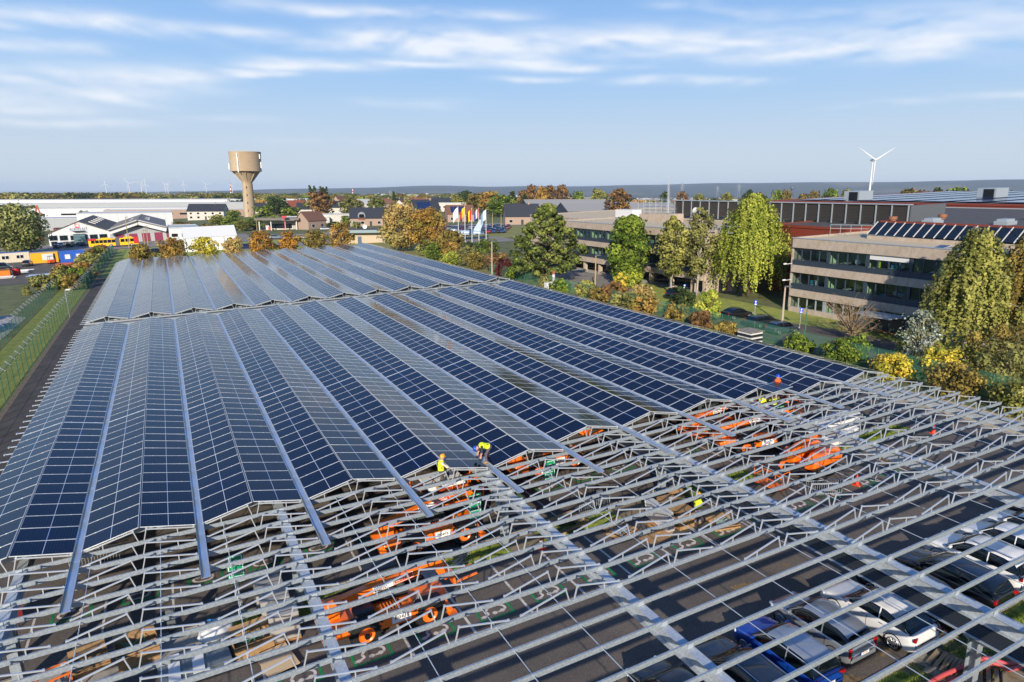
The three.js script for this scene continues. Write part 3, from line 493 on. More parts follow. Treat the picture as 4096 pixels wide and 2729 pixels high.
function plantTree(name, label, pos, [crown, wood], { group, turn = rr(0, 6.28), bark = barkMat, scale = [1, 1, 1], category = 'tree', crownName = 'crown' } = {}) {
  const t = thing(name, label, category, pos, { turn, group }); const c = part(t, crownName, crown, leafMat), b = part(t, crownName === 'crown' ? 'trunk' : 'stems', wood, bark); c.scale.set(...scale); b.scale.set(...scale); return t;
}
const gnd = (b, a) => { const p = S(b, 0, a); p.y = land(p.x, p.z); return p; };
{
  plantTree('pine_tree', 'broad dark green pine with a bare trunk beside the car park fence', gnd(61.6, 105.4), pineTree({ h: 14.2, w: 14, n: 12000 }));
  plantTree('maple_tree', 'bushy yellow green tree in front of the concrete office windows', gnd(70.6, 93), broad({ h: 12.4, w: 9, trunk: 0.08, pal: 'green', n: 9000, lobes: 34, s: 0.28 }));
  plantTree('shrub', 'bright yellow green shrub at the foot of the bushy tree', gnd(69.2, 90.2), broad({ h: 3.6, w: 5, trunk: 0.05, pal: 'lime', n: 2200, lobes: 12, s: 0.24, shape: 'round' }), { category: 'shrub', crownName: 'foliage' });
  plantTree('birch_tree', 'slender grey olive birch standing left of its white limbed twin', gnd(70.4, 81.4), broad({ h: 12.6, w: 6.4, trunk: 0.2, pal: 'olive', n: 5600, lobes: 30, s: 0.22, fill: 0.6, r0: 0.014 }), { bark: birchBark, group: 'birches on the office lawn' });
  plantTree('birch_tree', 'birch with white limbs showing through its thin crown on the lawn', gnd(73.7, 79), broad({ h: 13.9, w: 6.8, trunk: 0.18, pal: 'greyolive', n: 4800, lobes: 30, s: 0.2, fill: 0.7, r0: 0.016 }), { bark: birchBark, group: 'birches on the office lawn' });
  plantTree('weeping_tree', 'tall weeping yellow green tree with hanging strands on the office lawn', gnd(80.6, 75), weeping({ h: 15.9, w: 16.5, n: 30000, s: 0.19 }));
  plantTree('birch_tree', 'large drooping birch hiding the end of the office building', groundAt(3850, 1440), weeping({ h: 13.2, w: 10.5, n: 17000, s: 0.17, pal: 'olive' }), { bark: birchBark });
  plantTree('birch_tree', 'drooping birch with patches of yellow leaves at the office end', groundAt(4060, 1420), weeping({ h: 12.6, w: 11, n: 14000, s: 0.18, pal: 'brownolive' }), { bark: birchBark });
  plantTree('poplar_sapling', 'young pale silvery poplar with a thin crown by the car park fence', gnd(61.3, 36), broad({ h: 6, w: 4.6, trunk: 0.22, pal: 'silver', n: 1100, lobes: 24, s: 0.12, fill: 0.8, r0: 0.014 }), { bark: birchBark });
  { const t = thing('bare_tree', 'small leafless tree with forked branches before the shelter', 'tree', gnd(66.2, 46.5), {}); const w = []; for (let i = 0; i < 46; i++) { const a = i * 2.4, r = rr(1.2, 3.4), y = rr(1.6, 4.9); w.push(limb([[0, 0.6 + 0.02 * i, 0], [Math.cos(a) * r * 0.4, y * 0.6, Math.sin(a) * r * 0.4], [Math.cos(a) * r, y, Math.sin(a) * r]], 0.07, 0.012, 4)); for (let k = 0; k < 3; k++) w.push(limb([[Math.cos(a) * r * 0.6, y * 0.75, Math.sin(a) * r * 0.6], [Math.cos(a + 0.3) * r * 0.8, y * 0.85 + 0.1, Math.sin(a + 0.3) * r * 0.8], [Math.cos(a + rr(-0.6, 0.6)) * r * 1.05, y + rr(-0.5, 0.6), Math.sin(a + rr(-0.6, 0.6)) * r * 1.05]], 0.02, 0.008, 3)); } w.push(limb([[0, -0.2, 0], [0.05, 0.8, 0], [0, 2.4, 0]], 0.16, 0.06, 7)); part(t, 'branches', w, std(0x8d7a5f, 0.9)); const L = new Leaves(); for (let i = 0; i < 260; i++) { const a = rr(0, 6.28), r = rr(0.8, 3.2); L.leaf(Math.cos(a) * r, rr(1.2, 4.6), Math.sin(a) * r, 0, 1, 0, 0.08, PALL.orange[i % 5], 1); } part(t, 'last_leaves', L.geo(), leafMat); }
  // young round trees beyond the end of the roof
  const rnds = [[535, 980, 110, 'brownolive', 'brownish green'], [665, 950, 118, 'autumn', 'orange brown'], [796, 948, 124, 'yellow', 'yellow green'], [908, 950, 92, 'tan', 'pale tan and orange'], [1027, 926, 112, 'orange', 'deep orange'], [1143, 923, 100, 'orange', 'bright orange'], [1250, 920, 102, 'brownolive', 'dull olive brown'], [1350, 888, 108, 'autumn', 'golden brown']];
  rnds.forEach(([x, yt, wp, pal, word], i) => { const p = columnAt(x, 179 + i * 1.2), hh = heightOf(p, yt), d = Math.hypot(p.x, p.z), w = wp * d / FOC; plantTree('round_tree', `${word} round crowned young tree beyond the far roof edge`, p, broad({ h: hh, w: w * 1.02, trunk: 0.18, pal, n: 2600, lobes: 20, s: 0.24, shape: 'round', fill: 0.35 }), { group: 'round trees along the far edge of the roof' }); });
  // big autumn trees by the flag poles
  plantTree('autumn_tree', 'large orange leaved tree beside the far corner of the roof', columnAt(1600, 190), broad({ h: 13.0, w: 14, trunk: 0.1, pal: 'tan', n: 9000, lobes: 34, s: 0.3, shape: 'round', fill: 0.5 }));
  plantTree('autumn_tree', 'large tree turning orange over green in front of the gabled brick house', columnAt(1705, 184), broad({ h: 12.0, w: 12.5, trunk: 0.1, pal: 'autumn', n: 8000, lobes: 32, s: 0.3, shape: 'round', fill: 0.5 }));
  plantTree('autumn_tree', 'lower olive brown tree beside the parked jet', columnAt(1800, 168), broad({ h: 7.0, w: 9, trunk: 0.06, pal: 'brownolive', n: 5200, lobes: 24, s: 0.28, shape: 'round' }));
  plantTree('willow_tree', 'wide grey green willow behind the site cabins', gnd(-41, 258), broad({ h: 15.5, w: 21, trunk: 0.06, pal: 'willow', n: 9000, lobes: 40, s: 0.42, shape: 'round', droop: 1.2 }));
  // bushes along the right-hand fence: b, a, height, width, palette, words
  const bushes = [[56.8, 14, 2.6, 4.6, 'olive', 'leafy olive'], [57, 19.5, 2.8, 5, 'green', 'deep green'], [56.6, 25, 2.4, 4.6, 'olive', 'dusty olive'], [57, 30, 2.6, 5, 'brownolive', 'brownish'], [56.8, 35.6, 2.3, 4.4, 'yellow', 'yellowing'], [56.8, 41, 2.5, 4.6, 'green', 'dense green'], [57.2, 46, 2.0, 3.8, 'green', 'low green'], [56.8, 56, 1.6, 3.8, 'brownolive', 'low brown'], [57.3, 60.5, 2.2, 4, 'rust', 'rusty brown'], [61, 63, 4.4, 3.6, 'lime', 'tall yellow green'], [60.2, 67.5, 4.2, 4.4, 'dark', 'dark evergreen'], [58.6, 66, 2, 4.2, 'brownolive', 'straggly brown'], [57.6, 71.5, 2.6, 4.6, 'autumn', 'orange leaved'], [60.5, 76, 3.4, 4.2, 'tan', 'tan and orange'], [58, 76.5, 2.2, 4.4, 'greyolive', 'greyish'], [59.5, 81.5, 3.2, 4.6, 'rust', 'reddish brown'], [62.5, 84, 4, 3.2, 'yellow', 'upright yellow'], [57.5, 83, 2.2, 4.6, 'brownolive', 'earthy brown'], [59, 88.5, 2.6, 4.2, 'olive', 'pale olive'], [57.6, 94, 2, 4.4, 'green', 'mossy green'], [58.5, 99.5, 2.2, 4, 'greyolive', 'silvery green'], [64, 111, 3, 5, 'burgundy', 'dark burgundy'], [59, 112, 3, 5.4, 'green', 'thick green'], [59.4, 118, 3.4, 5.6, 'burgundy', 'purple leaved'], [61, 125, 4, 6.4, 'rust', 'red brown'], [59, 131, 3.6, 6, 'brownolive', 'autumn olive'], [60, 138, 4.4, 7, 'greyolive', 'grey green'], [57.5, 141, 3.2, 5.6, 'lime', 'fresh green'], [60, 148, 4.6, 7, 'autumn', 'orange flecked'], [58, 155, 4, 7, 'green', 'leafy green'], [60, 163, 4.4, 8, 'olive', 'broad olive'], [66, 150, 4.4, 5, 'dark', 'dark green'], [70, 146, 5, 5.4, 'pine', 'young pine like'], [74, 160, 3.6, 6, 'green', 'rounded green']];
  bushes.push([61.5, 17, 4.6, 6, 'olive', 'tall olive'], [62.5, 23, 5.4, 6.4, 'green', 'tall dark green'], [61, 28.5, 4.4, 6, 'greyolive', 'tall grey green'], [65, 31, 5, 6, 'brownolive', 'tall bronzed'], [60.2, 12, 5, 6.4, 'brownolive', 'tall brown'], [64, 38, 3.4, 5, 'olive', 'spreading olive'], [60, 33, 3, 5, 'yellow', 'yellow tipped'], [67, 19, 6, 7, 'olive', 'large olive'], [66, 12, 6, 7, 'green', 'large green'], [59.6, 21, 3.2, 5, 'tan', 'tan leaved'], [59.8, 41.5, 2.4, 3.6, 'green', 'low leafy']);
  for (const [b, a, h, w, pal, word] of bushes) plantTree('bush', `${word} bush along the fence beside the roof`, gnd(b, a), broad({ h, w, trunk: 0.03, pal, n: a < 60 ? 2600 : 1500, lobes: 14, s: a < 60 ? 0.13 : 0.2, shape: 'round', fill: 0.45 }), { category: 'bush', crownName: 'foliage', group: 'bushes along the right hand fence' });
  // hedge along the left fence
  const lb = [[-17, 154, 3.2, 4.6, 'brownolive', 'brown tinged'], [-19.6, 157, 3.8, 5, 'olive', 'olive'], [-22.6, 158, 3, 5, 'greyolive', 'grey green'], [-17.2, 162, 3.6, 5, 'green', 'green'], [-20, 166, 4, 5.6, 'brownolive', 'bronzed'], [-17, 172, 3.8, 5.4, 'autumn', 'orange flecked'], [-17.4, 181, 4.2, 6, 'greyolive', 'dusty'], [-17.2, 191, 4.4, 6, 'olive', 'full olive'], [-17.4, 201, 4.2, 6, 'rust', 'rusty'], [-17, 212, 4, 6, 'green', 'dense green'], [-17.4, 223, 3.6, 6, 'brownolive', 'thinning brown'], [-17.2, 234, 3.2, 6, 'rust', 'russet'], [-24.5, 152.5, 1.6, 1.4, 'greyolive', 'small upright']];
  for (const [b, a, h, w, pal, word] of lb) plantTree('bush', `${word} bush behind the green mesh fence by the site yard`, gnd(b, a), broad({ h, w, trunk: 0.03, pal, n: 1700, lobes: 14, s: 0.24, shape: 'round' }), { category: 'bush', crownName: 'foliage', group: 'bushes behind the left hand fence' });
  // trees to the left of the view that shade the lawn
  for (const [b, a] of [[-40, 102], [-43, 110], [-46, 118], [-38, 94]]) plantTree('shade_tree', 'dense tree standing beside the lawn left of the fences', gnd(b, a), broad({ h: 12, w: 9, trunk: 0.08, pal: 'green', n: 2600, lobes: 22, s: 0.42, shape: 'round', fill: 0.3 }), { group: 'trees left of the lawn' });
}
// ---------- buildings ----------
const onA = (x, y, a) => { const d = pray(x, y), t = a / d.dot(AV); return [d.dot(BV) * t, d.dot(NV) * t + CAM_H]; }; // pixel on the plane a -> b, n
const onB = (x, y, b) => { const d = pray(x, y), t = b / d.dot(BV); return [d.dot(AV) * t, d.dot(NV) * t + CAM_H]; };
Object.assign(MAT, {
  concrete: std(0xb3a594, 0.9, 0, { map: patchTex(512, '#ffffff', '#e0d8ce', 7, 0.1, 0.22, 8.4, 0.35), bumpMap: bumpAt(2), bumpScale: 0.01 }),
  slate: std(0x2e3a44, 0.5, 0.1), slateFrame: std(0x36434d, 0.45, 0.2), roomWall: std(0xd3deb0, 0.8), roomDark: std(0xa8a69e, 0.9), roofGravel: std(0xffffff, 0.95, 0, { map: patchTex(512, '#c8b694', '#b5a27f', 12, 0.5, 0.3, 4.1) }), felt: std(0x55524d, 0.9, 0, { map: patchTex(256, '#ffffff', '#c9c4bd', 6, 0.15, 0.15, 4.1) }), redClad: std(0x7d3826, 0.6, 0.1),
  pane: phys(0xdfeaea, 0.04, 0, { transmission: 1, thickness: 0, ior: 1.5 }), glassDark: phys(0x141c24, 0.06, 0, { specularIntensity: 1 }), zinc: std(0xb4bcbe, 0.45, 0.5), brick: std(0xae9c8e, 0.9, 0, { map: patchTex(256, '#ffffff', '#c9b7a9', 16, 0.2, 0.5, 2.9) }), roofDark: std(0x2b2f36, 0.7), roofTile: std(0x8a4a35, 0.8), roofBrown: std(0x6d4c3b, 0.85), plaster: std(0xc9c5bc, 0.85, 0, { map: patchTex(256, '#ffffff', '#e2ded6', 6, 0.06, 0.2, 2.9) }), claddingWhite: std(0xc9cac8, 0.6), claddingGrey: std(0x9b9f9f, 0.6), pvRoof: phys(0x1b2c52, 0.15, 0, {}),
});
const F1 = [[0.68, 2.2], [3.9, 5.45], [7.1, 8.75]]; // window bands of the offices
{
  const office = (label, aTop, aBot, depth, opts = {}) => {
    const t = sthing('office_building', label, 'building', 75.1, 0, {}); // local x = b-75.1, y = n, z = -a
    const bay = 5.47, nb = Math.round((aTop - aBot) / bay), W = (aTop - aBot) / nb;
    const wp = box(0.3, 1.25, W - 0.03), wb = box(0.3, 0.96, W - 0.03), wl = box(0.3, 0.7, W - 0.03), pane = box(0.012, 1.52, W / 4 - 0.16), spand = box(0.12, 0.7, W / 4 - 0.02), pier = box(0.24, 1.54, 0.42), mull = box(0.14, 1.54, 0.13), head = box(0.16, 0.06, W - 0.46);
    for (let k = 0; k < nb; k++) {
      const a = aTop - (k + 0.5) * W;
      part(t, 'parapet_panel', wp, MAT.concrete).position.set(-0.15 + rr(0, 0.008), 9.375, -a);
      part(t, 'concrete_band', wb, MAT.concrete).position.set(-0.15 + rr(0, 0.008), 5.93, -a);
      part(t, 'concrete_band', wb, MAT.concrete).position.set(-0.15 + rr(0, 0.008), 2.68, -a);
      if (!opts.open) part(t, 'plinth_panel', wl, MAT.concrete).position.set(-0.1, 0.33, -a);
      F1.forEach(([y0, y1], f) => {
        if (opts.open && f === 0) return;
        const y = (y0 + y1) / 2;
        const fr = part(t, 'window_frame', [pier.clone().translate(0, 0, W / 2), head.clone().translate(0, 0.76, 0), head.clone().translate(0, -0.76, 0), mull.clone().translate(0, 0, -W / 4), mull, mull.clone().translate(0, 0, W / 4)], f === 0 ? MAT.zinc : MAT.slateFrame); fr.position.set(0.05, y, -a);
        for (let q = 0; q < 4; q++) { part(fr, 'window_pane', pane, MAT.pane).position.set(0.02, 0, (q - 1.5) * W / 4); if (f > 0) part(t, 'spandrel_panel', spand, MAT.slate).position.set(0.0, y0 - 0.36, -a + (q - 1.5) * W / 4); }
        // the room behind: side wall that the sun reaches, back wall, ceiling lights, desks
        part(t, 'room_wall', [box(4.5, 2.2, 0.1, 2.5, 0, W / 2 - 0.12), box(0.1, 2.2, W, 4.6, 0, 0)], MAT.roomWall).position.set(0, y, -a);
        if (rnd() < 0.7) part(t, 'desk', [box(1.4, 0.05, 0.8, 1.3, -0.75, rr(-1.5, 1.2)), box(0.05, 0.5, 0.7, 1.0, -0.45, rr(-1.5, 1.2))], MAT.white).position.set(0, y, -a);
        if (rnd() < 0.5) part(t, 'desk_screen', [box(0.05, 0.55, 0.75, 0.7, -0.45, rr(-1.8, 1.8))], std([0x2c8a9a, 0x9fb8a0, 0x8d3c28][Math.floor(rnd() * 3)], 0.7)).position.set(0, y, -a);
      });
      if (opts.blind && k === opts.blind) part(t, 'roller_blind', [box(0.05, 0.62, W - 0.6)], MAT.white).position.set(-0.02, 8.42, -a);
      if (opts.open) part(t, 'pillar', [box(0.7, 2.3, 0.5)], MAT.concrete).position.set(0.5, 1.15, -aTop + (k + 0.5) * W * 1 );
    }
    // floors, roof slab and the closed sides
    const L = aTop - aBot, mid = -(aTop + aBot) / 2;
    for (const y of [3.05, 6.25, 9.0]) part(t, 'floor_slab', [box(depth - 0.2, 0.3, L - 0.05, depth / 2 + 0.1, y, mid)], MAT.roomDark);
    part(t, 'roof', [box(depth - 0.3, 0.2, L - 0.6, depth / 2 + 0.3, 9.72, mid)], MAT.roofGravel);
    part(t, 'parapet_cap', [box(0.42, 0.08, L + 0.3, -0.15, 10.04, mid)], MAT.zinc);
    part(t, 'end_wall', [box(depth, 10.1, 0.3, depth / 2, 5, -aTop - 0.15), box(depth, 10.1, 0.3, depth / 2, 5, -aBot + 0.15), box(0.3, 10.1, L, depth, 5, mid)], MAT.concrete);
    part(t, 'ground_floor_slab', [box(depth, 0.1, L, depth / 2 + 0.1, -0.02, mid)], MAT.roomDark);
    return t;
  };
  const n1 = office('three storey concrete office with dark window bands beside the lawn', 62.35, -8, 19, { blind: 2 });
  // glazed slope along its roof
  const gl = box(2.4, 0.03, 1.2), ang = Math.atan2(1.62, 2.2);
  for (let i = 0; i < 52; i++) { const a = 56.2 - i * 1.24; const p = part(n1, 'roof_glazing', gl, MAT.glassDark); p.position.set(8.1, 11.1, -a); p.rotation.z = ang; const r = part(n1, 'glazing_bar', [box(2.62, 0.08, 0.09)], MAT.offwhite); r.position.set(8.08, 11.14, -a - 0.62); r.rotation.z = ang; }
  part(n1, 'glazing_kerb', [box(0.4, 0.5, 65, 6.85, 10.0, -24)], MAT.concrete);
  part(n1, 'upper_roof', [box(24, 0.3, 64, 21.2, 11.5, -23.6)], MAT.felt);
  part(n1, 'ridge_flashing', [box(0.3, 0.22, 65, 9.25, 11.95, -24)], MAT.redClad);
  for (const [b, a] of [[13, 52], [16, 45], [15, 38], [18, 30], [24, 36]]) { part(n1, 'skylight', [box(2.2, 0.5, 1.5, 0, 0.25, 0), box(1.8, 0.3, 1.1, 0, 0.6, 0)], MAT.zinc).position.set(b, 11.6, -a); }
  for (const [b, a] of [[14, 58], [22, 56], [26, 47], [28, 38]]) part(n1, 'roof_vent', [cyl(0.55, 0.55, 0.4, 0, 0.5, 0, 14), cyl(0.4, 0.4, 0.5, 0, 0.2, 0, 12)], std(0x8a5a3e, 0.7)).position.set(b, 11.6, -a);
  part(n1, 'red_roof_cabin', [...Array(10)].map((_, i) => box(0.1, 2.4, 0.6, 0, 1.2, -3 + i * 0.65)).concat([box(4.5, 2.3, 6.6, 2.3, 1.15, 0)]), MAT.redClad).position.set(20, 11.6, -30);
  // panels lying on its gravel roof
  for (let i = 0; i < 12; i++) for (let j = 0; j < 2; j++) { const p = part(n1, 'roof_solar_panel', panelBits.panelGeo, panelBits.panelMats[i % 4]); p.position.set(1.6 + j * 2.05, 9.98, -44 + i * 1.9 + 0.9 * j); p.rotation.z = (j ? -1 : 1) * 0.13; p.rotation.y = 0.04; }
  part(n1, 'roof_railing', [bar([6.6, 11.4, -62], [9, 11.4, -57.5], 0.05), bar([6.6, 10.9, -62], [9, 10.9, -57.5], 0.05), ...[0, 0.25, 0.5, 0.75, 1].map((q) => bar([6.6 + 2.4 * q, 10, -62 + 4.5 * q], [6.6 + 2.4 * q, 11.4, -62 + 4.5 * q], 0.05))], MAT.zinc);
  part(n1, 'roof_antenna', [cyl(0.04, 0.05, 5.5, 0, 2.7, 0, 6), box(1.4, 0.12, 1.4, 0, 0.06, 0)], MAT.zinc).position.set(5, 9.85, -35);
  part(n1, 'coat', [box(0.15, 0.75, 0.35, 0.25, 7.5, -50.2)], std(0xd8ea10, 0.7));
  for (const y of [6.6, 4.4]) part(n1, 'security_camera', [bar([-0.3, y, -62.2], [-1.1, y - 0.05, -62.4], 0.06), rbox(0.5, 0.2, 0.2, 0.05, -1.3, y - 0.02, -62.5)], MAT.white);
  // rear wing
  const n2 = office('concrete office wing behind the bushy tree with a ground floor on pillars', 121.5, 79.3, 20, { open: true });
  part(n2, 'ground_floor_glazing', [box(0.1, 2.2, 47, 3.2, 1.1, -97.5)], MAT.glassDark);
  for (let i = 0; i < 26; i++) { const a = 120 - i * 1.8; part(n2, 'roof_guard_rail', [bar([0.6, 9.8, -a], [1.2, 10.9, -a - 0.2], 0.05), bar([1.2, 10.9, -a - 0.2], [1.4, 10.9, -a + 1.6], 0.04), box(0.8, 0.08, 0.3, 1.2, 9.86, -a)], MAT.zinc); }
  part(n2, 'roof_plant_room', [box(3, 1.6, 7, 13, 10.6, -104), box(4, 1.2, 3, 16, 10.4, -112)], MAT.concrete);
  part(n2, 'roof_container', [box(2.4, 1.7, 6, 14.5, 10.9, -118)], MAT.white);
  part(n2, 'satellite_dish', [new THREE.SphereGeometry(0.8, 14, 8, 0, Math.PI * 2, 0, 0.9).rotateX(1.9).translate(15.5, 12.2, -99), bar([15.5, 9.8, -99], [15.5, 12, -99], 0.1)], MAT.lightgrey);
  part(n2, 'lattice_mast', [0, 1, 2].flatMap((k) => { const x = Math.cos(k * 2.1) * 0.3, z = Math.sin(k * 2.1) * 0.3; return [bar([17 + x, 9.8, -108 + z], [17 + x * 0.5, 18, -108 + z * 0.5], 0.06), ...[...Array(10)].map((_, i) => bar([17 + x, 10 + i * 0.8, -108 + z], [17 + Math.cos((k + 1) * 2.1) * 0.3, 10.8 + i * 0.8, -108 + Math.sin((k + 1) * 2.1) * 0.3], 0.03))]; }), MAT.zinc);
  // louvred plant screen on the roofs
  const lv = sthing('louvre_screen', 'long dark louvred screen with pale posts on the factory roof', 'screen', 95, 0, {});
  for (let i = 0; i <= 20; i++) { const a = 59.6 + i * 2.48; part(lv, 'post', [box(0.14, 3.4, 0.16, -0.1, 12.0, -a), box(0.3, 0.06, 0.3, -0.1, 10.34, -a)], MAT.zinc); }
  for (let j = 0; j < 12; j++) { const m = part(lv, 'louvre_blade', [box(0.04, 0.2, 49.6)], std(0x4a4642, 0.7)); m.position.set(0.05, 10.95 + j * 0.225, -84.4); m.rotation.z = 0.5; }
  part(lv, 'screen_backing', [box(0.1, 2.9, 49.6, 0.6, 12, -84.4)], MAT.midgrey); part(lv, 'screen_cap', [box(0.9, 0.12, 50, 0.2, 13.62, -84.4)], MAT.zinc);
  part(lv, 'grey_end_panel', [box(8.2, 2.5, 0.2, 4.2, 12.25, -59.4)], MAT.midgrey);
  // scaffold beside it
  const sc = sthing('roof_scaffold', 'open steel scaffold of poles at the end of the louvred screen', 'scaffold', 95, 0, {});
  for (let i = 0; i < 7; i++) for (let j = 0; j < 2; j++) part(sc, 'upright', [cyl(0.05, 0.05, 4, 0, 12, 0, 6)], MAT.zinc).position.set(j * 2, 0, -(109.5 + i * 2));
  for (let k = 0; k < 5; k++) for (let j = 0; j < 2; j++) part(sc, 'ledger', [cyl(0.04, 0.04, 12.4, 0, 0, 0, 6, Math.PI / 2)], MAT.zinc).position.set(j * 2, 10.6 + k * 0.75, -115.5);
  // factory halls behind
  const hall = (label, b0, b1, a0, a1, h, roofM, wallM, extra) => { const t = sthing('factory_hall', label, 'building', (b0 + b1) / 2, (a0 + a1) / 2, {}); const w = b1 - b0, d = a1 - a0; part(t, 'wall', [box(w, h, d, 0, h / 2 - 0.5, 0)], wallM); part(t, 'roof', [box(w - 0.6, 0.2, d - 0.6, 0, h - 0.45, 0)], roofM); part(t, 'parapet', [box(w + 0.1, 0.4, 0.3, 0, h - 0.4, d / 2), box(w + 0.1, 0.4, 0.3, 0, h - 0.4, -d / 2), box(0.3, 0.4, d - 0.4, w / 2, h - 0.4, 0), box(0.3, 0.4, d - 0.4, -w / 2, h - 0.4, 0)], wallM); if (extra) extra(t, w, d, h); return t; };
  hall('low red clad hall between the two concrete offices', 86.2, 108, 62.5, 76, 10.9, MAT.felt, MAT.redClad, (t, w, d, h) => { for (let i = 0; i < 40; i++) part(t, 'cladding_rib', [box(0.05, h, 0.08, -w / 2 - 0.02, h / 2 - 0.5, -d / 2 + 0.2 + i * 0.33)], MAT.redClad); });
  hall('grey roofed factory hall behind the louvred screen', 96.4, 140, 20, 112, 11.2, MAT.felt, MAT.claddingGrey);
  hall('wide factory hall roofed with blue solar panels and red fascia', 141, 215, 10, 125, 11.9, MAT.felt, MAT.redClad, (t, w, d, h) => { for (let i = 0; i < 14; i++) part(t, 'solar_array', [box(w - 8, 0.06, 5.4)], MAT.pvRoof).position.set(0, h - 0.05, -d / 2 + 8 + i * 7.6); for (const [x, z] of [[-20, 10], [-8, -20], [-30, -38], [-32, 30]]) { part(t, 'air_handler', [box(5, 2.4, 4, x, h + 0.8, z)], MAT.zinc); part(t, 'fan_grille', [box(0.1, 2, 2.2, x - 2.56, h + 0.8, z + 0.5)], MAT.black); } });
  hall('long concrete roofed hall beyond the plant screen', 97, 150, 113.5, 175, 8.8, MAT.roofGravel, MAT.concrete);
}
// gabled house: ridge along x, front towards +z; origin at ground centre
function house(name, label, pos, turn, { w, d, eave, ridge, wall = MAT.plaster, roof = MAT.roofDark, group, wins = 3, chimney = true, pv = false, door = true }) {
  const t = thing(name, label, 'house', pos, { turn, group });
  const hw = w / 2, hd = d / 2, g = [[-hd, -0.6], [hd, -0.6], [hd, eave], [0, ridge], [-hd, eave]];
  part(t, 'wall', [prism(g, -hw, hw).rotateY(Math.PI / 2)], wall);
  const sl = Math.hypot(hd, ridge - eave), an = Math.atan2(ridge - eave, hd), slab = box(w + 0.7, 0.18, sl + 0.5);
  const r = part(t, 'roof', [slab.clone().applyMatrix4(M4(0, (eave + ridge) / 2 + 0.1 , hd / 2 + 0.1, an)), slab.clone().applyMatrix4(M4(0, (eave + ridge) / 2 + 0.1, -hd / 2 - 0.1, -an))], roof);
  if (chimney) part(r, 'chimney', [box(0.7, 1.5, 0.7, w * 0.22, ridge + 0.35, 0)], MAT.brick);
  if (pv) for (let i = 0; i < 4; i++) part(r, 'solar_panel', [box(1.6, 0.05, sl * 0.7).applyMatrix4(M4(-w * 0.3 + i * 1.75, (eave + ridge) / 2 + 0.24, hd / 2 + 0.12, an))], MAT.pvRoof);
  const win = (x, y, z, ww, hh, side) => { const f = part(t, 'window', [side ? box(0.08, hh + 0.16, ww + 0.16) : box(ww + 0.16, hh + 0.16, 0.08)], MAT.white); f.position.set(x, y, z); part(f, 'pane', [side ? box(0.04, hh, ww, side * 0.04, 0, 0) : box(ww, hh, 0.04, 0, 0, 0.04)], MAT.glassDark); };
  for (let i = 0; i < wins; i++) { const x = -hw + w * (i + 0.5) / wins; if (door && i === Math.floor(wins / 2)) part(t, 'door', [box(1.1, 2.1, 0.1, x, 1.05, hd + 0.03)], MAT.dark); else win(x, 1.5, hd + 0.02, 1.4, 1.2, 0); if (eave > 4.2) win(x, 4, hd + 0.02, 1.3, 1.1, 0); }
  win(hw + 0.02, Math.min(eave + 0.8, ridge - 1.6), 0, 1.1, 1.2, 1); win(hw + 0.02, 1.5, -hd * 0.45, 1.2, 1.2, 1); win(hw + 0.02, 1.5, hd * 0.45, 1.2, 1.2, 1);
  return t;
}
function flatHall(name, label, pos, turn, { w, d, h, wall = MAT.claddingWhite, roof = MAT.lightgrey, bays = 0, doors = 0, band = 0, group, win = 0 }) {
  const t = thing(name, label, 'building', pos, { turn, group });
  part(t, 'wall', [box(w, h + 0.8, d, 0, h / 2 - 0.4, 0)], wall); part(t, 'roof', [box(w - 0.5, 0.15, d - 0.5, 0, h + 0.02, 0)], roof); part(t, 'parapet', [box(w + 0.1, 0.35, 0.25, 0, h + 0.1, d / 2), box(w + 0.1, 0.35, 0.25, 0, h + 0.1, -d / 2), box(0.25, 0.35, d, w / 2, h + 0.1, 0), box(0.25, 0.35, d, -w / 2, h + 0.1, 0)], MAT.lightgrey);
  for (let i = 0; i < doors; i++) part(t, 'loading_door', [box(w / doors * 0.5, h * 0.5, 0.1, -w / 2 + w * (i + 0.5) / doors, h * 0.25, d / 2 + 0.04)], MAT.grey);
  for (let i = 0; i < win; i++) part(t, 'window', [box(w / win * 0.6, 1.1, 0.1, -w / 2 + w * (i + 0.5) / win, h * 0.55, d / 2 + 0.05)], MAT.glassDark);
  for (let i = 1; i < bays; i++) part(t, 'panel_joint', [box(0.12, h, 0.06, -w / 2 + w * i / bays, h / 2, d / 2 + 0.02)], MAT.lightgrey);
  return t;
}
const SITE_TURN = Math.atan2(-BV.z, BV.x); // world turn that lays x along b
const G = (x, y) => groundAt(x, y);
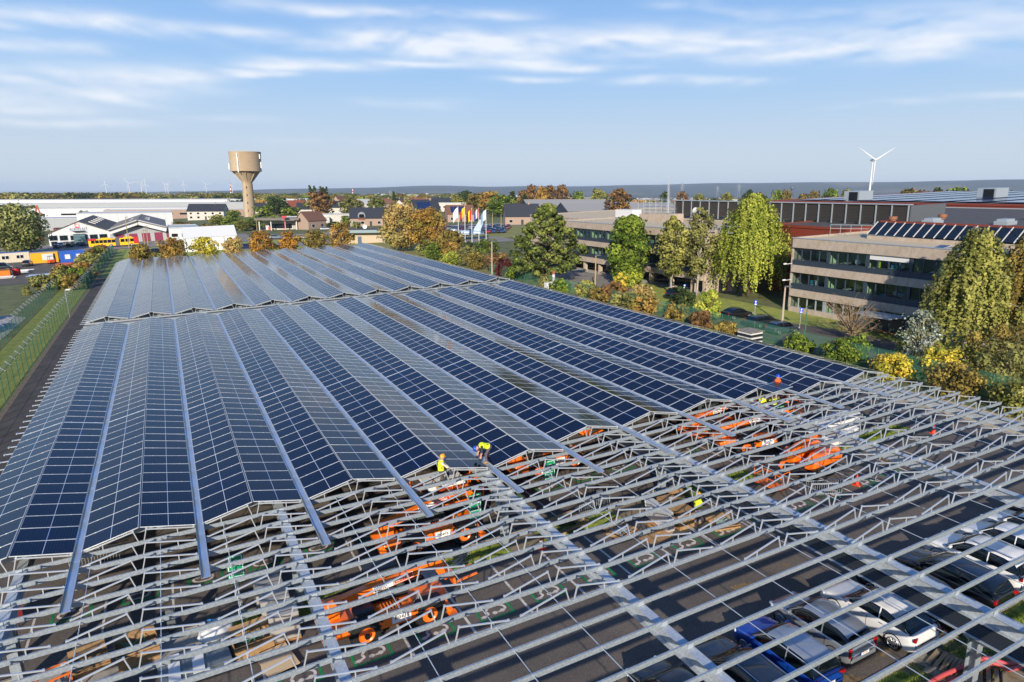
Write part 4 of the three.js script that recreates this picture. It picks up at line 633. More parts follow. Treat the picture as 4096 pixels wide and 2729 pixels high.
{
  // ---- plastics works with its sign, on the plane a = 290 ----
  const A0 = 290, toL = (x, y) => onA(x, y, A0), z7 = (x, y) => [x / 2.299, 700 + y / 2.299];
  const [bL] = toL(...z7(440, 560)), [bM] = toL(...z7(1010, 560)), nP = toL(...z7(705, 440))[1] + 0.4, nEl = toL(...z7(430, 545))[1], base = -0.6;
  const t = sthing('workshop_building', 'white gabled works building with a red and blue company sign', 'building', (bL + bM) / 2, A0, {}); const W = bM - bL, h0 = nEl, h1 = toL(...z7(715, 432))[1], D = 68;
  part(t, 'wall', [prism([[-W / 2, base], [W / 2, base], [W / 2, h0 * 0.98], [0.2, h1], [-W / 2, h0]], -D, 0)], MAT.claddingWhite);
  for (let i = 1; i < 8; i++) part(t, 'wall_joint', [box(0.1, h0, 0.05, -W / 2 + W * i / 8, h0 / 2, 0.02)], MAT.lightgrey);
  const rs = (x0, y0, x1, y1) => { const l = Math.hypot(x1 - x0, y1 - y0); return box(l + 0.3, 0.25, D + 0.6).applyMatrix4(M4((x0 + x1) / 2, (y0 + y1) / 2 + 0.16, -D / 2, 0, 0, Math.atan2(y1 - y0, x1 - x0))); };
  const rf = part(t, 'roof', [rs(-W / 2, h0, 0.2, h1), rs(0.2, h1, W / 2, h0 * 0.98)], std(0x6a645c, 0.85, 0, { map: patchTex(256, '#ffffff', '#b9b2a8', 5, 0.15, 0.1, 1.3) }));
  for (let i = 0; i < 5; i++) part(rf, 'rooflight', [box(2.4, 0.3, 1.2).applyMatrix4(M4(W * 0.2, h1 - (h1 - h0) * 0.33 + 0.4, -10 - i * 11, 0, 0, Math.atan2(h0 - h1, W / 2)))], MAT.offwhite);
  const wn = (x, y, w, h, cols) => { const f = part(t, 'window', [box(w + 0.3, h + 0.3, 0.1, x, y, 0.05)], MAT.slateFrame); for (let c = 0; c < cols; c++) part(f, 'pane', [box(w / cols - 0.1, h, 0.06, x - w / 2 + w * (c + 0.5) / cols, y, 0.1)], MAT.glassDark); };
  for (const [zx, zy] of [[490, 582], [585, 580], [862, 570], [950, 566]]) { const [b, n] = toL(...z7(zx, zy)); wn(b - (bL + bM) / 2, n, 2.2, 1.5, 2); }
  for (const [zx, zy] of [[500, 635], [600, 635], [675, 578], [770, 575], [685, 630]]) { const [b, n] = toL(...z7(zx, zy)); wn(b - (bL + bM) / 2, n, 1.6, 1.4, 2); }
  { const [b, n] = toL(...z7(730, 560)); const e = part(t, 'entrance_glazing', [box(3.6, n + 0.6, 1.2, b - (bL + bM) / 2, (n + 0.6) / 2, 0.8)], phys(0x5f7c80, 0.08, 0.1)); for (let i = 0; i < 5; i++) part(e, 'glazing_bar', [box(3.7, 0.1, 1.3, b - (bL + bM) / 2, 0.8 + i * 1.05, 0.82)], MAT.slateFrame); }
  { const sign = canvasTex(512, 260, (g, w, h) => { g.fillStyle = '#c9cac8'; g.fillRect(0, 0, w, h); g.strokeStyle = '#c8202a'; g.lineWidth = 22; g.strokeRect(190, 12, 110, 110); g.fillStyle = '#c8202a'; g.beginPath(); g.moveTo(180, 130); g.lineTo(250, 70); g.lineTo(250, 130); g.fill(); g.fillStyle = '#c9cac8'; g.beginPath(); g.moveTo(240, 12); g.lineTo(300, 12); g.lineTo(300, 50); g.fill(); g.fillStyle = '#1d2358'; g.font = 'italic bold 104px sans-serif'; g.textAlign = 'center'; g.fillText('ALBOPLAST', w / 2, 212, 500); g.fillRect(20, 228, 470, 8); }); const [b, n] = toL(...z7(714, 485)); const m = part(t, 'company_sign', [new THREE.PlaneGeometry(5.6, 2.85).translate(0, 0, 0)], std(0xffffff, 0.6, 0, { map: sign })); m.position.set(b - (bL + bM) / 2, n, 0.08); }
  // second hall to its right with a wide open-sided gable
  const [b2L] = toL(...z7(1010, 560)), [b2R] = toL(...z7(1528, 540)), [bPk, nPk] = toL(...z7(1265, 420)); const W2 = b2R - b2L, hL = toL(...z7(1015, 520))[1], c2 = (b2L + b2R) / 2;
  const t2 = sthing('workshop_building', 'white gabled shed with magenta roller doors behind the yellow bus', 'building', c2, A0 - 4, {});
  part(t2, 'wall', [prism([[-W2 / 2 + 0.1, base], [W2 / 2, base], [W2 / 2, hL], [bPk - c2, nPk - 2.2], [-W2 / 2 + 0.1, hL]], -72, -2)], MAT.claddingGrey);
  part(t2, 'gable_fascia', [bar([-W2 / 2, hL, 0.2], [bPk - c2, nPk - 0.4, 0.2], 1.0, 1.8), bar([bPk - c2, nPk - 0.4, 0.2], [W2 / 2 + 0.3, hL, 0.2], 1.0, 1.8)], MAT.claddingWhite);
  const rs2 = (x0, y0, x1, y1, d) => { const l = Math.hypot(x1 - x0, y1 - y0); return box(l + 0.3, 0.25, d).applyMatrix4(M4((x0 + x1) / 2, (y0 + y1) / 2 + 0.2, -d / 2 + 1.6, 0, 0, Math.atan2(y1 - y0, x1 - x0))); };
  const rf2 = part(t2, 'roof', [rs2(-W2 / 2, hL + 0.5, bPk - c2, nPk, 76), rs2(bPk - c2, nPk, W2 / 2 + 0.3, hL + 0.5, 76)], std(0x77726a, 0.85));
  for (let i = 0; i < 4; i++) for (const s of [-1, 1]) part(rf2, 'rooflight', [box(2, 0.25, 1.2).applyMatrix4(M4(bPk - c2 + s * W2 * 0.14, nPk - (nPk - hL) * 0.28 + 0.4, -26 - i * 8, 0, 0, -s * 0.25))], MAT.offwhite);
  for (let i = 0; i < 5; i++) part(t2, 'roller_door', [box(2.7, 3.2, 0.1, -W2 / 2 + 3.4 + i * 4.2, 1.5, -1.9)], std(0x7a1f42, 0.6));
  for (let i = 0; i < 30; i++) part(t2, 'cladding_rib', [box(0.06, 3.2, 0.06, -W2 / 2 + 1 + i * 0.72, 4.4, -1.95)], MAT.claddingGrey);
  flatHall('showroom_building', 'flat roofed glass fronted showroom with rooftop solar panels', S(b2R + 5.6, 0, A0 - 14), SITE_TURN, { w: 9.6, d: 24, h: 5.4, wall: MAT.claddingWhite, win: 3 }).children[1].material = MAT.pvRoof;
  flatHall('warehouse', 'white flat warehouse behind the gabled works building', S(-15.5, 0, 386), SITE_TURN, { w: 40, d: 26, h: 8.4, bays: 12 });
  // ---- far left warehouses ----
  const far = [[390, 828, 60, 330, 12, 'long white warehouse under the wood on the skyline', 0.05, 780, 430], [215, 856, 30, 150, 8.5, 'low white office warehouse with dark window strips', 0.1, 560, 180], [640, 830, 40, 210, 9, 'long pale grey logistics shed with a flat roof', 0, 640, 250], [540, 842, 30, 90, 7.5, 'white company shed with a plain front', 0.05, 560, 95], [40, 845, 40, 60, 9, 'dark blue fronted warehouse at the edge of the estate', 0.2, 660, 50], [90, 862, 24, 70, 6, 'low grey workshop beside the red crane', 0.1, 430, 60], [700, 850, 20, 60, 6, 'brown brick factory row with small windows', 0.05, 520, 85]];
  far.forEach(([x, y, d, w, h, label, tn, dist, wm], i) => { flatHall('warehouse', label, columnAt(x, dist), SITE_TURN * 0.7 + tn, { w: wm, d, h: h, bays: Math.min(14, Math.round(wm / 9)), win: i === 1 || i === 3 || i === 6 ? 8 : 0, doors: i === 0 || i === 2 ? 9 : 0, wall: i === 4 ? std(0x2c3a55, 0.6) : i === 6 ? MAT.brick : i % 3 === 2 ? MAT.claddingGrey : MAT.claddingWhite }); });
  // ---- houses of the village, nearest first ----
  house('brick_house', 'small pink brick house with its gable to the road beside a hedge', G(1245, 915), -0.5 + Math.PI / 2, { w: 11, d: 8, eave: 3.6, ridge: 7.4, wall: MAT.brick, roof: MAT.roofBrown, wins: 2 });
  flatHall('shed', 'low white roofed shed behind the pink brick house', columnAt(1215, 345), 0.3, { w: 22, d: 14, h: 4, wall: MAT.plaster, roof: MAT.white });
  flatHall('shed', 'grey sheet roofed barn beside the pink brick house', columnAt(1330, 350), 0.25, { w: 20, d: 16, h: 4.6, wall: MAT.plaster, roof: std(0x8d8880, 0.9) });
  { const t = thing('petrol_station', 'flat canopied filling station with a red and white pole sign', 'building', G(1120, 920), { turn: 0.1 }); part(t, 'canopy', [box(19, 0.9, 10, 0, 4.9, 0)], std(0x6e675c, 0.8)); for (const x of [-8, -3, 3, 8]) part(t, 'pillar', [box(0.4, 4.6, 0.4, x, 2.2, 3)], MAT.offwhite); part(t, 'shop', [box(15, 4, 5, 1, 1.9, -4)], MAT.plaster); part(t, 'shop_window', [box(10, 2, 0.1, 0, 1.6, -1.45)], MAT.glassDark); part(t, 'fuel_pump', [box(0.8, 1.6, 0.6, -4, 0.8, 2)], MAT.red); part(t, 'pole_sign', [cyl(0.12, 0.12, 6, 4, 3, 8, 8), rbox(2, 0.9, 0.3, 0.1, 4, 6, 8)], MAT.red); }
  const h2 = house('brick_house', 'brick house with a dark roof and an arched dormer balcony', G(1470, 902), 0.15, { w: 15, d: 10, eave: 3.4, ridge: 8, wall: MAT.brick, wins: 4 }); part(h2, 'arched_dormer', [cyl(1.7, 1.7, 3, -2.2, 4.6, 3.4, 18, Math.PI / 2), box(3.4, 2.2, 3, -2.2, 3.6, 3.4)], MAT.grey); part(h2, 'balcony_rail', [box(3, 0.9, 0.1, -2.2, 3.2, 5.2)], MAT.roofTile); part(h2, 'balcony_opening', [box(2.2, 2.2, 0.1, -2.2, 4.2, 4.95)], MAT.glassDark);
  house('brick_house', 'tall brown brick house with a black solar roof behind the orange tree', G(1700, 892), 0.55, { w: 13, d: 10, eave: 4, ridge: 10.6, wall: MAT.brick, wins: 3, pv: true });
  house('brick_house', 'brown tiled brick house behind the flag poles', G(1838, 886), 0.25, { w: 13, d: 9, eave: 3.6, ridge: 7.6, wall: MAT.brick, roof: MAT.roofBrown, wins: 3, pv: true });
  flatHall('white_house', 'white flat roofed house beyond the staff car park', G(1808, 846), 0.1, { w: 24, d: 10, h: 6, wall: MAT.plaster, win: 5 });
  house('white_house', 'white house with a long dark roof below the water tower', G(835, 878), 0.12, { w: 22, d: 11, eave: 5.2, ridge: 9.5, wall: MAT.plaster, wins: 5 });
  house('white_house', 'white cottage with dormers beside the water tower', columnAt(1040, 520), 0.4, { w: 16, d: 9, eave: 3.2, ridge: 8, wall: MAT.plaster, wins: 3 });
  // rows of village roofs: px x, dist, width, ridge, wall, roof
  const vill = [[1235, 470, 16, 8, 'plaster', 'roofDark', 0.2], [1180, 520, 15, 9, 'plaster', 'roofTile', 0.9], [1330, 480, 18, 8.4, 'plaster', 'roofDark', 0.1], [1360, 540, 12, 11, 'brick', 'roofBrown', 1.2], [1450, 560, 15, 8, 'plaster', 'claddingGrey', 0.3], [1500, 610, 14, 8, 'plaster', 'roofDark', 1.0], [1535, 560, 16, 8.5, 'brick', 'roofBrown', 0.4], [1580, 640, 17, 8, 'plaster', 'roofDark', 0.2], [1615, 570, 15, 8, 'plaster', 'roofDark', 0.25], [1650, 660, 16, 8.4, 'brick', 'roofTile', 0.8], [1690, 600, 15, 8, 'plaster', 'roofBrown', 0.3], [1745, 640, 14, 9, 'plaster', 'roofDark', 0.15], [1785, 560, 15, 9, 'plaster', 'roofDark', 0.3], [1610, 520, 13, 8, 'plaster', 'roofBrown', 1.3], [1905, 700, 15, 8, 'brick', 'roofTile', 0.5], [2070, 440, 16, 8, 'brick', 'roofDark', 0.1]];
  const rword = { roofDark: 'slate', roofTile: 'red tiled', roofBrown: 'brown tiled', claddingGrey: 'pale grey' }, wword = { plaster: 'white', brick: 'brick' };
  vill.forEach(([x, d, w, r, wl, rf_, tn], i) => house('village_house', `${wword[wl]} house with a ${rword[rf_]} roof among the village trees`, columnAt(x, d), tn, { w, d: 9, eave: r * 0.5, ridge: r, wall: MAT[wl], roof: MAT[rf_], wins: 3, group: 'village houses among the trees' }));
  // gate house at the car park entrance
  { const t = thing('gate_house', 'flat roofed gate house with a pale blue fascia at the entrance', 'building', G(1452, 972), { turn: 0.2 }); part(t, 'wall', [box(13, 3.6, 5.5, 0, 1.6, -1)], std(0xb8a78f, 0.85)); part(t, 'roof', [box(19, 0.9, 9, -0.5, 3.9, -0.5)], std(0x7e9296, 0.6)); part(t, 'roof_top', [box(18, 0.1, 8, -0.5, 4.42, -0.5)], MAT.felt); part(t, 'door', [box(1.2, 2.2, 0.1, -1, 1.1, 1.8)], std(0x44566a, 0.6)); part(t, 'window', [box(3.4, 1.6, 0.1, -4.2, 1.9, 1.8)], MAT.glassDark); for (const x of [-8.5, 6.8]) part(t, 'post', [box(0.3, 3.5, 0.3, x, 1.7, 3)], MAT.offwhite); part(t, 'satellite_dish', [cyl(0.7, 0.2, 0.25, 0, 0, 0, 16, 1.3).translate(0.8, 5.2, 0)], MAT.white); }
  // white marquee
  { const [bt0] = onA(1702 / 2.299, 1000, 228), [bt1] = onA(2190 / 2.299, 1000, 228), W = bt1 - bt0; const t = sthing('marquee', 'plain white marquee hall beyond the round trees', 'tent', (bt0 + bt1) / 2, 232, {}); part(t, 'roof', [prism([[-6, 4.2], [6, 4.2], [0, 7.2]], -W / 2, W / 2).rotateY(Math.PI / 2)], MAT.white); part(t, 'wall', [box(W - 0.2, 4.6, 11.6, 0, 1.9, 0)], MAT.white); for (let i = 0; i < 5; i++) part(t, 'frame_leg', [box(0.2, 4.4, 0.2, -W / 2 + W * (i + 0.1) / 4.2, 2, 5.9)], MAT.lightgrey); }
  // grey barns behind the pine and more roofs to the right
  const barn = (x, d, w, dp, e, r, label, tn) => house('barn', label, columnAt(x, d), tn, { w, d: dp, eave: e, ridge: r, wall: MAT.slate, roof: std(0x8b8a86, 0.8), wins: 0, chimney: false, door: false });
  barn(2270, 380, 50, 24, 5, 9.6, 'wide grey roofed barn with dark walls behind the pine', 0.25); barn(2395, 350, 40, 22, 4.5, 8.6, 'grey barn with pale roof sheets beyond the office wing', 0.25); barn(2570, 350, 32, 20, 4.5, 8.4, 'smaller dark gabled barn behind the scaffold', 0.3);
  house('village_house', 'old house with two dormers left of the pine', columnAt(2085, 300), 0.1, { w: 15, d: 9, eave: 3.4, ridge: 8.6, wall: MAT.brick, wins: 3 });
  for (const [x, d, tn, wl, rf_, w] of [[3180, 360, 0.3, 'brick', 'roofTile', 14], [3285, 390, 0.2, 'plaster', 'roofTile', 22], [3450, 380, 0.35, 'brick', 'roofDark', 20], [3500, 430, 0.9, 'brick', 'roofTile', 12], [3730, 380, 0.7, 'brick', 'claddingGrey', 14], [3765, 420, 0.2, 'brick', 'roofTile', 14], [3850, 400, 0.4, 'plaster', 'roofDark', 17], [3905, 360, 0.3, 'brick', 'roofBrown', 18], [4080, 420, 0.6, 'brick', 'roofBrown', 14], [2720, 640, 0.3, 'plaster', 'roofTile', 14], [2640, 620, 0.3, 'plaster', 'roofDark', 14]]) house('village_house', `${wword[wl]} house with a ${rword[rf_]} roof beyond the factory halls`, columnAt(x, d), tn, { w, d: 9, eave: 4.6, ridge: 9.4, wall: MAT[wl], roof: MAT[rf_], wins: 3, group: 'houses beyond the factory halls' });
}
// ---------- telehandlers and lifts ----------
const boelsTex = canvasTex(256, 128, (g, w, h) => { g.fillStyle = '#ece9e2'; g.fillRect(0, 0, w, h); g.strokeStyle = '#b8b4ac'; g.lineWidth = 4; g.strokeRect(4, 4, w - 8, h - 8); g.fillStyle = '#16161a'; g.font = 'bold 74px sans-serif'; g.textAlign = 'center'; g.fillText('Boels', w / 2, 78, 220); g.fillStyle = '#d03a18'; g.font = 'bold 24px sans-serif'; g.fillText('RENTAL', w * 0.7, 110, 100); });
const boomTex = canvasTex(512, 96, (g, w, h) => { g.fillStyle = '#ece9e2'; g.fillRect(0, 0, 250, h); g.fillStyle = '#16161a'; g.font = 'bold 46px sans-serif'; g.fillText('HANDY', 10, 42, 230); g.font = 'bold 56px sans-serif'; g.fillText('Boels', 12, 90, 190); g.fillStyle = '#d8480c'; g.fillRect(250, 0, 262, h); g.strokeStyle = '#f4f0e8'; g.lineWidth = 6; g.strokeRect(262, 8, 238, h - 16); g.fillStyle = '#f4f0e8'; g.font = 'bold 50px sans-serif'; g.fillText('RENTAL', 280, 66, 200); });
function bigWheel(parent, x, y, z, r, w, side) {
  const ty = [[r * 0.55, -w / 2], [r * 0.86, -w / 2], [r * 0.97, -w * 0.4], [r, -w * 0.2], [r, w * 0.2], [r * 0.97, w * 0.4], [r * 0.86, w / 2], [r * 0.55, w / 2]].map((p) => new THREE.Vector2(...p));
  const lugs = []; for (let i = 0; i < 18; i++) { const a = i / 18 * Math.PI * 2; lugs.push(new THREE.BoxGeometry(w * 0.55, 0.05, 0.1).applyMatrix4(M4(w * 0.22, r, 0, 0, 0, 0.0)).applyMatrix4(M4(0, 0, 0, a)), new THREE.BoxGeometry(w * 0.55, 0.05, 0.1).applyMatrix4(M4(-w * 0.22, r, 0)).applyMatrix4(M4(0, 0, 0, a + 0.17))); }
  const t = part(parent, 'wheel', [new THREE.LatheGeometry(ty, 28).rotateZ(Math.PI / 2), ...lugs].map((g) => (g.rotateY(Math.PI / 2), g)), MAT.rubber); t.position.set(x, y, z);
  const s = side; const rim = [[0.02, 0.1], [r * 0.2, 0.1], [r * 0.22, 0.0], [r * 0.36, -0.06], [r * 0.5, 0.02], [r * 0.58, 0.06], [r * 0.58, -0.1]].map((p) => new THREE.Vector2(...p));
  part(t, 'rim', [new THREE.LatheGeometry(rim, 24).rotateX(Math.PI / 2).scale(1, 1, s).translate(0, 0, s * w * 0.34)], MAT.orange); part(t, 'hub', [cyl(r * 0.17, r * 0.2, 0.12, 0, 0, s * (w * 0.34 + 0.12), 14, Math.PI / 2)], MAT.black);
  return t;
}
// front towards +x, near side +z; origin on the ground at the middle
function telehandler(label, b, a, turn, { lift = 0.06, ext = 1.2, platform = false, n = 0 } = {}) {
  const t = sthing('telehandler', label, 'telehandler', b, a, { turn, n, group: 'orange hire machines under the steel frame' }); t.userData.siteQ = true;
  t.scale.setScalar(1.07); const wr = 0.6, zb = 0.92;
  for (const x of [-1.3, 1.25]) for (const s of [-1, 1]) bigWheel(t, x, wr, s * zb, wr, 0.42, s);
  part(t, 'chassis', [rbox(4.6, 0.42, 0.9, 0.08, -0.05, 0.75, 0), rbox(1.1, 0.55, 1.9, 0.15, -2.25, 0.85, 0), prism([[-2.9, 0.62], [-1.9, 0.62], [-1.9, 1.05], [-2.6, 1.12], [-2.95, 0.95]], -0.85, 0.85, 0.05)], MAT.orange);
  const eng = part(t, 'engine_cover', [prism([[-0.75, 0.62], [0.75, 0.62], [0.85, 1.05], [0.6, 1.32], [-0.65, 1.32], [-0.85, 1.1]], 0.42, 1.12, 0.07)], MAT.orange);
  for (let i = 0; i < 6; i++) part(eng, 'grille_slot', [box(0.05, 0.02, 0.5, -0.5 + i * 0.13, 1.325, 0.75)], MAT.black);
  part(eng, 'hire_plate', [new THREE.PlaneGeometry(0.78, 0.4).translate(0.1, 0.93, 1.126)], std(0xffffff, 0.5, 0, { map: boelsTex }));
  part(t, 'fuel_tank', [rbox(0.8, 0.35, 0.5, 0.1, -1.25, 1.3, 0.55)], MAT.steelDark); const mg = prism([[-0.68, 0.98], [-0.48, 1.24], [0.48, 1.24], [0.68, 0.98], [0.58, 0.98], [0.42, 1.18], [-0.42, 1.18], [-0.58, 0.98]], 0.7, 1.16); for (const x of [-1.3, 1.25]) part(t, 'mudguard', mg, MAT.dark).position.x = x;
  // cab on the far side
  const cab = part(t, 'cab', [bar([-0.9, 1.1, -1.05], [-0.75, 2.3, -0.98], 0.07), bar([0.75, 1.1, -1.05], [0.35, 2.3, -0.98], 0.07), bar([-0.9, 1.1, -0.2], [-0.75, 2.3, -0.25], 0.07), bar([0.75, 1.1, -0.2], [0.35, 2.3, -0.25], 0.07), rbox(1.35, 0.1, 0.9, 0.05, -0.2, 2.33, -0.62), box(1.7, 0.55, 0.92, -0.05, 0.95, -0.62)], MAT.dark);
  part(cab, 'cab_glass', [prism([[-0.86, 1.2], [0.7, 1.2], [0.34, 2.26], [-0.73, 2.26]], -1.02, -1.01), prism([[-0.86, 1.2], [0.7, 1.2], [0.34, 2.26], [-0.73, 2.26]], -0.22, -0.21), bar([0.72, 1.2, -0.62], [0.36, 2.26, -0.62], 0.76, 0.012)], phys(0x9fb4ac, 0.05, 0, { transmission: 0.85, thickness: 0 })); part(cab, 'seat', [rbox(0.45, 0.12, 0.45, 0.05, -0.35, 1.35, -0.62), rbox(0.12, 0.6, 0.45, 0.05, -0.58, 1.65, -0.62)], MAT.black);
  // boom pivots at the rear
  const boom = new THREE.Group(); boom.name = 'boom'; t.add(boom); boom.position.set(-2.45, 1.62, 0.05); boom.rotation.z = lift;
  part(boom, 'boom_tube', [rbox(3.9, 0.36, 0.34, 0.03, 1.75, 0, 0), prism([[-0.35, -0.5], [0.3, -0.5], [0.5, 0.18], [-0.2, 0.22]], -0.3, 0.3, 0.03)], MAT.orange);
  part(boom, 'boom_inner', [rbox(1.1 + ext, 0.27, 0.25, 0.03, 4.1 + ext / 2 - 0.3, 0, 0)], MAT.orange); part(boom, 'hose_tray', [rbox(3.4, 0.12, 0.1, 0.03, 1.6, 0.16, -0.24)], MAT.black);
  part(boom, 'boom_sign', [new THREE.PlaneGeometry(1.7, 0.3).translate(2.6, 0.0, 0.172)], std(0xffffff, 0.5, 0, { map: boomTex }));
  const ex = 4.35 + ext; part(boom, 'boom_head', [prism([[ex - 0.4, -0.12], [ex, -0.1], [ex + 0.2, -0.75], [ex + 0.02, -0.95], [ex - 0.2, -0.7]], -0.16, 0.16, 0.03)], MAT.orange);
  if (platform) { const pf = part(t, 'work_platform', (() => { const L = 3.4, D = 1.7, out = [box(L, 0.08, D, 0, 0, 0)]; for (const y of [0.55, 1.1]) out.push(bar([-L / 2, y, D / 2], [L / 2, y, D / 2], 0.05), bar([-L / 2, y, -D / 2], [L / 2, y, -D / 2], 0.05), bar([-L / 2, y, -D / 2], [-L / 2, y, D / 2], 0.05), bar([L / 2, y, -D / 2], [L / 2, y, D / 2], 0.05)); for (const x of [-L / 2, -L / 4, 0, L / 4, L / 2]) for (const z of [-D / 2, D / 2]) out.push(bar([x, 0, z], [x, 1.1, z], 0.05)); return out; })(), MAT.orange); pf.position.set(...platform); part(pf, 'platform_deck', [box(3.3, 0.02, 1.6, 0, 0.06, 0)], MAT.wood); part(pf, 'bracket', [bar([0, -0.05, 0], [0.2, -0.9, 0.2], 0.2)], MAT.orange); }
  else { part(boom, 'fork_carriage', [box(0.1, 0.5, 1.1, ex + 0.25, -0.8, 0), box(0.06, 0.7, 0.06, ex + 0.25, -0.7, 0.4), box(0.06, 0.7, 0.06, ex + 0.25, -0.7, -0.4), box(1.05, 0.05, 0.1, ex + 0.8, -1.05, 0.35), box(1.05, 0.05, 0.1, ex + 0.8, -1.05, -0.35)], MAT.orange); }
  for (const s of [-1, 1]) { part(t, 'stabiliser', [bar([1.95, 0.9, s * 0.45], [2.25, 0.25, s * 0.85], 0.16), rbox(0.4, 0.08, 0.36, 0.03, 2.28, 0.2, s * 0.9)], MAT.orange); }
  part(t, 'mirror', [bar([0.6, 1.35, 1.1], [0.75, 1.7, 1.3], 0.03), rbox(0.06, 0.3, 0.2, 0.03, 0.75, 1.78, 1.32)], MAT.grey);
  return t;
}
// boom lift with its arms folded
function boomLift(label, b, a, turn) {
  const t = sthing('boom_lift', label, 'boom lift', b, a, { turn, group: 'orange hire machines under the steel frame' });
  for (const x of [-0.95, 0.95]) for (const s of [-1, 1]) bigWheel(t, x, 0.42, s * 0.85, 0.42, 0.32, s);
  part(t, 'chassis', [rbox(2.7, 0.4, 1.3, 0.08, 0, 0.6, 0)], MAT.steelDark);
  part(t, 'turret', [prism([[-1.9, 0.85], [1.1, 0.85], [1.15, 1.3], [0.5, 1.75], [-1.4, 1.85], [-2.0, 1.5]], -1.05, -0.3, 0.1), prism([[-1.9, 0.85], [1.1, 0.85], [1.15, 1.3], [0.5, 1.7], [-1.4, 1.85], [-2.0, 1.5]], 0.3, 1.05, 0.1), rbox(2.4, 0.3, 1.6, 0.08, -0.3, 0.9, 0)], MAT.orange);
  const st = part(t, 'hire_plate', [new THREE.PlaneGeometry(0.7, 0.35).translate(-0.5, 1.3, 1.056)], std(0xffffff, 0.5, 0, { map: boelsTex })); part(t, 'warning_sticker', [box(0.3, 0.2, 0.01, 0.5, 1.35, 1.055)], MAT.yellow);
  part(t, 'lower_arm', [bar([-1.3, 1.6, 0], [2.3, 2.05, 0], 0.3, 0.34)], MAT.orange); part(t, 'upper_arm', [bar([2.4, 2.2, 0], [-1.0, 2.5, 0], 0.24, 0.28), bar([2.3, 1.9, 0], [2.5, 2.4, 0], 0.3)], MAT.orange); part(t, 'jib', [bar([2.4, 2.1, 0], [3.4, 1.0, 0], 0.18)], MAT.orange);
  const bk = part(t, 'basket', (() => { const o = [box(0.8, 0.06, 1.8, 3.9, 0.45, 0)]; for (const y of [0.95, 1.5]) o.push(bar([3.5, y, -0.9], [3.5, y, 0.9], 0.04), bar([4.3, y, -0.9], [4.3, y, 0.9], 0.04), bar([3.5, y, -0.9], [4.3, y, -0.9], 0.04), bar([3.5, y, 0.9], [4.3, y, 0.9], 0.04)); for (const x of [3.5, 4.3]) for (const z of [-0.9, 0, 0.9]) o.push(bar([x, 0.45, z], [x, 1.5, z], 0.04)); return o; })(), MAT.orange); part(bk, 'control_box', [rbox(0.3, 0.35, 0.5, 0.04, 3.6, 1.4, 0)], MAT.dark);
  return t;
}
telehandler('orange telehandler with hire company plates parked across two charging bays', 6.55, 24.95, 0, { lift: 0.12, ext: 0.35 });
telehandler('orange telehandler holding up a caged work platform below the roof edge', 10.5, 30.25, 0, { lift: 0.2, ext: 0.2, platform: [1.5, 1.33, -1.75] });
telehandler('orange telehandler half hidden below the roof edge right of the bent worker', 20.4, 35.0, 0, { lift: 0.22, ext: 0.4 });
telehandler('orange telehandler beneath the frame between two gutters', 34.0, 33.8, 0.05, { lift: 0.1, ext: 0.3 });
telehandler('orange telehandler standing tail on behind the column by the grass strip', 34.4, 30.4, -0.35, { lift: 0.2, ext: 0.1 });
boomLift('orange boom lift with folded arms near the traffic cone', 34.0, 25.9, Math.PI + 0.12);
{ const t = sthing('scissor_lift', 'orange scissor lift raised below the carried solar panel', 'scissor lift', 38.1, 32.4, { n: 0.02, group: 'orange hire machines under the steel frame' });
  part(t, 'base', [rbox(2.6, 0.45, 1.5, 0.06, 0, 0.58, 0)], MAT.orange); for (const x of [-0.9, 0.9]) for (const s of [-1, 1]) bigWheel(t, x, 0.38, s * 0.75, 0.38, 0.26, s);
  for (let k = 0; k < 1; k++) { const y = 0.86; for (const z of [-0.55, 0.55]) part(t, 'scissor_arm', [bar([-1.1, y, z], [1.1, y + 0.08, z], 0.06, 0.06), bar([1.1, y, z * 0.85], [-1.1, y + 0.08, z * 0.85], 0.1, 0.06)], MAT.orange); }
  const d = part(t, 'platform', [box(3.2, 0.1, 1.9, 0.2, 1.0, 0)], MAT.steelDark), rl = []; for (const y of [1.6, 2.1]) rl.push(bar([-1.4, y, 0.95], [1.8, y, 0.95], 0.05), bar([-1.4, y, -0.95], [1.8, y, -0.95], 0.05), bar([-1.4, y, -0.95], [-1.4, y, 0.95], 0.05), bar([1.8, y, -0.95], [1.8, y, 0.95], 0.05)); for (const x of [-1.4, -0.6, 0.2, 1, 1.8]) for (const z of [-0.95, 0.95]) rl.push(bar([x, 1.05, z], [x, 2.1, z], 0.05)); part(d, 'guard_rail', rl, MAT.orange); }
// ---------- cars: a lofted body, a glazed cabin with a roof skin, wheels, lamps ----------
function loftGrid(secs, closed = false) { // secs: list of equal-length point lists
  const n = secs.length, m = secs[0].length, pos = [], uv = [], idx = [];
  secs.forEach((s, i) => s.forEach((p, j) => { pos.push(...p); uv.push(i / n, j / m); }));
  for (let i = 0; i < n - 1; i++) for (let j = 0; j < m - 1; j++) { const a = i * m + j, b = a + m; idx.push(a, b, a + 1, b, b + 1, a + 1); }
  const cap = (i, flip) => { const c = pos.length / 3; let x = 0, y = 0, z = 0; secs[i].forEach((p) => { x += p[0] / m; y += p[1] / m; z += p[2] / m; }); pos.push(x, y, z); uv.push(0, 0); for (let j = 0; j < m - 1; j++) flip ? idx.push(c, i * m + j + 1, i * m + j) : idx.push(c, i * m + j, i * m + j + 1); };
  if (closed) { cap(0, true); cap(n - 1, false); }
  const g = new THREE.BufferGeometry(); g.setAttribute('position', new THREE.Float32BufferAttribute(pos, 3)); g.setAttribute('uv', new THREE.Float32BufferAttribute(uv, 2)); g.setIndex(idx); g.computeVertexNormals(); return g;
}
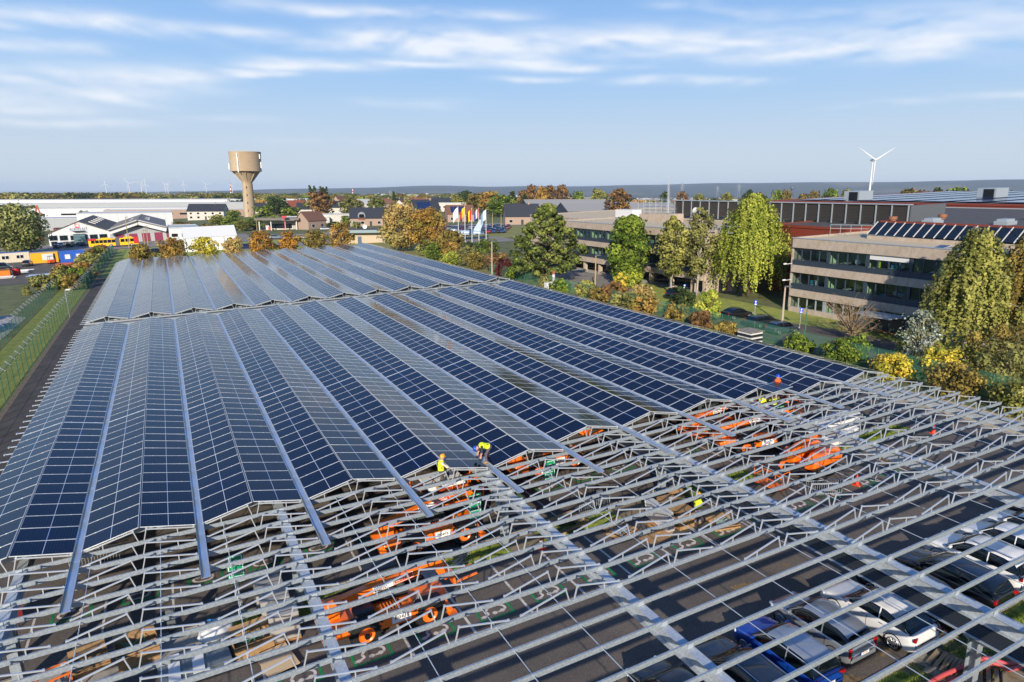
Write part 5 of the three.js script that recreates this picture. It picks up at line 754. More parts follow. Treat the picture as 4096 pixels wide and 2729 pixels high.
const interp = (tab, x) => { if (x <= tab[0][0]) return tab[0][1]; for (let i = 1; i < tab.length; i++) if (x <= tab[i][0]) { const t = (x - tab[i - 1][0]) / (tab[i][0] - tab[i - 1][0]), s = t * t * (3 - 2 * t) * 0.35 + t * 0.65; return lerp(tab[i - 1][1], tab[i][1], s); } return tab[tab.length - 1][1]; };
const carKinds = { // fractions of length from the nose; heights in metres
  hatch: { L: 3.95, W: 1.7, deck: [[0, 0.58], [0.03, 0.72], [0.1, 0.84], [0.25, 0.93], [0.6, 0.95], [0.93, 0.98], [0.98, 0.9], [1, 0.62]], cab: [[0.24, 0.92], [0.38, 1.36], [0.5, 1.44], [0.8, 1.42], [0.92, 1.3], [0.975, 0.98]], ax: [0.19, 0.82] },
  blue: { L: 4.0, W: 1.74, deck: [[0, 0.55], [0.03, 0.72], [0.1, 0.84], [0.27, 0.95], [0.6, 0.96], [0.94, 1.0], [0.985, 0.92], [1, 0.6]], cab: [[0.25, 0.93], [0.4, 1.36], [0.52, 1.46], [0.8, 1.45], [0.9, 1.38], [0.97, 1.0]], ax: [0.2, 0.81] },
  coupe: { L: 4.32, W: 1.79, deck: [[0, 0.52], [0.03, 0.7], [0.1, 0.83], [0.3, 0.95], [0.6, 0.98], [0.9, 1.03], [0.985, 0.98], [1, 0.6]], cab: [[0.27, 0.94], [0.42, 1.3], [0.54, 1.41], [0.68, 1.4], [0.84, 1.24], [0.95, 1.02]], ax: [0.2, 0.81] },
  sedan: { L: 4.7, W: 1.82, deck: [[0, 0.52], [0.03, 0.7], [0.12, 0.84], [0.3, 0.94], [0.6, 0.97], [0.85, 1.02], [0.98, 1.0], [1, 0.6]], cab: [[0.27, 0.93], [0.4, 1.3], [0.5, 1.44], [0.66, 1.43], [0.78, 1.28], [0.87, 1.02]], ax: [0.19, 0.8] },
  wagon: { L: 4.75, W: 1.83, deck: [[0, 0.52], [0.03, 0.7], [0.12, 0.85], [0.29, 0.96], [0.6, 0.98], [0.95, 1.02], [0.985, 0.95], [1, 0.6]], cab: [[0.26, 0.94], [0.4, 1.36], [0.5, 1.47], [0.82, 1.46], [0.92, 1.36], [0.975, 1.02]], ax: [0.19, 0.8], rails: true },
  suv: { L: 4.35, W: 1.82, deck: [[0, 0.6], [0.03, 0.84], [0.1, 0.98], [0.27, 1.06], [0.6, 1.08], [0.94, 1.12], [0.985, 1.02], [1, 0.65]], cab: [[0.25, 1.04], [0.39, 1.48], [0.5, 1.6], [0.8, 1.58], [0.91, 1.46], [0.975, 1.1]], ax: [0.2, 0.8], rails: true },
  van: { L: 5.1, W: 1.92, deck: [[0, 0.7], [0.03, 1.0], [0.12, 1.15], [0.22, 1.25], [0.6, 1.28], [0.97, 1.3], [1, 0.7]], cab: [[0.15, 1.18], [0.27, 1.85], [0.36, 1.95], [0.9, 1.95], [0.97, 1.9], [0.995, 1.3]], ax: [0.18, 0.78] },
};
const carGeo = {};
function carParts(kind) {
  if (carGeo[kind]) return carGeo[kind];
  const { L, W, deck, cab } = carKinds[kind], hw = W / 2, body = [], X = (f) => L / 2 - f * L;
  const width = (f) => hw * Math.min(1, 0.74 + 0.26 * Math.sqrt(Math.min(1, f / 0.1)), 0.82 + 0.18 * Math.sqrt(Math.max(0, Math.min(1, (1 - f) / 0.08))));
  for (let i = 0; i <= 40; i++) { const f = i < 6 ? i * 0.012 : i > 34 ? 1 - (40 - i) * 0.012 : 0.06 + (i - 5) * (0.88 / 30), y1 = interp(deck, f), w = width(f), y0 = 0.24 + (f < 0.06 ? 0.1 * (1 - f / 0.06) : f > 0.95 ? 0.12 * (f - 0.95) / 0.05 : 0), h = y1 - y0, half = [[0.0, y0], [w * 0.9, y0], [w * 0.985, y0 + 0.07], [w, y0 + h * 0.32], [w * 0.995, y0 + h * 0.62], [w * 0.965, y0 + h * 0.84], [w * 0.9, y0 + h * 0.955], [w * 0.72, y1 + 0.005], [w * 0.35, y1 + 0.022], [0, y1 + 0.028]];
    const sec = [...half.map(([z, y]) => [X(f), y, z]), ...half.slice(0, -1).reverse().map(([z, y]) => [X(f), y, -z])]; body.push(sec); }
  const f0 = cab[0][0], f1 = cab[cab.length - 1][0], glass = [], roof = [], beltY = (f) => interp(deck, f) - 0.03;
  for (let i = 0; i <= 30; i++) { const f = lerp(f0, f1, i / 30), yt = interp(cab, f), yb = Math.min(beltY(f), yt - 0.002), q = Math.min(1, (yt - yb) / 0.42), wb = width(f) * 0.93, wt = lerp(wb * 0.97, hw * 0.70, q), half = [[wb, yb], [lerp(wb, wt, 0.5) + 0.02 * q, lerp(yb, yt, 0.5)], [wt + 0.012 * q, lerp(yb, yt, 0.9)], [wt * 0.93, yt], [wt * 0.5, yt + 0.022 * q], [0, yt + 0.03 * q]];
    glass.push([...half.map(([z, y]) => [X(f), y, z]), ...half.slice(0, -1).reverse().map(([z, y]) => [X(f), y, -z])]);
    const tf = (f - f0) / (f1 - f0); const rs = cab[1][0] + 0.02, re = cab[cab.length - 2][0] - (kind === 'sedan' || kind === 'coupe' ? 0.06 : -0.01); if (f >= rs - 0.012 && f <= re + 0.012) roof.push([[X(f), lerp(yb, yt, 0.9) + 0.004, wt + 0.02], [X(f), yt + 0.012, wt * 0.94], [X(f), yt + 0.036, wt * 0.5], [X(f), yt + 0.044, 0], [X(f), yt + 0.036, -wt * 0.5], [X(f), yt + 0.012, -wt * 0.94], [X(f), lerp(yb, yt, 0.9) + 0.004, -wt - 0.02]]); }
  const pil = []; const pillar = (fa, fb, w) => { for (const s of [-1, 1]) { const ya = beltY(fa), yb = interp(cab, fb), q = 1; pil.push(bar([X(fa), ya, s * width(fa) * 0.935], [X(fb), yb - 0.03, s * (hw * 0.70 + 0.02)], w, 0.03)); } };
  const c1 = cab[1][0], c2 = cab[cab.length - 2][0]; pillar(f0 + 0.01, c1 + 0.02, 0.06); pillar((c1 + c2) / 2 + 0.02, (c1 + c2) / 2 + 0.01, 0.045); if (kind === 'coupe' || kind === 'sedan') pillar(f1 - 0.015, c2 - 0.005, 0.06);
  return (carGeo[kind] = { body: loftGrid(body, true), glass: loftGrid(glass, true), roof: loftGrid(roof), pillars: merge(pil), roofAll: merge([loftGrid(roof), merge(pil)]), X, width, deck, hw });
}
const alloy = std(0xb4b8bb, 0.3, 0.8);
function car(name, kind, color, label, pos, { site = false, turn = 0, group, plate = '', metal = 0.35, hub = alloy, detail = true } = {}) {
  const t = thing(name, label, 'car', pos, { site, turn, group }), k = carKinds[kind], p = carParts(kind), { X, hw } = p;
  const paint = phys(color, 0.32, metal, { clearcoat: 1, clearcoatRoughness: 0.05 }), gl = phys(0x0d1418, 0.03, 0, { specularIntensity: 1 });
  part(t, 'body', p.body, paint); part(t, 'windows', p.glass, gl); part(t, 'roof', p.roofAll, paint);
  const r = kind === 'suv' || kind === 'van' ? 0.34 : 0.315;
  for (const f of k.ax) for (const s of [-1, 1]) {
    const w = part(t, 'wheel', [new THREE.TorusGeometry(r - 0.07, 0.075, 8, 22).scale(1, 1, 1.35), cyl(r - 0.06, r - 0.06, 0.1, 0, 0, 0, 20, Math.PI / 2)], MAT.rubber); w.position.set(X(f), r, s * (hw - 0.1));
    const sp = [new THREE.TorusGeometry(r - 0.1, 0.022, 6, 22).translate(0, 0, s * 0.1)]; for (let i = 0; i < 8; i++) sp.push(box(0.035, r - 0.1, 0.03, 0, (r - 0.1) / 2, s * 0.095).applyMatrix4(M4(0, 0, 0, 0, 0, i * Math.PI / 4))); part(w, 'rim', sp, hub);
    part(t, 'wheel_arch', [new THREE.TorusGeometry(r + 0.045, 0.028, 6, 18, Math.PI).translate(X(f), r, s * (hw - 0.012)), new THREE.CylinderGeometry(r + 0.035, r + 0.035, 0.02, 20, 1, false, 0, Math.PI * 2).rotateX(Math.PI / 2).translate(X(f), r, s * (hw - 0.02))], MAT.black);
  }
  const lampY = interp(k.deck, 0.05) - 0.1, tailY = interp(k.deck, 0.96) - 0.18;
  for (const s of [-1, 1]) {
    part(t, 'headlight', [rbox(0.34, 0.13, 0.3, 0.05, X(0.055), lampY, s * (hw * 0.76), s * 0.5)], phys(0xd8dde0, 0.08, 0.2));
    part(t, 'taillight', [kind === 'hatch' || kind === 'van' ? rbox(0.1, 0.4, 0.16, 0.04, X(0.982), tailY + 0.02, s * (hw * 0.84), -s * 0.3) : rbox(0.14, 0.15, 0.42, 0.04, X(0.978), tailY + 0.04, s * (hw * 0.72), -s * 0.35)], phys(0x8e0b10, 0.12, 0));
    part(t, 'mirror', [rbox(0.12, 0.13, 0.2, 0.04, X(k.cab[0][0] + 0.07), interp(k.deck, 0.3) + 0.07, s * (hw + 0.08))], paint);
    if (detail) { part(t, 'door_seam', [0.36, 0.54, 0.72].map((f) => box(0.012, 0.5, 0.012, X(f), 0.62, s * (hw - 0.002))), MAT.black); part(t, 'door_handle', [0.5, 0.68].map((f) => rbox(0.16, 0.03, 0.03, 0.012, X(f), 0.83, s * (hw - 0.012))), kind === 'coupe' ? MAT.black : paint); if (k.rails) part(t, 'roof_rail', [bar([X(0.48), k.cab[2][1] + 0.05, s * hw * 0.62], [X(0.86), k.cab[3][1] + 0.05, s * hw * 0.62], 0.03)], MAT.chrome); }
  }
  part(t, 'rear_bumper', [rbox(0.12, 0.16, hw * 1.7, 0.05, X(0.988), 0.42, 0)], paint); part(t, 'grille', [rbox(0.06, 0.14, hw * 0.9, 0.03, X(0.012), 0.5, 0)], MAT.black);
  if (plate) { const tx = canvasTex(256, 64, (g, w, h) => { g.fillStyle = '#e8e8e2'; g.fillRect(0, 0, w, h); g.fillStyle = '#1d4ea8'; g.fillRect(0, 0, 26, h); g.fillStyle = '#7a1420'; g.font = 'bold 46px sans-serif'; g.textAlign = 'center'; g.fillText(plate, w / 2 + 12, 49, 210); }); part(t, 'number_plate', [new THREE.PlaneGeometry(0.5, 0.12).rotateY(-Math.PI / 2).translate(X(1) - 0.03, 0.62, 0)], std(0xffffff, 0.4, 0, { map: tx })); }
  return t;
}
{ // nose towards +a means local +x turned to -z: a quarter turn
  const T = Math.PI / 2, row = 'cars parked nose in below the bare frame';
  const put = (kind, color, label, b, a, o = {}) => car('parked_car', kind, color, label, S(b, N0, a), { site: true, turn: T + (o.t || 0), group: row, ...o });
  put('hatch', 0x16181b, 'black hatchback at the near end of the parked row', 13.85, 15.1, { t: 0.02 });
  put('wagon', 0x2e3236, 'dark grey estate car beside the blue hatchback', 16.65, 14.6, { t: -0.01, metal: 0.5 });
  put('blue', 0x0c47a8, 'bright blue hatchback with a silver roof', 19.10, 14.95, { plate: '1ASQ844', metal: 0.45 });
  put('hatch', 0x9da2a6, 'silver hatchback with tall red tail lamps', 21.60, 15.35, { plate: 'AV-660', metal: 0.6 });
  put('coupe', 0xd9d9d6, 'white fastback with dark alloy wheels between silver and black cars', 24.30, 14.75, { metal: 0.05 });
  put('sedan', 0x0d0f12, 'black saloon under the ribbed deck beside the white fastback', 26.80, 14.65, {});
  put('wagon', 0x101214, 'black estate car with chrome roof rails', 29.40, 14.75, { plate: '1XVN562' });
  put('suv', 0xdad9d4, 'white crossover with black roof rails next to the black estate', 31.95, 14.85, { metal: 0.05 });
  put('hatch', 0xdbdbd8, 'white hatchback beyond the white crossover', 34.65, 15.0, { metal: 0.05 });
  put('blue', 0xd5d6d3, 'white small car beyond the white hatchback', 36.95, 15.1, { metal: 0.05 });
  put('sedan', 0x2a2d31, 'dark saloon at the far end of the white cars', 39.55, 14.9, {});
  const bt = scene.children.find((o) => o.userData.label === 'bright blue hatchback with a silver roof'); bt.children.find((c) => c.name === 'roof').material = phys(0x9aa0a6, 0.3, 0.5, { clearcoat: 1 });
}
// ---------- people ----------
// joints in metres; each bone: [from, to, r0, r1, clothing]
function bodyMesh(bones, cell, colors) {
  let lo = new THREE.Vector3(9, 9, 9), hi = new THREE.Vector3(-9, -9, -9); const B = bones.map(([p, q, r0, r1, c]) => { const P = new THREE.Vector3(...p), Q = new THREE.Vector3(...q); for (const [v, r] of [[P, r0], [Q, r1]]) { lo.min(v.clone().subScalar(r + 0.05)); hi.max(v.clone().addScalar(r + 0.05)); } return [P, Q, r0, r1, c]; });
  const size = Math.max(hi.x - lo.x, hi.y - lo.y, hi.z - lo.z), n = Math.min(84, Math.ceil(size / cell) + 4), mc = new MarchingCubes(n, leafMat, false, false, 60000), ctr = lo.clone().add(hi).multiplyScalar(0.5), half = size / 2 * 1.06;
  const d = new THREE.Vector3(), ab = new THREE.Vector3(); const dist = (p, b) => { ab.copy(b[1]).sub(b[0]); d.copy(p).sub(b[0]); const t = Math.max(0, Math.min(1, d.dot(ab) / (ab.lengthSq() + 1e-9))); return d.addScaledVector(ab, -t).length() - lerp(b[2], b[3], t); };
  const p = new THREE.Vector3(), k = 0.03;
  for (let z = 0; z < n; z++) for (let y = 0; y < n; y++) for (let x = 0; x < n; x++) { p.set((x - n / 2) / (n / 2) * half + ctr.x, (y - n / 2) / (n / 2) * half + ctr.y, (z - n / 2) / (n / 2) * half + ctr.z); let s = 0, m = 9; for (const b of B) { const q = dist(p, b); m = Math.min(m, q); if (q < 0.25) s += Math.exp(-q / k); } mc.field[x + y * n + z * n * n] = s > 0 ? k * Math.log(s) : -m; }
  mc.isolation = 0; mc.update(); const cnt = mc.count, pos = new Float32Array(cnt * 3), nor = new Float32Array(cnt * 3), col = new Float32Array(cnt * 3);
  for (let i = 0; i < cnt; i++) { p.set(mc.positionArray[i * 3] * half + ctr.x, mc.positionArray[i * 3 + 1] * half + ctr.y, mc.positionArray[i * 3 + 2] * half + ctr.z); pos.set([p.x, p.y, p.z], i * 3); nor.set([mc.normalArray[i * 3], mc.normalArray[i * 3 + 1], mc.normalArray[i * 3 + 2]], i * 3); let m = 9, c = 0; for (const b of B) { const q = dist(p, b); if (q < m) { m = q; c = b[4]; } } const cc = colors[c]; col.set([cc.r, cc.g, cc.b], i * 3); }
  const g = new THREE.BufferGeometry(); g.setAttribute('position', new THREE.BufferAttribute(pos, 3)); g.setAttribute('normal', new THREE.BufferAttribute(nor, 3)); g.setAttribute('color', new THREE.BufferAttribute(col, 3)); return g;
}
// J: hip, chest, neck, head centres and limb chains; facing +x at rest
function person(label, pos, turn, J, { site = true, trousers = '#3a3a40', sleeves = '#d8cbb8', vest = '#c8e020', helmet = '#f0a010', skin = '#b98a6c', boots = '#8a6a3c', harness = '#d0601a', group = 'workers fitting the roof', stripe = true }) {
  const t = thing('person', label, 'person', pos, { site, turn, group });
  const C = [trousers, sleeves, skin, boots, '#22262c'].map((h) => new THREE.Color(h)), V = (a) => new THREE.Vector3(...a), mid = (a, b, q) => V(a).lerp(V(b), q).toArray();
  const up = V(J.neck).sub(V(J.hip)).normalize(), side = new THREE.Vector3(...(J.side || [0, 0, 1])), off = (p, s, f = 0, u = 0) => V(p).addScaledVector(side, s).addScaledVector(up, u).toArray();
  const bones = [[off(J.hip, -0.07), off(J.hip, 0.07), 0.125, 0.125, 0], [J.hip, J.chest, 0.12, 0.14, 1], [off(J.chest, -0.12), off(J.chest, 0.12), 0.105, 0.105, 1], [J.chest, J.neck, 0.09, 0.055, 1], [J.neck, J.head, 0.055, 0.06, 2]];
  const hd = V(J.head), face = V(J.face || [1, 0, 0]).normalize(); bones.push([hd.clone().addScaledVector(up, -0.03).toArray(), hd.clone().addScaledVector(up, 0.05).toArray(), 0.088, 0.095, 2], [hd.clone().addScaledVector(face, 0.05).addScaledVector(up, -0.06).toArray(), hd.clone().addScaledVector(face, 0.04).toArray(), 0.05, 0.055, 2], [hd.clone().addScaledVector(face, 0.09).toArray(), hd.clone().addScaledVector(face, 0.115).addScaledVector(up, -0.025).toArray(), 0.016, 0.02, 2], [hd.clone().addScaledVector(side, 0.1).toArray(), hd.clone().addScaledVector(side, 0.1).addScaledVector(up, -0.03).toArray(), 0.02, 0.018, 2], [hd.clone().addScaledVector(side, -0.1).toArray(), hd.clone().addScaledVector(side, -0.1).addScaledVector(up, -0.03).toArray(), 0.02, 0.018, 2]);
  for (const [s, leg, arm] of [[-1, J.legL, J.armL], [1, J.legR, J.armR]]) {
    const hp = off(J.hip, s * 0.09, 0, -0.03); bones.push([hp, leg[0], 0.098, 0.068, 0], [leg[0], leg[1], 0.066, 0.05, 0]); const an = V(leg[1]), toe = V(leg[2]); bones.push([an.toArray(), an.clone().lerp(toe, 0.35).setY(toe.y + 0.02).toArray(), 0.055, 0.05, 3], [an.clone().setY(toe.y + 0.02).toArray(), toe.toArray(), 0.05, 0.042, 3]);
    const sh = off(J.chest, s * 0.2, 0, 0.06); bones.push([sh, arm[0], 0.062, 0.05, 1], [arm[0], arm[1], 0.048, 0.036, J.bare ? 2 : 1]); const w = V(arm[1]), e = w.clone().sub(V(arm[0])).normalize(); const hcol = J.gloves ? 4 : 2, ps = new THREE.Vector3().crossVectors(e, side).normalize();
    bones.push([w.toArray(), w.clone().addScaledVector(e, 0.08).toArray(), 0.032, 0.036, hcol]); for (let f = 0; f < 4; f++) { const r = w.clone().addScaledVector(e, 0.08).addScaledVector(side, (f - 1.5) * 0.019), k = r.clone().addScaledVector(e, 0.04 + 0.005 * (f === 1)).addScaledVector(ps, 0.006); bones.push([r.toArray(), k.toArray(), 0.0105, 0.01, hcol], [k.toArray(), k.clone().addScaledVector(e, 0.024).addScaledVector(ps, 0.022).toArray(), 0.01, 0.009, hcol]); } const th = w.clone().addScaledVector(e, 0.03).addScaledVector(side, -s * 0.035); bones.push([th.toArray(), th.clone().addScaledVector(e, 0.045).addScaledVector(side, -s * 0.025).toArray(), 0.013, 0.011, hcol]);
  }
  const body = part(t, 'body', bodyMesh(bones, 0.024, C), std(0xffffff, 0.85, 0, { vertexColors: true }));
  const vb = [[mid(J.hip, J.chest, 0.12), J.chest, 0.148, 0.16, 0], [off(J.chest, -0.13), off(J.chest, 0.13), 0.128, 0.128, 0], [J.chest, mid(J.chest, J.neck, 0.6), 0.118, 0.085, 0], [off(mid(J.hip, J.chest, 0.12), -0.06), off(mid(J.hip, J.chest, 0.12), 0.06), 0.145, 0.145, 0]];
  const vc = new THREE.Color(vest); part(t, 'safety_vest', bodyMesh(vb, 0.026, [vc]), std(0xffffff, 0.75, 0, { vertexColors: true }));
  if (stripe) { const q = new THREE.Quaternion().setFromUnitVectors(new THREE.Vector3(0, 1, 0), up), ring = (u) => new THREE.CylinderGeometry(0.158, 0.158, 0.055, 18, 1, true).scale(1.0, 1, 1.0).applyQuaternion(q).translate(...mid(J.hip, J.chest, u)); part(t, 'reflective_band', [ring(0.3), ring(0.62)], std(0xd8dcd8, 0.35, 0.2)); if (harness) part(t, 'harness', [-1, 1].map((s) => bar(off(mid(J.chest, J.neck, 0.5), s * 0.1), off(J.hip, -s * 0.12, 0, 0.08), 0.05, 0.33)), std(harness, 0.7)); }
  const hq = new THREE.Quaternion().setFromRotationMatrix(new THREE.Matrix4().makeBasis(face.clone().addScaledVector(up, -face.dot(up)).normalize(), up, new THREE.Vector3().crossVectors(face.clone().addScaledVector(up, -face.dot(up)).normalize(), up)));
  const prof = [[0.135, 0], [0.13, 0.03], [0.122, 0.07], [0.1, 0.115], [0.055, 0.145], [0.001, 0.152]].map((p) => new THREE.Vector2(...p));
  const hm = part(t, 'helmet', [new THREE.LatheGeometry(prof, 20).scale(1.12, 1, 0.95), new THREE.CylinderGeometry(0.14, 0.14, 0.012, 18, 1, false, 0.3, 2.5).translate(0.05, 0.01, 0), box(0.2, 0.015, 0.03, 0, 0.148, 0)].map((g) => g.applyQuaternion(hq).translate(...hd.clone().addScaledVector(up, 0.03).toArray())), phys(helmet, 0.3, 0, { clearcoat: 0.5 }));
  return t;
}
{
  // standing at the roof edge, one hand on the panel
  person('worker in a yellow vest and yellow helmet leaning on the lowest panel', S(11.27, RIDGE - 1.25, 30.6), -0.15, { hip: [0, 0.94, 0], chest: [0.03, 1.32, 0], neck: [0.08, 1.52, 0], head: [0.11, 1.65, 0], face: [1, -0.1, -0.5], legL: [[0.08, 0.5, -0.12], [-0.02, 0.09, -0.14], [0.14, 0.04, -0.16]], legR: [[0.02, 0.5, 0.12], [-0.28, 0.1, 0.2], [-0.14, 0.04, 0.24]], armL: [[0.2, 1.1, -0.28], [0.42, 0.98, -0.3]], armR: [[0.3, 1.13, 0.2], [0.58, 1.0, 0.08]], gloves: true }, { trousers: '#4a443c', sleeves: '#cdbfae', helmet: '#f2a30c', vest: '#d2e61e', harness: '#c8642a', boots: '#9a7848' });
  // bending over the gutter; faces -b
  person('worker in a blue helmet bending down over the gutter on the roof', S(13.95, RIDGE - SLY * KS, 30.72), Math.PI - 0.12, { hip: [-0.18, 0.86, 0], chest: [0.2, 0.98, 0], neck: [0.42, 0.93, 0], head: [0.54, 0.85, 0], face: [0.5, -0.8, 0], side: [0, 0, 1], legL: [[0.05, 0.48, -0.16], [0.05, 0.09, -0.25], [0.2, 0.04, -0.25]], legR: [[-0.2, 0.47, 0.16], [-0.28, 0.09, 0.42], [-0.12, 0.04, 0.44]], armL: [[0.3, 0.64, -0.2], [0.38, 0.36, -0.22]], armR: [[0.34, 0.66, 0.16], [0.44, 0.4, 0.14]], gloves: true, bare: true }, { trousers: '#544c50', sleeves: '#33343a', helmet: '#1546c8', vest: '#d2e61e', harness: '#24262c', boots: '#9a7848' });
  // in the caged platform below the edge
  person('worker in navy with a light blue helmet inside the caged platform', S(12.45, 1.52, 31.95), 1.9, { hip: [0, 0.94, 0], chest: [0.03, 1.32, 0], neck: [0.06, 1.5, 0], head: [0.09, 1.63, 0], legL: [[0.06, 0.5, -0.12], [0, 0.09, -0.14], [0.15, 0.04, -0.15]], legR: [[0.06, 0.5, 0.12], [0, 0.09, 0.14], [0.15, 0.04, 0.15]], armL: [[0.2, 1.35, -0.3], [0.3, 1.6, -0.25]], armR: [[0.2, 1.35, 0.3], [0.3, 1.6, 0.25]], gloves: true }, { trousers: '#1b2440', sleeves: '#1b2236', helmet: '#3f9fe0', vest: '#1f2a48', harness: '#e07818' });
  const std0 = { hip: [0, 0.94, 0], chest: [0.02, 1.32, 0], neck: [0.05, 1.5, 0], head: [0.08, 1.63, 0], legL: [[0.06, 0.5, -0.12], [0, 0.09, -0.14], [0.15, 0.04, -0.15]], legR: [[0.04, 0.5, 0.12], [0, 0.09, 0.14], [0.15, 0.04, 0.15]], armL: [[0.16, 1.1, -0.28], [0.4, 1.05, -0.22]], armR: [[0.16, 1.1, 0.28], [0.4, 1.05, 0.22]], gloves: true };
  person('worker in an orange vest and blue helmet behind the carried panel', S(37.1, RIDGE - 1.2, 31.4), -1.9, std0, { trousers: '#2a2e38', sleeves: '#5a2a22', helmet: '#1546d8', vest: '#e85a14', harness: '#2a2a2a' });
  person('worker in a yellow vest and white helmet below the carried panel', S(38.1, 1.08, 32.4), 0.8, std0, { trousers: '#2c3038', sleeves: '#c8d83a', helmet: '#e8e8e4', vest: '#cfe41e' });
  person('worker in a yellow helmet reaching up beside the carried panel', S(37.2, 1.08, 32.7), 0.6, { ...std0, armL: [[0.25, 1.4, -0.25], [0.4, 1.62, -0.2]] }, { trousers: '#2c3038', sleeves: '#b8c43a', helmet: '#f0b414', vest: '#d8e020' });
  person('worker in an orange vest and yellow helmet holding the panel edge', S(39.2, 1.08, 32.2), -2.2, { ...std0, armL: [[0.25, 1.4, -0.25], [0.4, 1.7, -0.2]], armR: [[0.25, 1.4, 0.25], [0.4, 1.7, 0.2]] }, { trousers: '#2c3038', sleeves: '#8a1f2a', helmet: '#f0b414', vest: '#f06a14' });
  person('worker in grey trousers and yellow vest standing by the cardboard stacks', S(23.75, N0, 24.75), 0.5, std0, { trousers: '#77727c', sleeves: '#3a2420', helmet: '#e8a414', vest: '#c8d820', harness: '', group: 'workers on the ground' });
  // the panel they carry
  const pn_ = sthing('loose_solar_panel', 'single solar panel carried flat by workers over the bare frame', 'solar panel', 35.97, 30.6, { n: RIDGE + 0.03 }); const pm = part(pn_, 'panel', panelBits.panelGeo, panelBits.panelMats[0]); pm.scale.setScalar(KS); pm.rotation.set(0.05, 0.13, -0.02);
}
// ---------- fences, tower, masts, flags, jet, bus, cabins, lamps ----------
MAT.fence = std(0x2f6a50, 0.6); MAT.mesh = std(0x4f8a6c, 0.7, 0, { transparent: true, opacity: 0.34, side: THREE.DoubleSide, depthWrite: false });
function fence(label, b, a0, a1, step, h, mesh, tip) {
  const t = sthing('mesh_fence', label, 'fence', b, a0, {}); const n = Math.round((a1 - a0) / step), post = merge([cyl(0.04, 0.04, h, 0, h / 2, 0, 6), ...(tip ? [bar([0, h, 0], [-0.38, h + 0.36, 0], 0.035)] : [])]), pg = new THREE.PlaneGeometry(step, h - 0.1).rotateY(Math.PI / 2).translate(0, h / 2, -step / 2);
  for (let i = 0; i <= n; i++) { part(t, 'post', post, tip ? MAT.fence : MAT.fence).position.set(0, 0, -i * step); if (i < n) part(t, 'mesh_panel', pg, mesh).position.set(0, 0, -i * step); }
  part(t, 'top_wire', [bar([0, h, 0], [0, h, -(a1 - a0)], 0.03), bar([0, h * 0.5, 0], [0, h * 0.5, -(a1 - a0)], 0.02)], MAT.fence); if (tip) { part(t, 'barbed_wire', [0.4, 0.7, 1].map((q) => bar([-0.38 * q, h + 0.36 * q, 0], [-0.38 * q, h + 0.36 * q, -(a1 - a0)], 0.012)), MAT.zinc); for (let i = 0; i <= n; i++) part(t, 'post_arm', [bar([0, h, 0], [-0.42, h + 0.4, 0], 0.05)], MAT.zinc).position.set(0, 0, -i * step); }
  return t;
}
fence('green mesh fence with slanted wire arms along the service road', -14.85, 40, 246, 2.5, 2.5, MAT.mesh, true);
fence('lower mesh fence across the lawn behind the roadside fence', -20.0, 60, 158, 2.5, 2.0, MAT.mesh, true);
fence('green mesh fence between the roof and the office bushes', 58.3, 8, 122, 5, 2.2, MAT.mesh, false);
{ // water tower: shaft, cone with fins, drum
  const p = G(1000, 868), t = thing('water_tower', 'tall concrete water tower with antennas on its drum', 'water tower', p, {});
  const cm = std(0xb8a88f, 0.92, 0, { map: patchTex(512, '#ffffff', '#c9bba8', 5, 0.08, 0.05, 1.9, 0.4) });
  const H = heightOf(p, 608); part(t, 'shaft', [cyl(3.25, 3.6, H * 0.56, 0, H * 0.27, 0, 28)], cm); part(t, 'collar', [cyl(3.6, 3.6, 0.4, 0, H * 0.548, 0, 28)], cm);
  part(t, 'cone', [cyl(8.2, 3.2, H * 0.17, 0, H * 0.625, 0, 28)], cm); for (let i = 0; i < 8; i++) { const f = part(t, 'fin', [prism([[3.1, H * 0.545], [3.7, H * 0.545], [9.2, H * 0.715], [3.1, H * 0.715]], -0.25, 0.25)], cm); f.rotation.y = i * Math.PI / 4 + 0.3; }
  part(t, 'drum', [cyl(10.0, 9.6, H * 0.285, 0, H * 0.855, 0, 40), cyl(9.9, 9.9, 0.4, 0, H * 0.71, 0, 40)], cm); part(t, 'roof_rim', [cyl(10.15, 10.15, 0.3, 0, H * 0.998, 0, 40)], std(0xb8ae9e, 0.9));
  for (const [a, y, hh] of [[Math.PI / 2 + 0.12, 0.93, 3.4], [Math.PI / 2 + 0.1, 0.79, 9], [Math.PI * 0.93, 0.78, 4], [0.05, 0.8, 4], [0.15, 0.93, 3]]) { const x = Math.cos(a) * 10.3, z = Math.sin(a) * 10.3; part(t, 'antenna', [rbox(0.7, hh, 0.5, 0.1, x, H * y, z), bar([x * 0.96, H * y, z * 0.96], [x, H * y, z], 0.2)], MAT.white); }
  for (let i = 0; i < 4; i++) part(t, 'slit_window', [box(0.5, 1.2, 0.3, 0.6, H * (0.1 + i * 0.12), 3.5)], MAT.black);
}
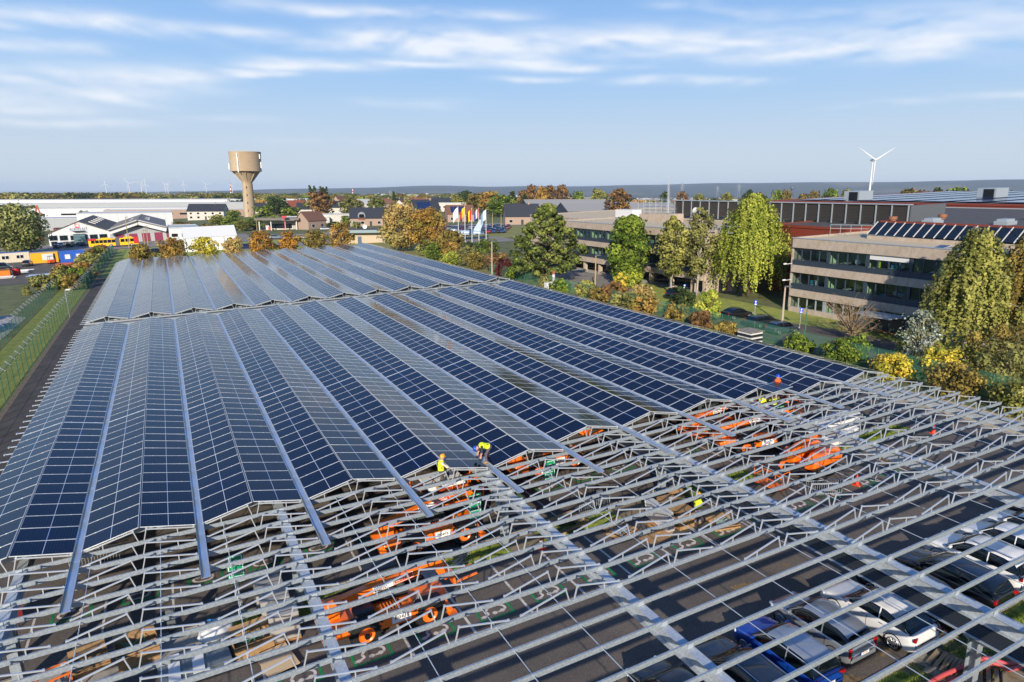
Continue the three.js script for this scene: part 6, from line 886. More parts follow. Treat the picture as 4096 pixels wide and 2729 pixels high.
{ // wind turbines
  const turb = (label, x, dist, hub, R, ang, yaw, red) => { const p = columnAt(x, dist), t = thing('wind_turbine', label, 'wind turbine', p, { turn: yaw, group: 'wind turbines on the skyline' }); const th = hub; part(t, 'tower', [cyl(hub * 0.016, hub * 0.026, th, 0, th / 2, 0, 16)], MAT.white); if (red) part(t, 'red_band', [cyl(hub * 0.0245, hub * 0.0245, hub * 0.035, 0, th * 0.2, 0, 16)], MAT.red); part(t, 'nacelle', [rbox(hub * 0.06, hub * 0.055, hub * 0.12, hub * 0.015, 0, th, 0)], MAT.white); const h = new THREE.Group(); h.name = 'rotor'; t.add(h); h.position.set(0, th, hub * 0.075); part(h, 'hub', [new THREE.SphereGeometry(hub * 0.028, 12, 8)], MAT.white); for (let k = 0; k < 3; k++) { const b = part(h, 'blade', [prism([[-R * 0.018, 0.02 * R], [R * 0.022, 0.02 * R], [R * 0.03, R * 0.2], [R * 0.006, R], [-R * 0.006, R]], -R * 0.006, R * 0.006)], MAT.white); b.rotation.z = ang + k * 2.094; } return t; };
  const p = columnAt(3478, 1500), hubH = heightOf(p, 640); turb('large white wind turbine with a red band on its tower', 3478, 1500, hubH, 46, 1.05, 0.2, true);
  [[425, 5200, 755], [518, 4800, 757], [567, 4600, 752], [585, 5200, 758], [663, 5600, 760], [672, 5000, 754], [738, 5400, 758], [826, 5400, 760], [930, 5600, 757]].forEach(([x, d, y], i) => { const q = columnAt(x, d), hh = heightOf(q, y); turb('small distant white wind turbine on the far left skyline', x, d, Math.max(70, hh), 42, i * 0.7, (i % 3) * 0.4, false); });
  const mast = (label, x, dist, ytop, w) => { const q = columnAt(x, dist), h = heightOf(q, ytop), t = thing('radio_mast', label, 'mast', q, {}); for (let k = 0; k < 7; k++) part(t, 'mast_section', [cyl(lerp(w, 0.4, (k + 1) / 7), lerp(w, 0.4, k / 7), h / 7, 0, h * (k + 0.5) / 7, 0, 6)], k % 2 ? MAT.white : MAT.red); };
  mast('red and white banded mast beside the water tower', 923, 2600, 730, 4); mast('red and white banded mast above the village trees', 1411, 1500, 751, 2.6);
  for (const [x, d, y] of [[2728, 4200, 732], [2955, 4200, 738], [2870, 4600, 745], [1560, 900, 762], [2230, 4400, 742]]) { const q = columnAt(x, d), h = heightOf(q, y), t = thing('pylon', 'grey lattice pylon in front of the far hills', 'pylon', q, { group: 'pylons before the hills' }); part(t, 'legs', [-1, 1].flatMap((s) => [bar([s * h * 0.09, 0, 0], [s * h * 0.02, h, 0], h * 0.016), bar([s * h * 0.09, 0, h * 0.05], [0, h, 0], h * 0.014)]), MAT.grey); part(t, 'cross_arm', [0.7, 0.82, 0.94].map((q2) => bar([-h * 0.16, h * q2, 0], [h * 0.16, h * q2, 0], h * 0.014)), MAT.grey); }
  const wt = columnAt(3168, 3200), wh = heightOf(wt, 752), bt = thing('ball_water_tower', 'round grey ball shaped tower on the far plain', 'water tower', wt, {}); part(bt, 'stem', [cyl(2, 3, wh, 0, wh / 2, 0, 10)], MAT.midgrey); part(bt, 'ball', [new THREE.SphereGeometry(8.5, 16, 12).translate(0, wh, 0)], MAT.midgrey);
}
{ // flags
  const flags = [[1835, 1010, 838, ['#dfe3e8'], 'plain white flag on a tall white pole'], [1861, 979, 837, ['#e8c02a', '#e8c02a', '#b8321e'], 'yellow flag with a red mark on a white pole'], [1889, 1030, 845, ['#c8202a', '#e8c02a', '#1c1c1e'], 'red and yellow and black flag on a white pole'], [1916, 974, 842, ['#c01f2c', '#e8e8e8', '#2b3f9a'], 'red white and blue flag on a white pole'], [1945, 1005, 848, ['#dfe3e8', '#8fa0b8'], 'white flag with a grey mark on a white pole']];
  flags.forEach(([x, y, yt, cols, label]) => { const p = G(x, y), h = heightOf(p, yt - 12), t = thing('flag_pole', label, 'flag', p, { group: 'flag poles beside the parked jet' }); part(t, 'pole', [cyl(0.06, 0.11, h, 0, h / 2, 0, 8)], MAT.white); const n = cols.length, w = 2.5, hh = 2.6; cols.forEach((c, i) => { const g = new THREE.PlaneGeometry(w / n, hh, 4, 6), P = g.attributes.position; for (let k = 0; k < P.count; k++) { const u = (P.getX(k) + w / n / 2 + i * w / n) / w; P.setZ(k, 0.3 * Math.sin(u * 7 + P.getY(k))); P.setX(k, -(u * w) * 0.55); P.setY(k, P.getY(k) - u * u * 1.6); } g.computeVertexNormals(); part(t, 'flag_cloth', g.translate(0, h - hh / 2 - 0.3, 0), std(c, 0.8, 0, { side: THREE.DoubleSide })); }); });
}
{ // parked jet
  const a = G(1790, 965), t = thing('jet_aircraft', 'pale grey jet aircraft parked on the grass as a monument', 'aircraft', columnAt(1845, 222), { turn: -0.12 }); const m = std(0x9fb0bb, 0.5, 0.1);
  const fus = [[0, 0.02], [0.06, 0.35], [0.18, 0.7], [0.35, 0.95], [0.55, 1.05], [0.8, 0.95], [0.95, 0.7], [1, 0.5]].map(([u, r]) => new THREE.Vector2(r, u * 14.5)); t.position.y += 0.0;
  part(t, 'fuselage', [new THREE.LatheGeometry(fus, 18).rotateZ(-Math.PI / 2).scale(1, 0.85, 1).translate(-7.2, 2.2, 0)], m); part(t, 'canopy', [new THREE.SphereGeometry(1, 14, 10).scale(1.9, 0.6, 0.5).translate(-3.2, 2.95, 0)], phys(0x8fa0a8, 0.08, 0)); part(t, 'tail_fin', [prism([[3.6, 2.9], [6.6, 2.9], [7.2, 6.6], [6.0, 6.6]], -0.12, 0.12)], m); for (const s of [-1, 1]) { part(t, 'wing', [prism([[-2.4, 0], [3.4, 0], [3.0, 4.6], [1.8, 4.6]], -0.1, 0.1).rotateX(s * Math.PI / 2).translate(0, 2.1, s * 0.6)], m); part(t, 'tailplane', [prism([[4.4, 0], [7, 0], [7.2, 2.6], [6, 2.6]], -0.08, 0.08).rotateX(s * Math.PI / 2).translate(0, 2.1, s * 0.6)], m); part(t, 'missile', [cyl(0.12, 0.12, 3, 1.8, 2.1, s * 5, 8, 0, 0, Math.PI / 2)], MAT.white); }
  part(t, 'drop_tank', [new THREE.CapsuleGeometry(0.45, 3.4, 6, 12).rotateZ(Math.PI / 2).translate(-0.6, 1.1, 1.6)], MAT.white); part(t, 'air_intake', [rbox(3.4, 1.0, 1.1, 0.3, -1.6, 1.5, 0)], m); part(t, 'undercarriage', [bar([-3.4, 1.7, 0], [-3.4, 0.3, 0], 0.15), bar([1, 1.7, 1], [1.2, 0.3, 1.4], 0.15), bar([1, 1.7, -1], [1.2, 0.3, -1.4], 0.15)], MAT.grey); for (const [x, z] of [[-3.4, 0], [1.2, 1.4], [1.2, -1.4]]) part(t, 'wheel', [cyl(0.3, 0.3, 0.2, x, 0.3, z, 14, Math.PI / 2)], MAT.rubber);
}
{ // articulated bus on the road, along b
  const [bl] = onA(820 / 2.299, 985, 268), [br] = onA(1280 / 2.299, 985, 268), L = br - bl, t = sthing('bus', 'long yellow articulated bus with red ends on the road', 'bus', (bl + br) / 2, 268, { n: 0.08 }); const y = std(0xe6b400, 0.4), r = std(0xc41a20, 0.4), gl = MAT.glassDark, L1 = L * 0.54, L2 = L * 0.38;
  part(t, 'front_body', [rbox(L1, 2.5, 2.5, 0.15, -L / 2 + L1 / 2, 1.65, 0)], y); part(t, 'rear_body', [rbox(L2, 2.5, 2.5, 0.15, L / 2 - L2 / 2, 1.65, 0)], y); part(t, 'bellows', [...Array(9)].map((_, i) => box(0.14, 2.45, 2.42, -L / 2 + L1 + 0.1 + i * (L - L1 - L2 - 0.2) / 8.5, 1.65, 0)), MAT.midgrey); part(t, 'red_front', [rbox(2.4, 0.6, 2.54, 0.1, -L / 2 + 1.2, 2.75, 0)], r); part(t, 'red_rear', [rbox(1.5, 2.2, 2.54, 0.1, L / 2 - 0.7, 1.85, 0)], r); for (const x of [-L / 2 + L1 * 0.62, L / 2 - L2 * 0.55]) part(t, 'roof_unit', [rbox(2.6, 0.35, 1.6, 0.1, x, 3.05, 0)], y); for (let i = 0; i < 6; i++) part(t, 'window', [box(L1 / 7.4, 1.05, 2.53, -L / 2 + 1.3 + i * L1 / 6.6, 2.05, 0)], gl); for (let i = 0; i < 3; i++) part(t, 'window', [box(L2 / 4.6, 1.05, 2.53, L / 2 - L2 + 0.9 + i * L2 / 3.9, 2.05, 0)], gl); part(t, 'windscreen', [box(0.06, 1.5, 2.2, -L / 2 - 0.01, 1.9, 0)], gl); for (const x of [-L / 2 + 2.6, -L / 2 + L1 - 1.6, L / 2 - 2.2]) for (const s of [-1, 1]) { const w = part(t, 'wheel', [cyl(0.48, 0.48, 0.3, x, 0.48, s * 1.15, 20, Math.PI / 2)], MAT.rubber); part(w, 'rim', [cyl(0.26, 0.26, 0.32, x, 0.48, s * 1.15, 14, Math.PI / 2)], MAT.zinc); }
}
{ // site cabins and yard
  const cabin = (label, b, a, w, d, h, col, roofc, txt) => { const t = sthing('site_cabin', label, 'cabin', b, a, { n: 0.05, turn: 0.12 }); const m = std(col, 0.6); part(t, 'shell', [rbox(w, h, d, 0.06, 0, h / 2, 0)], m); part(t, 'roof', [box(w + 0.15, 0.14, d + 0.15, 0, h + 0.06, 0)], std(roofc, 0.7)); for (let i = 0; i < Math.floor(w / 0.6); i++) part(t, 'corrugation', [box(0.06, h - 0.3, 0.05, -w / 2 + 0.4 + i * 0.6, h / 2, d / 2 + 0.015)], m); return t; };
  const c1 = cabin('long cream site cabin with a blue roof edge beside the yellow container', -40.5, 229, 12, 2.6, 2.8, 0xc9bfa9, 0x3a5f9a); for (const x of [0.5, 3.8]) { const w = part(c1, 'window', [box(1.7, 1.0, 0.06, x, 1.6, 1.34)], MAT.white); for (const s of [-1, 1]) part(w, 'pane', [box(0.7, 0.85, 0.04, x + s * 0.42, 1.6, 1.38)], MAT.glassDark); }
  const c2 = cabin('yellow container with a white notice board on its side', -30.2, 222.5, 6.3, 2.6, 2.8, 0xe0a400, 0x8d8a80); part(c2, 'notice_board', [box(2.6, 1.6, 0.06, 0.8, 1.6, 1.36)], MAT.white); part(c2, 'notice_text', [...Array(5)].map((_, i) => box(1.9, 0.08, 0.02, 0.8, 2.1 - i * 0.24, 1.4)), MAT.lightgrey);
  const c3 = cabin('bright blue container with two white shuttered openings', -23.2, 217.5, 5.6, 3.2, 3.0, 0x1b56b4, 0x2a60b8); for (const x of [-1.1, 1.5]) part(c3, 'shutter', [box(1.2, 1.2, 0.06, x, 1.7, 1.66)], MAT.white);
  const sk = cabin('orange open bin in the builders yard', -35, 189.5, 4.4, 2.4, 1.6, 0xe07a10, 0x8a5010); part(sk, 'lettering', [box(0.5, 0.7, 0.03, -0.4, 0.85, 1.24)], MAT.dark);
  const pile = (label, b, a, n, w, d, h, m, jit) => { const t = sthing('material_pile', label, 'pile', b, a, { n: 0.05 }); for (let i = 0; i < n; i++) part(t, 'board', [box(w * rr(0.7, 1), h, d * rr(0.4, 1), rr(-jit, jit), h * (0.5 + i * 0.9), rr(-jit, jit), rr(-0.2, 0.2))], m); };
  pile('stack of yellow timber in the yard', -36.5, 196, 6, 4.5, 1.6, 0.16, std(0xc08a2a, 0.8), 0.3); pile('heap of pale boards beside the orange bin', -33, 186, 5, 3.6, 2, 0.12, MAT.offwhite, 0.5); pile('low stack of blue sheets near the hedge', -26.5, 187, 3, 6.5, 2.6, 0.12, std(0x8fa4b8, 0.6), 0.5); pile('pile of red bricks in front of the blue container', -23.5, 206, 6, 5.5, 3, 0.16, std(0xa2563a, 0.9), 0.3); pile('heap of white pipes beside the red drum', -31.4, 197.5, 6, 3.4, 1.2, 0.12, MAT.white, 0.6);
  const fl = sthing('forklift', 'small orange forklift by the yellow container', 'forklift', -28, 216.5, { n: 0.05, turn: 0.6 }); part(fl, 'body', [rbox(1.6, 0.8, 1.1, 0.1, 0, 0.7, 0)], std(0xe05a18, 0.5)); part(fl, 'mast', [box(0.1, 2.6, 0.9, 0.95, 1.4, 0)], MAT.dark); part(fl, 'roof_guard', [box(1.1, 0.06, 1, -0.1, 2.1, 0), bar([-0.6, 1, 0.45], [-0.5, 2.1, 0.45], 0.06), bar([0.5, 1, 0.45], [0.4, 2.1, 0.45], 0.06), bar([-0.6, 1, -0.45], [-0.5, 2.1, -0.45], 0.06)], MAT.dark); for (const x of [-0.5, 0.6]) for (const s of [-1, 1]) part(fl, 'wheel', [cyl(0.28, 0.28, 0.2, x, 0.28, s * 0.5, 14, Math.PI / 2)], MAT.rubber);
  const dr = sthing('red_drum_unit', 'small red generator drum in the yard', 'generator', -32, 192, { n: 0.05 }); part(dr, 'tank', [cyl(0.8, 0.8, 1.6, 0, 0.8, 0, 16)], MAT.red); part(dr, 'cap', [cyl(0.4, 0.5, 0.3, 0, 1.7, 0, 12)], MAT.dark);
  car('yard_car', 'suv', 0x1a1d20, 'black pickup sized car beside the yellow container', gnd(-33, 214).setY(gnd(-33, 214).y + 0.06), { turn: 2.0, detail: false }); car('yard_car', 'van', 0x26302c, 'dark green van behind the timber stack', gnd(-37.5, 206).setY(gnd(-37.5, 206).y + 0.06), { turn: 0.5, detail: false });
  const cr = thing('loader_crane', 'red folding loader crane above the far yard', 'crane', columnAt(128, 330), { turn: 0.3 }); part(cr, 'base', [box(2.5, 2, 2.5, 0, 1, 0)], MAT.red); part(cr, 'column', [bar([0, 2, 0], [-0.6, 8.2, 0], 0.7)], MAT.red); part(cr, 'arm', [bar([-0.6, 8.2, 0], [0.8, 14, 0], 0.5)], MAT.red); part(cr, 'jib', [bar([0.8, 14, 0], [1.6, 11, 0], 0.4), box(1, 1.4, 0.8, 1.6, 10.4, 0)], std(0x9a5a30, 0.6));
}
// street lamps and posts
function lampPost(label, p, h, kind, group) { const t = thing('street_lamp', label, 'lamp post', p, { group }); part(t, 'pole', [cyl(0.09, 0.16, h, 0, h / 2, 0, 10)], kind === 'wood' ? std(0xa08a68, 0.9) : kind === 'concrete' ? MAT.concrete : MAT.zinc); part(t, 'lamp_head', [rbox(0.9, 0.16, 0.34, 0.06, 0.35, h + 0.03, 0)], MAT.midgrey); return t; }
{
  const put = (x, y, yt, label, kind) => { const p = G(x, y); lampPost(label, p, heightOf(p, yt), kind, 'lamp posts round the site'); };
  put(3128, 1298, 1147, 'concrete lamp post in front of the near office corner', 'concrete'); put(2380, 1162, 1022, 'pale lamp post by the path between pine and bushy tree', 'wood');
  for (const [x, d, yt, label] of [[488, 258, 869, 'tall lamp post standing by the parked bus'], [567, 235, 905, 'tall pale pole behind the first round trees'], [553, 240, 922, 'shorter wooden pole beside the road'], [1015, 290, 876, 'pole by the road below the water tower'], [1418, 232, 893, 'wooden pole beside the gate house'], [1966, 120, 965, 'wooden lamp post among the bushes by the jet'], [1761, 262, 858, 'slim lamp in the staff car park near the house'], [1969, 262, 852, 'slim lamp at the middle of the staff car park'], [2004, 255, 858, 'hook headed lamp in the staff car park'], [2200, 330, 822, 'lamp post in front of the grey barn'], [1556, 300, 845, 'wooden pole behind the big orange tree']]) { const p = columnAt(x, d); lampPost(label, p, heightOf(p, yt), d > 230 ? 'wood' : 'concrete', 'lamp posts round the site'); }
  const cp = sthing('camera_pole', 'grey security camera pole beside the green fence', 'camera', -14.5, 119.9, {}); part(cp, 'pole', [cyl(0.07, 0.09, 4.2, 0, 2.1, 0, 8)], MAT.grey); part(cp, 'camera', [rbox(0.6, 0.22, 0.25, 0.05, 0.4, 4.25, 0), bar([0, 4.2, 0], [0.3, 4.25, 0], 0.06)], MAT.white);
  const gl = thing('street_lamp', 'short green lamp post by the parking bays', 'lamp post', gnd(61.1, 48.5), { group: 'lamp posts round the site' }); part(gl, 'pole', [cyl(0.05, 0.07, 4.2, 0, 2.1, 0, 8)], MAT.fence); part(gl, 'lamp_head', [rbox(0.5, 0.12, 0.25, 0.04, 0.2, 4.25, 0)], MAT.dark);
  // blue parking signs, hydrant, boards
  const psTex = canvasTex(64, 96, (g, w, h) => { g.fillStyle = '#1c50b4'; g.fillRect(0, 0, w, h); g.fillStyle = '#fff'; g.font = 'bold 60px sans-serif'; g.textAlign = 'center'; g.fillText('P', w / 2, 56); g.fillRect(10, 68, 44, 18); });
  for (const [b, a, label] of [[67.4, 61.4, 'blue parking sign between two parked cars on the lawn edge'], [69.3, 77.1, 'blue parking sign behind the autumn bushes'], [67.8, 54.6, 'blue parking sign beside the concrete lamp post']]) { const t = thing('parking_sign', label, 'sign', gnd(b, a), { turn: 0.3 }); part(t, 'post', [cyl(0.035, 0.035, 2.2, 0, 1.1, 0, 8)], MAT.zinc); part(t, 'sign_plate', [box(0.46, 0.68, 0.03, 0, 2.1, 0.04)], std(0x1c50b4, 0.5)); part(t, 'sign_face', [new THREE.PlaneGeometry(0.43, 0.65).translate(0, 2.1, 0.06)], std(0xffffff, 0.5, 0, { map: psTex })); }
  const hy = thing('hydrant', 'small pink red hydrant post on the office lawn', 'hydrant', gnd(71.1, 81.2), {}); part(hy, 'barrel', [cyl(0.16, 0.2, 1.1, 0, 0.55, 0, 12)], std(0xc65a5a, 0.6)); part(hy, 'cap', [new THREE.SphereGeometry(0.18, 12, 8).translate(0, 1.12, 0)], std(0xc65a5a, 0.6));
  const sh = thing('shelter', 'small smoking shelter with a white sheet roof by the office', 'shelter', gnd(70.8, 46.5), { turn: SITE_TURN }); part(sh, 'roof', [box(3.2, 0.12, 4.6, 0, 2.5, 0)], MAT.zinc); for (const x of [-1.4, 1.4]) for (const z of [-2.1, 2.1]) part(sh, 'post', [box(0.08, 2.5, 0.08, x, 1.25, z)], MAT.dark); part(sh, 'back_wall', [box(0.06, 2, 4.4, 1.45, 1.2, 0)], phys(0x54605c, 0.1, 0, { transmission: 0.5, thickness: 0 })); part(sh, 'bench', [box(0.4, 0.06, 3.6, 1.1, 0.45, 0)], MAT.wood);
  const bo = sthing('pallet_of_boards', 'stack of pale boards on pallets beside the green fence', 'pallet', 57.0, 52.4, {}); for (let i = 0; i < 5; i++) part(bo, 'board', [box(1.8, 0.14, 2, 0, 0.2 + i * 0.25, 0)], i % 2 ? MAT.dark : MAT.white); part(bo, 'cover', [box(2, 0.06, 2.2, 0.1, 1.4, 0)], MAT.kerb);
  const ac = sthing('cabinet', 'white service cabinet beside the fence opposite the pine', 'cabinet', 57.4, 97.3, {}); part(ac, 'box', [rbox(1.6, 1.3, 1, 0.05, 0, 0.75, 0)], MAT.white); part(ac, 'vent', [box(0.6, 0.5, 0.04, 0.2, 0.8, 0.52)], MAT.midgrey); part(ac, 'mast', [cyl(0.25, 0.25, 2.6, 1.2, 1.3, -0.6, 10)], MAT.white); part(ac, 'mast_top', [rbox(0.4, 0.6, 0.4, 0.05, 1.2, 2.9, -0.6)], std(0x9a5a40, 0.7));
  // cars by the office
  for (const [b, a, kind, col, label, tn] of [[65.4, 62.6, 'sedan', 0x14171b, 'black car parked below the lawn behind a bush', 0.5], [64.4, 57.2, 'wagon', 0x2a2f36, 'dark blue car parked beside the blue parking sign', 0.45], [63.4, 53.4, 'hatch', 0x3c4650, 'grey blue car parked next to the concrete lamp post', 0.4], [69.4, 79, 'suv', 0x101214, 'black car half hidden by the autumn bushes', 0.9], [66.4, 90.5, 'hatch', 0x1d2a2c, 'dark car showing between the bushes and the path', 1.2]]) { const p = gnd(b, a); p.y += 0.08; car('office_car', kind, col, label, p, { turn: tn, detail: false, group: 'cars parked before the office' }); }
}
{ // distant parked cars: one small mesh each
  const mk = (kind, col) => { const p = carParts(kind), wheels = [...carKinds[kind].ax.flatMap((f) => [-1, 1].map((s) => cyl(0.31, 0.31, 0.2, p.X(f), 0.31, s * (p.hw - 0.12), 10, Math.PI / 2)))]; return new THREE.Mesh(mergeGroups([[p.body.clone(), p.roof.clone(), p.pillars.clone()], [p.glass.clone()], wheels]), [phys(col, 0.3, 0.3, { clearcoat: 1 }), MAT.glassDark, MAT.rubber]); };
  const cols = [[0xc9cac8, 'white'], [0x16181b, 'black'], [0x3a4048, 'dark grey'], [0x8d9296, 'silver'], [0x1d3a6a, 'blue'], [0x8a1a1c, 'red']], kinds = ['hatch', 'sedan', 'wagon', 'suv'], protos = cols.map(([c], i) => kinds.map((k) => mk(k, c)));
  const put = (p, ci, ki, turn, label, group) => { const m = protos[ci][ki].clone(); m.name = numbered('distant_car'); m.position.copy(p); m.rotation.y = turn; m.castShadow = m.receiveShadow = true; tag(m, label, 'car', group); scene.add(m); };
  [[520, 2, 0, 275.5], [560, 0, 3, 283], [585, 5, 1, 287], [640, 1, 2, 280], [655, 1, 3, 285], [735, 2, 1, 283], [775, 1, 1, 283]].forEach(([x, c, k, a]) => { const [b] = onA(x / 2.299, 985, a), p = S(b, 0, a); p.y = land(p.x, p.z) + 0.08; put(p, c, k, SITE_TURN + 1.5, `${cols[c][1]} car parked in front of the white works building`, 'cars before the works building'); });
  for (let r = 0; r < 4; r++) for (let i = 0; i < 13; i++) { const c = Math.floor(rnd() * 6 * 0.99), k = Math.floor(rnd() * 3.99), x = 1765 + i * 21 + r * 5 + rr(-4, 4), d = 246 + r * 9, p = columnAt(x, d); p.y += 0.05; if (x > 2070) continue; put(p, c, k, 1.35 + rr(-0.06, 0.06), `${cols[c][1]} car in the staff car park behind the flag poles`, 'cars in the staff car park'); }
  for (const [x, d, c] of [[600, 230, 1], [690, 232, 2], [968, 226, 4], [1075, 222, 1], [1190, 255, 0], [1290, 300, 0], [1085, 262, 3], [705, 262, 2]]) { const p = columnAt(x, d); p.y += 0.08; put(p, c, 0, SITE_TURN + rr(-0.2, 0.2), `${cols[c][1]} car on the road beyond the round trees`, 'cars on the road beyond the roof'); }
  for (let i = 0; i < 22; i++) { const x = 190 + rr(0, 110), d = 380 + rr(0, 90), c = Math.floor(rnd() * 5.99), p = columnAt(x, d); p.y += 0.05; put(p, c, Math.floor(rnd() * 3.99), rr(0, 3), `${cols[c][1]} vehicle in the yard behind the works building`, 'vehicles in the far yard'); }
}
// ---------- trees and woods behind ----------
{
  const protos = {}; const kinds = { green: ['round', 'green'], olive: ['round', 'olive'], dark: ['oval', 'dark'], autumn: ['round', 'autumn'], rust: ['round', 'rust'], lime: ['oval', 'lime'], brown: ['round', 'brownolive'], grey: ['oval', 'greyolive'], poplar: ['column', 'dark'], conifer: ['cone', 'dark'] };
  const word = { green: 'green', olive: 'olive', dark: 'dark green', autumn: 'golden brown', rust: 'rusty brown', lime: 'yellow green', brown: 'brownish', grey: 'grey green', poplar: 'slim dark poplar', conifer: 'dark conifer' };
  for (const [k, [shape, pal]] of Object.entries(kinds)) protos[k] = [0, 1].map(() => broad({ h: 10, w: k === 'poplar' ? 2.6 : k === 'conifer' ? 5 : 9, trunk: k === 'conifer' ? 0.05 : 0.1, pal, n: 1500, lobes: 22, s: 0.42, shape, fill: 0.35 }));
  const place = (x, yt, wpx, dist, k, where, group) => { const p = columnAt(x, dist), h = Math.max(3, heightOf(p, yt)), w = wpx * dist / FOC, b = k === 'poplar' ? 2.6 : k === 'conifer' ? 5 : 9, t = plantTree('background_tree', `${word[k]}${/poplar|conifer/.test(k) ? '' : ' tree'} ${where}`, p, protos[k][Math.floor(rnd() * 2)], { group, scale: [w / b, h / 10, w / b] }); return t; };
  // near the water tower and village: x, top, width px, distance, kind
  const vill = [[1050, 822, 90, 430, 'green'], [1085, 790, 66, 470, 'dark'], [1130, 805, 60, 480, 'dark'], [1160, 828, 90, 440, 'green'], [1280, 765, 110, 430, 'rust'], [1235, 800, 70, 470, 'olive'], [1395, 785, 90, 420, 'grey'], [1430, 800, 60, 440, 'grey'], [1010, 868, 90, 330, 'green'], [960, 880, 80, 320, 'olive'], [905, 868, 80, 330, 'green'], [860, 858, 80, 350, 'olive'], [815, 895, 76, 300, 'brown'], [780, 905, 70, 290, 'brown'], [925, 840, 60, 400, 'green'], [1378, 862, 62, 320, 'green'], [1590, 800, 60, 520, 'olive'], [1560, 840, 90, 340, 'olive'], [1500, 815, 80, 460, 'green'], [1650, 838, 70, 420, 'green'], [1700, 812, 60, 600, 'olive'], [1780, 790, 60, 640, 'green'], [1815, 775, 70, 620, 'grey'], [1860, 762, 80, 560, 'dark'], [1900, 772, 110, 470, 'brown'], [1960, 765, 130, 430, 'autumn'], [2010, 778, 120, 400, 'green'], [2050, 762, 80, 460, 'conifer'], [1985, 800, 100, 380, 'green'], [1420, 900, 40, 300, 'green'], [1330, 905, 70, 310, 'dark'], [1090, 860, 60, 380, 'lime']];
  for (const v of vill) place(...v, 'among the village houses', 'trees among the village houses');
  for (const [x, yt, w] of [[1240, 742, 17], [1258, 743, 16], [1284, 746, 18], [1294, 748, 14], [1305, 747, 16]]) place(x, yt, w, 620, 'poplar', 'above the village roofs', 'poplars above the village'); place(1575, 765, 14, 560, 'poplar', 'standing alone among the village roofs');
  const mid = [[2095, 760, 70, 420, 'rust'], [2130, 738, 70, 430, 'rust'], [2165, 745, 70, 420, 'autumn'], [2200, 742, 80, 440, 'rust'], [2250, 738, 70, 450, 'rust'], [2315, 764, 66, 420, 'green'], [2395, 754, 80, 430, 'olive'], [2480, 755, 110, 330, 'rust'], [2100, 775, 60, 380, 'conifer'], [2660, 768, 50, 560, 'dark'], [2730, 765, 50, 600, 'rust'], [2800, 775, 60, 600, 'olive'], [2910, 770, 60, 560, 'olive'], [3000, 758, 60, 540, 'dark'], [3110, 758, 50, 420, 'green'], [3150, 758, 50, 420, 'brown'], [3215, 772, 50, 440, 'brown'], [3260, 762, 60, 440, 'brown'], [3325, 752, 70, 400, 'green'], [3395, 756, 70, 400, 'olive'], [3540, 782, 60, 420, 'lime'], [3640, 752, 100, 380, 'brown'], [3680, 760, 70, 390, 'rust'], [3755, 752, 60, 400, 'dark'], [3830, 748, 110, 400, 'green'], [3935, 764, 40, 420, 'dark'], [4010, 760, 90, 400, 'green'], [3470, 778, 80, 500, 'green']];
  for (const v of mid) place(...v, 'behind the factory roofs', 'trees behind the factory roofs');
  // trees round the left-hand estate
  for (const v of [[560, 905, 90, 340, 'brown'], [700, 885, 60, 340, 'brown'], [735, 890, 60, 330, 'rust'], [120, 820, 50, 560, 'olive'], [330, 842, 60, 520, 'olive'], [250, 905, 50, 330, 'green']]) place(...v, 'on the industrial estate', 'trees on the industrial estate');
  // far woods and hedgerows: masses nobody could count
  const mass = (name, label, list, pals, hgt) => { const L = new Leaves(); for (let i = 0; i < 26; i++) { const a = i * 2.4, r = Math.sqrt(i / 26); L.lobe(Math.cos(a) * r * 0.45, 0.35 + 0.4 * rnd(), Math.sin(a) * r * 0.45, 0.24, 0.26, 0.24, 26, 0.075, [new THREE.Color(1, 1, 1)], 0.35); } const im = new THREE.InstancedMesh(L.geo(), leafMat, list.length), m = new THREE.Matrix4(), q = new THREE.Quaternion(); list.forEach(([p, w, h], i) => { m.compose(p, q.setFromAxisAngle(new THREE.Vector3(0, 1, 0), rr(0, 6)), new THREE.Vector3(w, h, w)); im.setMatrixAt(i, m); const c = pals[Math.floor(rnd() * pals.length)]; im.setColorAt(i, c); }); im.name = numbered(name); im.userData = { kind: 'stuff', label, category: 'trees' }; im.castShadow = im.receiveShadow = true; scene.add(im); };
  const wood = []; for (let i = 0; i < 420; i++) { const x = rr(-250, 560), d = rr(1000, 1350), p = columnAt(x, d); wood.push([p, rr(14, 26), rr(13, 20)]); } for (let i = 0; i < 260; i++) { const x = rr(540, 1000), d = rr(1000, 1500), p = columnAt(x, d); wood.push([p, rr(14, 24), rr(9, 14)]); }
  mass('far_wood', 'long brown green wood along the skyline behind the warehouses', wood, [...PALL.brownolive, ...PALL.dark, ...PALL.olive], 16);
  const hedges = []; for (let i = 0; i < 900; i++) { const d = 650 * Math.pow(7, rnd()), x = rr(950, 4350), p = columnAt(x, d); if (noise.noise(p.x / 220, p.z / 220, 7) < -0.1) continue; hedges.push([p, rr(12, 30), rr(7, 13)]); } for (let i = 0; i < 500; i++) { const d = rr(1400, 6000), x = rr(-300, 1000), p = columnAt(x, d); if (noise.noise(p.x / 300, p.z / 300, 4) < 0.1) continue; hedges.push([p, rr(20, 60), rr(8, 14)]); }
  mass('far_hedgerows', 'patchwork of distant hedges and copses across the plain', hedges, [...PALL.green, ...PALL.olive, ...PALL.brownolive, ...PALL.dark], 10);
  const vh = []; for (let i = 0; i < 260; i++) { const d = rr(520, 1200), x = rr(1000, 2250), p = columnAt(x, d); vh.push([p, rr(9, 16), rr(6, 11)]); } for (let i = 0; i < 160; i++) { const d = rr(480, 1100), x = rr(2250, 4300), p = columnAt(x, d); vh.push([p, rr(9, 16), rr(6, 11)]); }
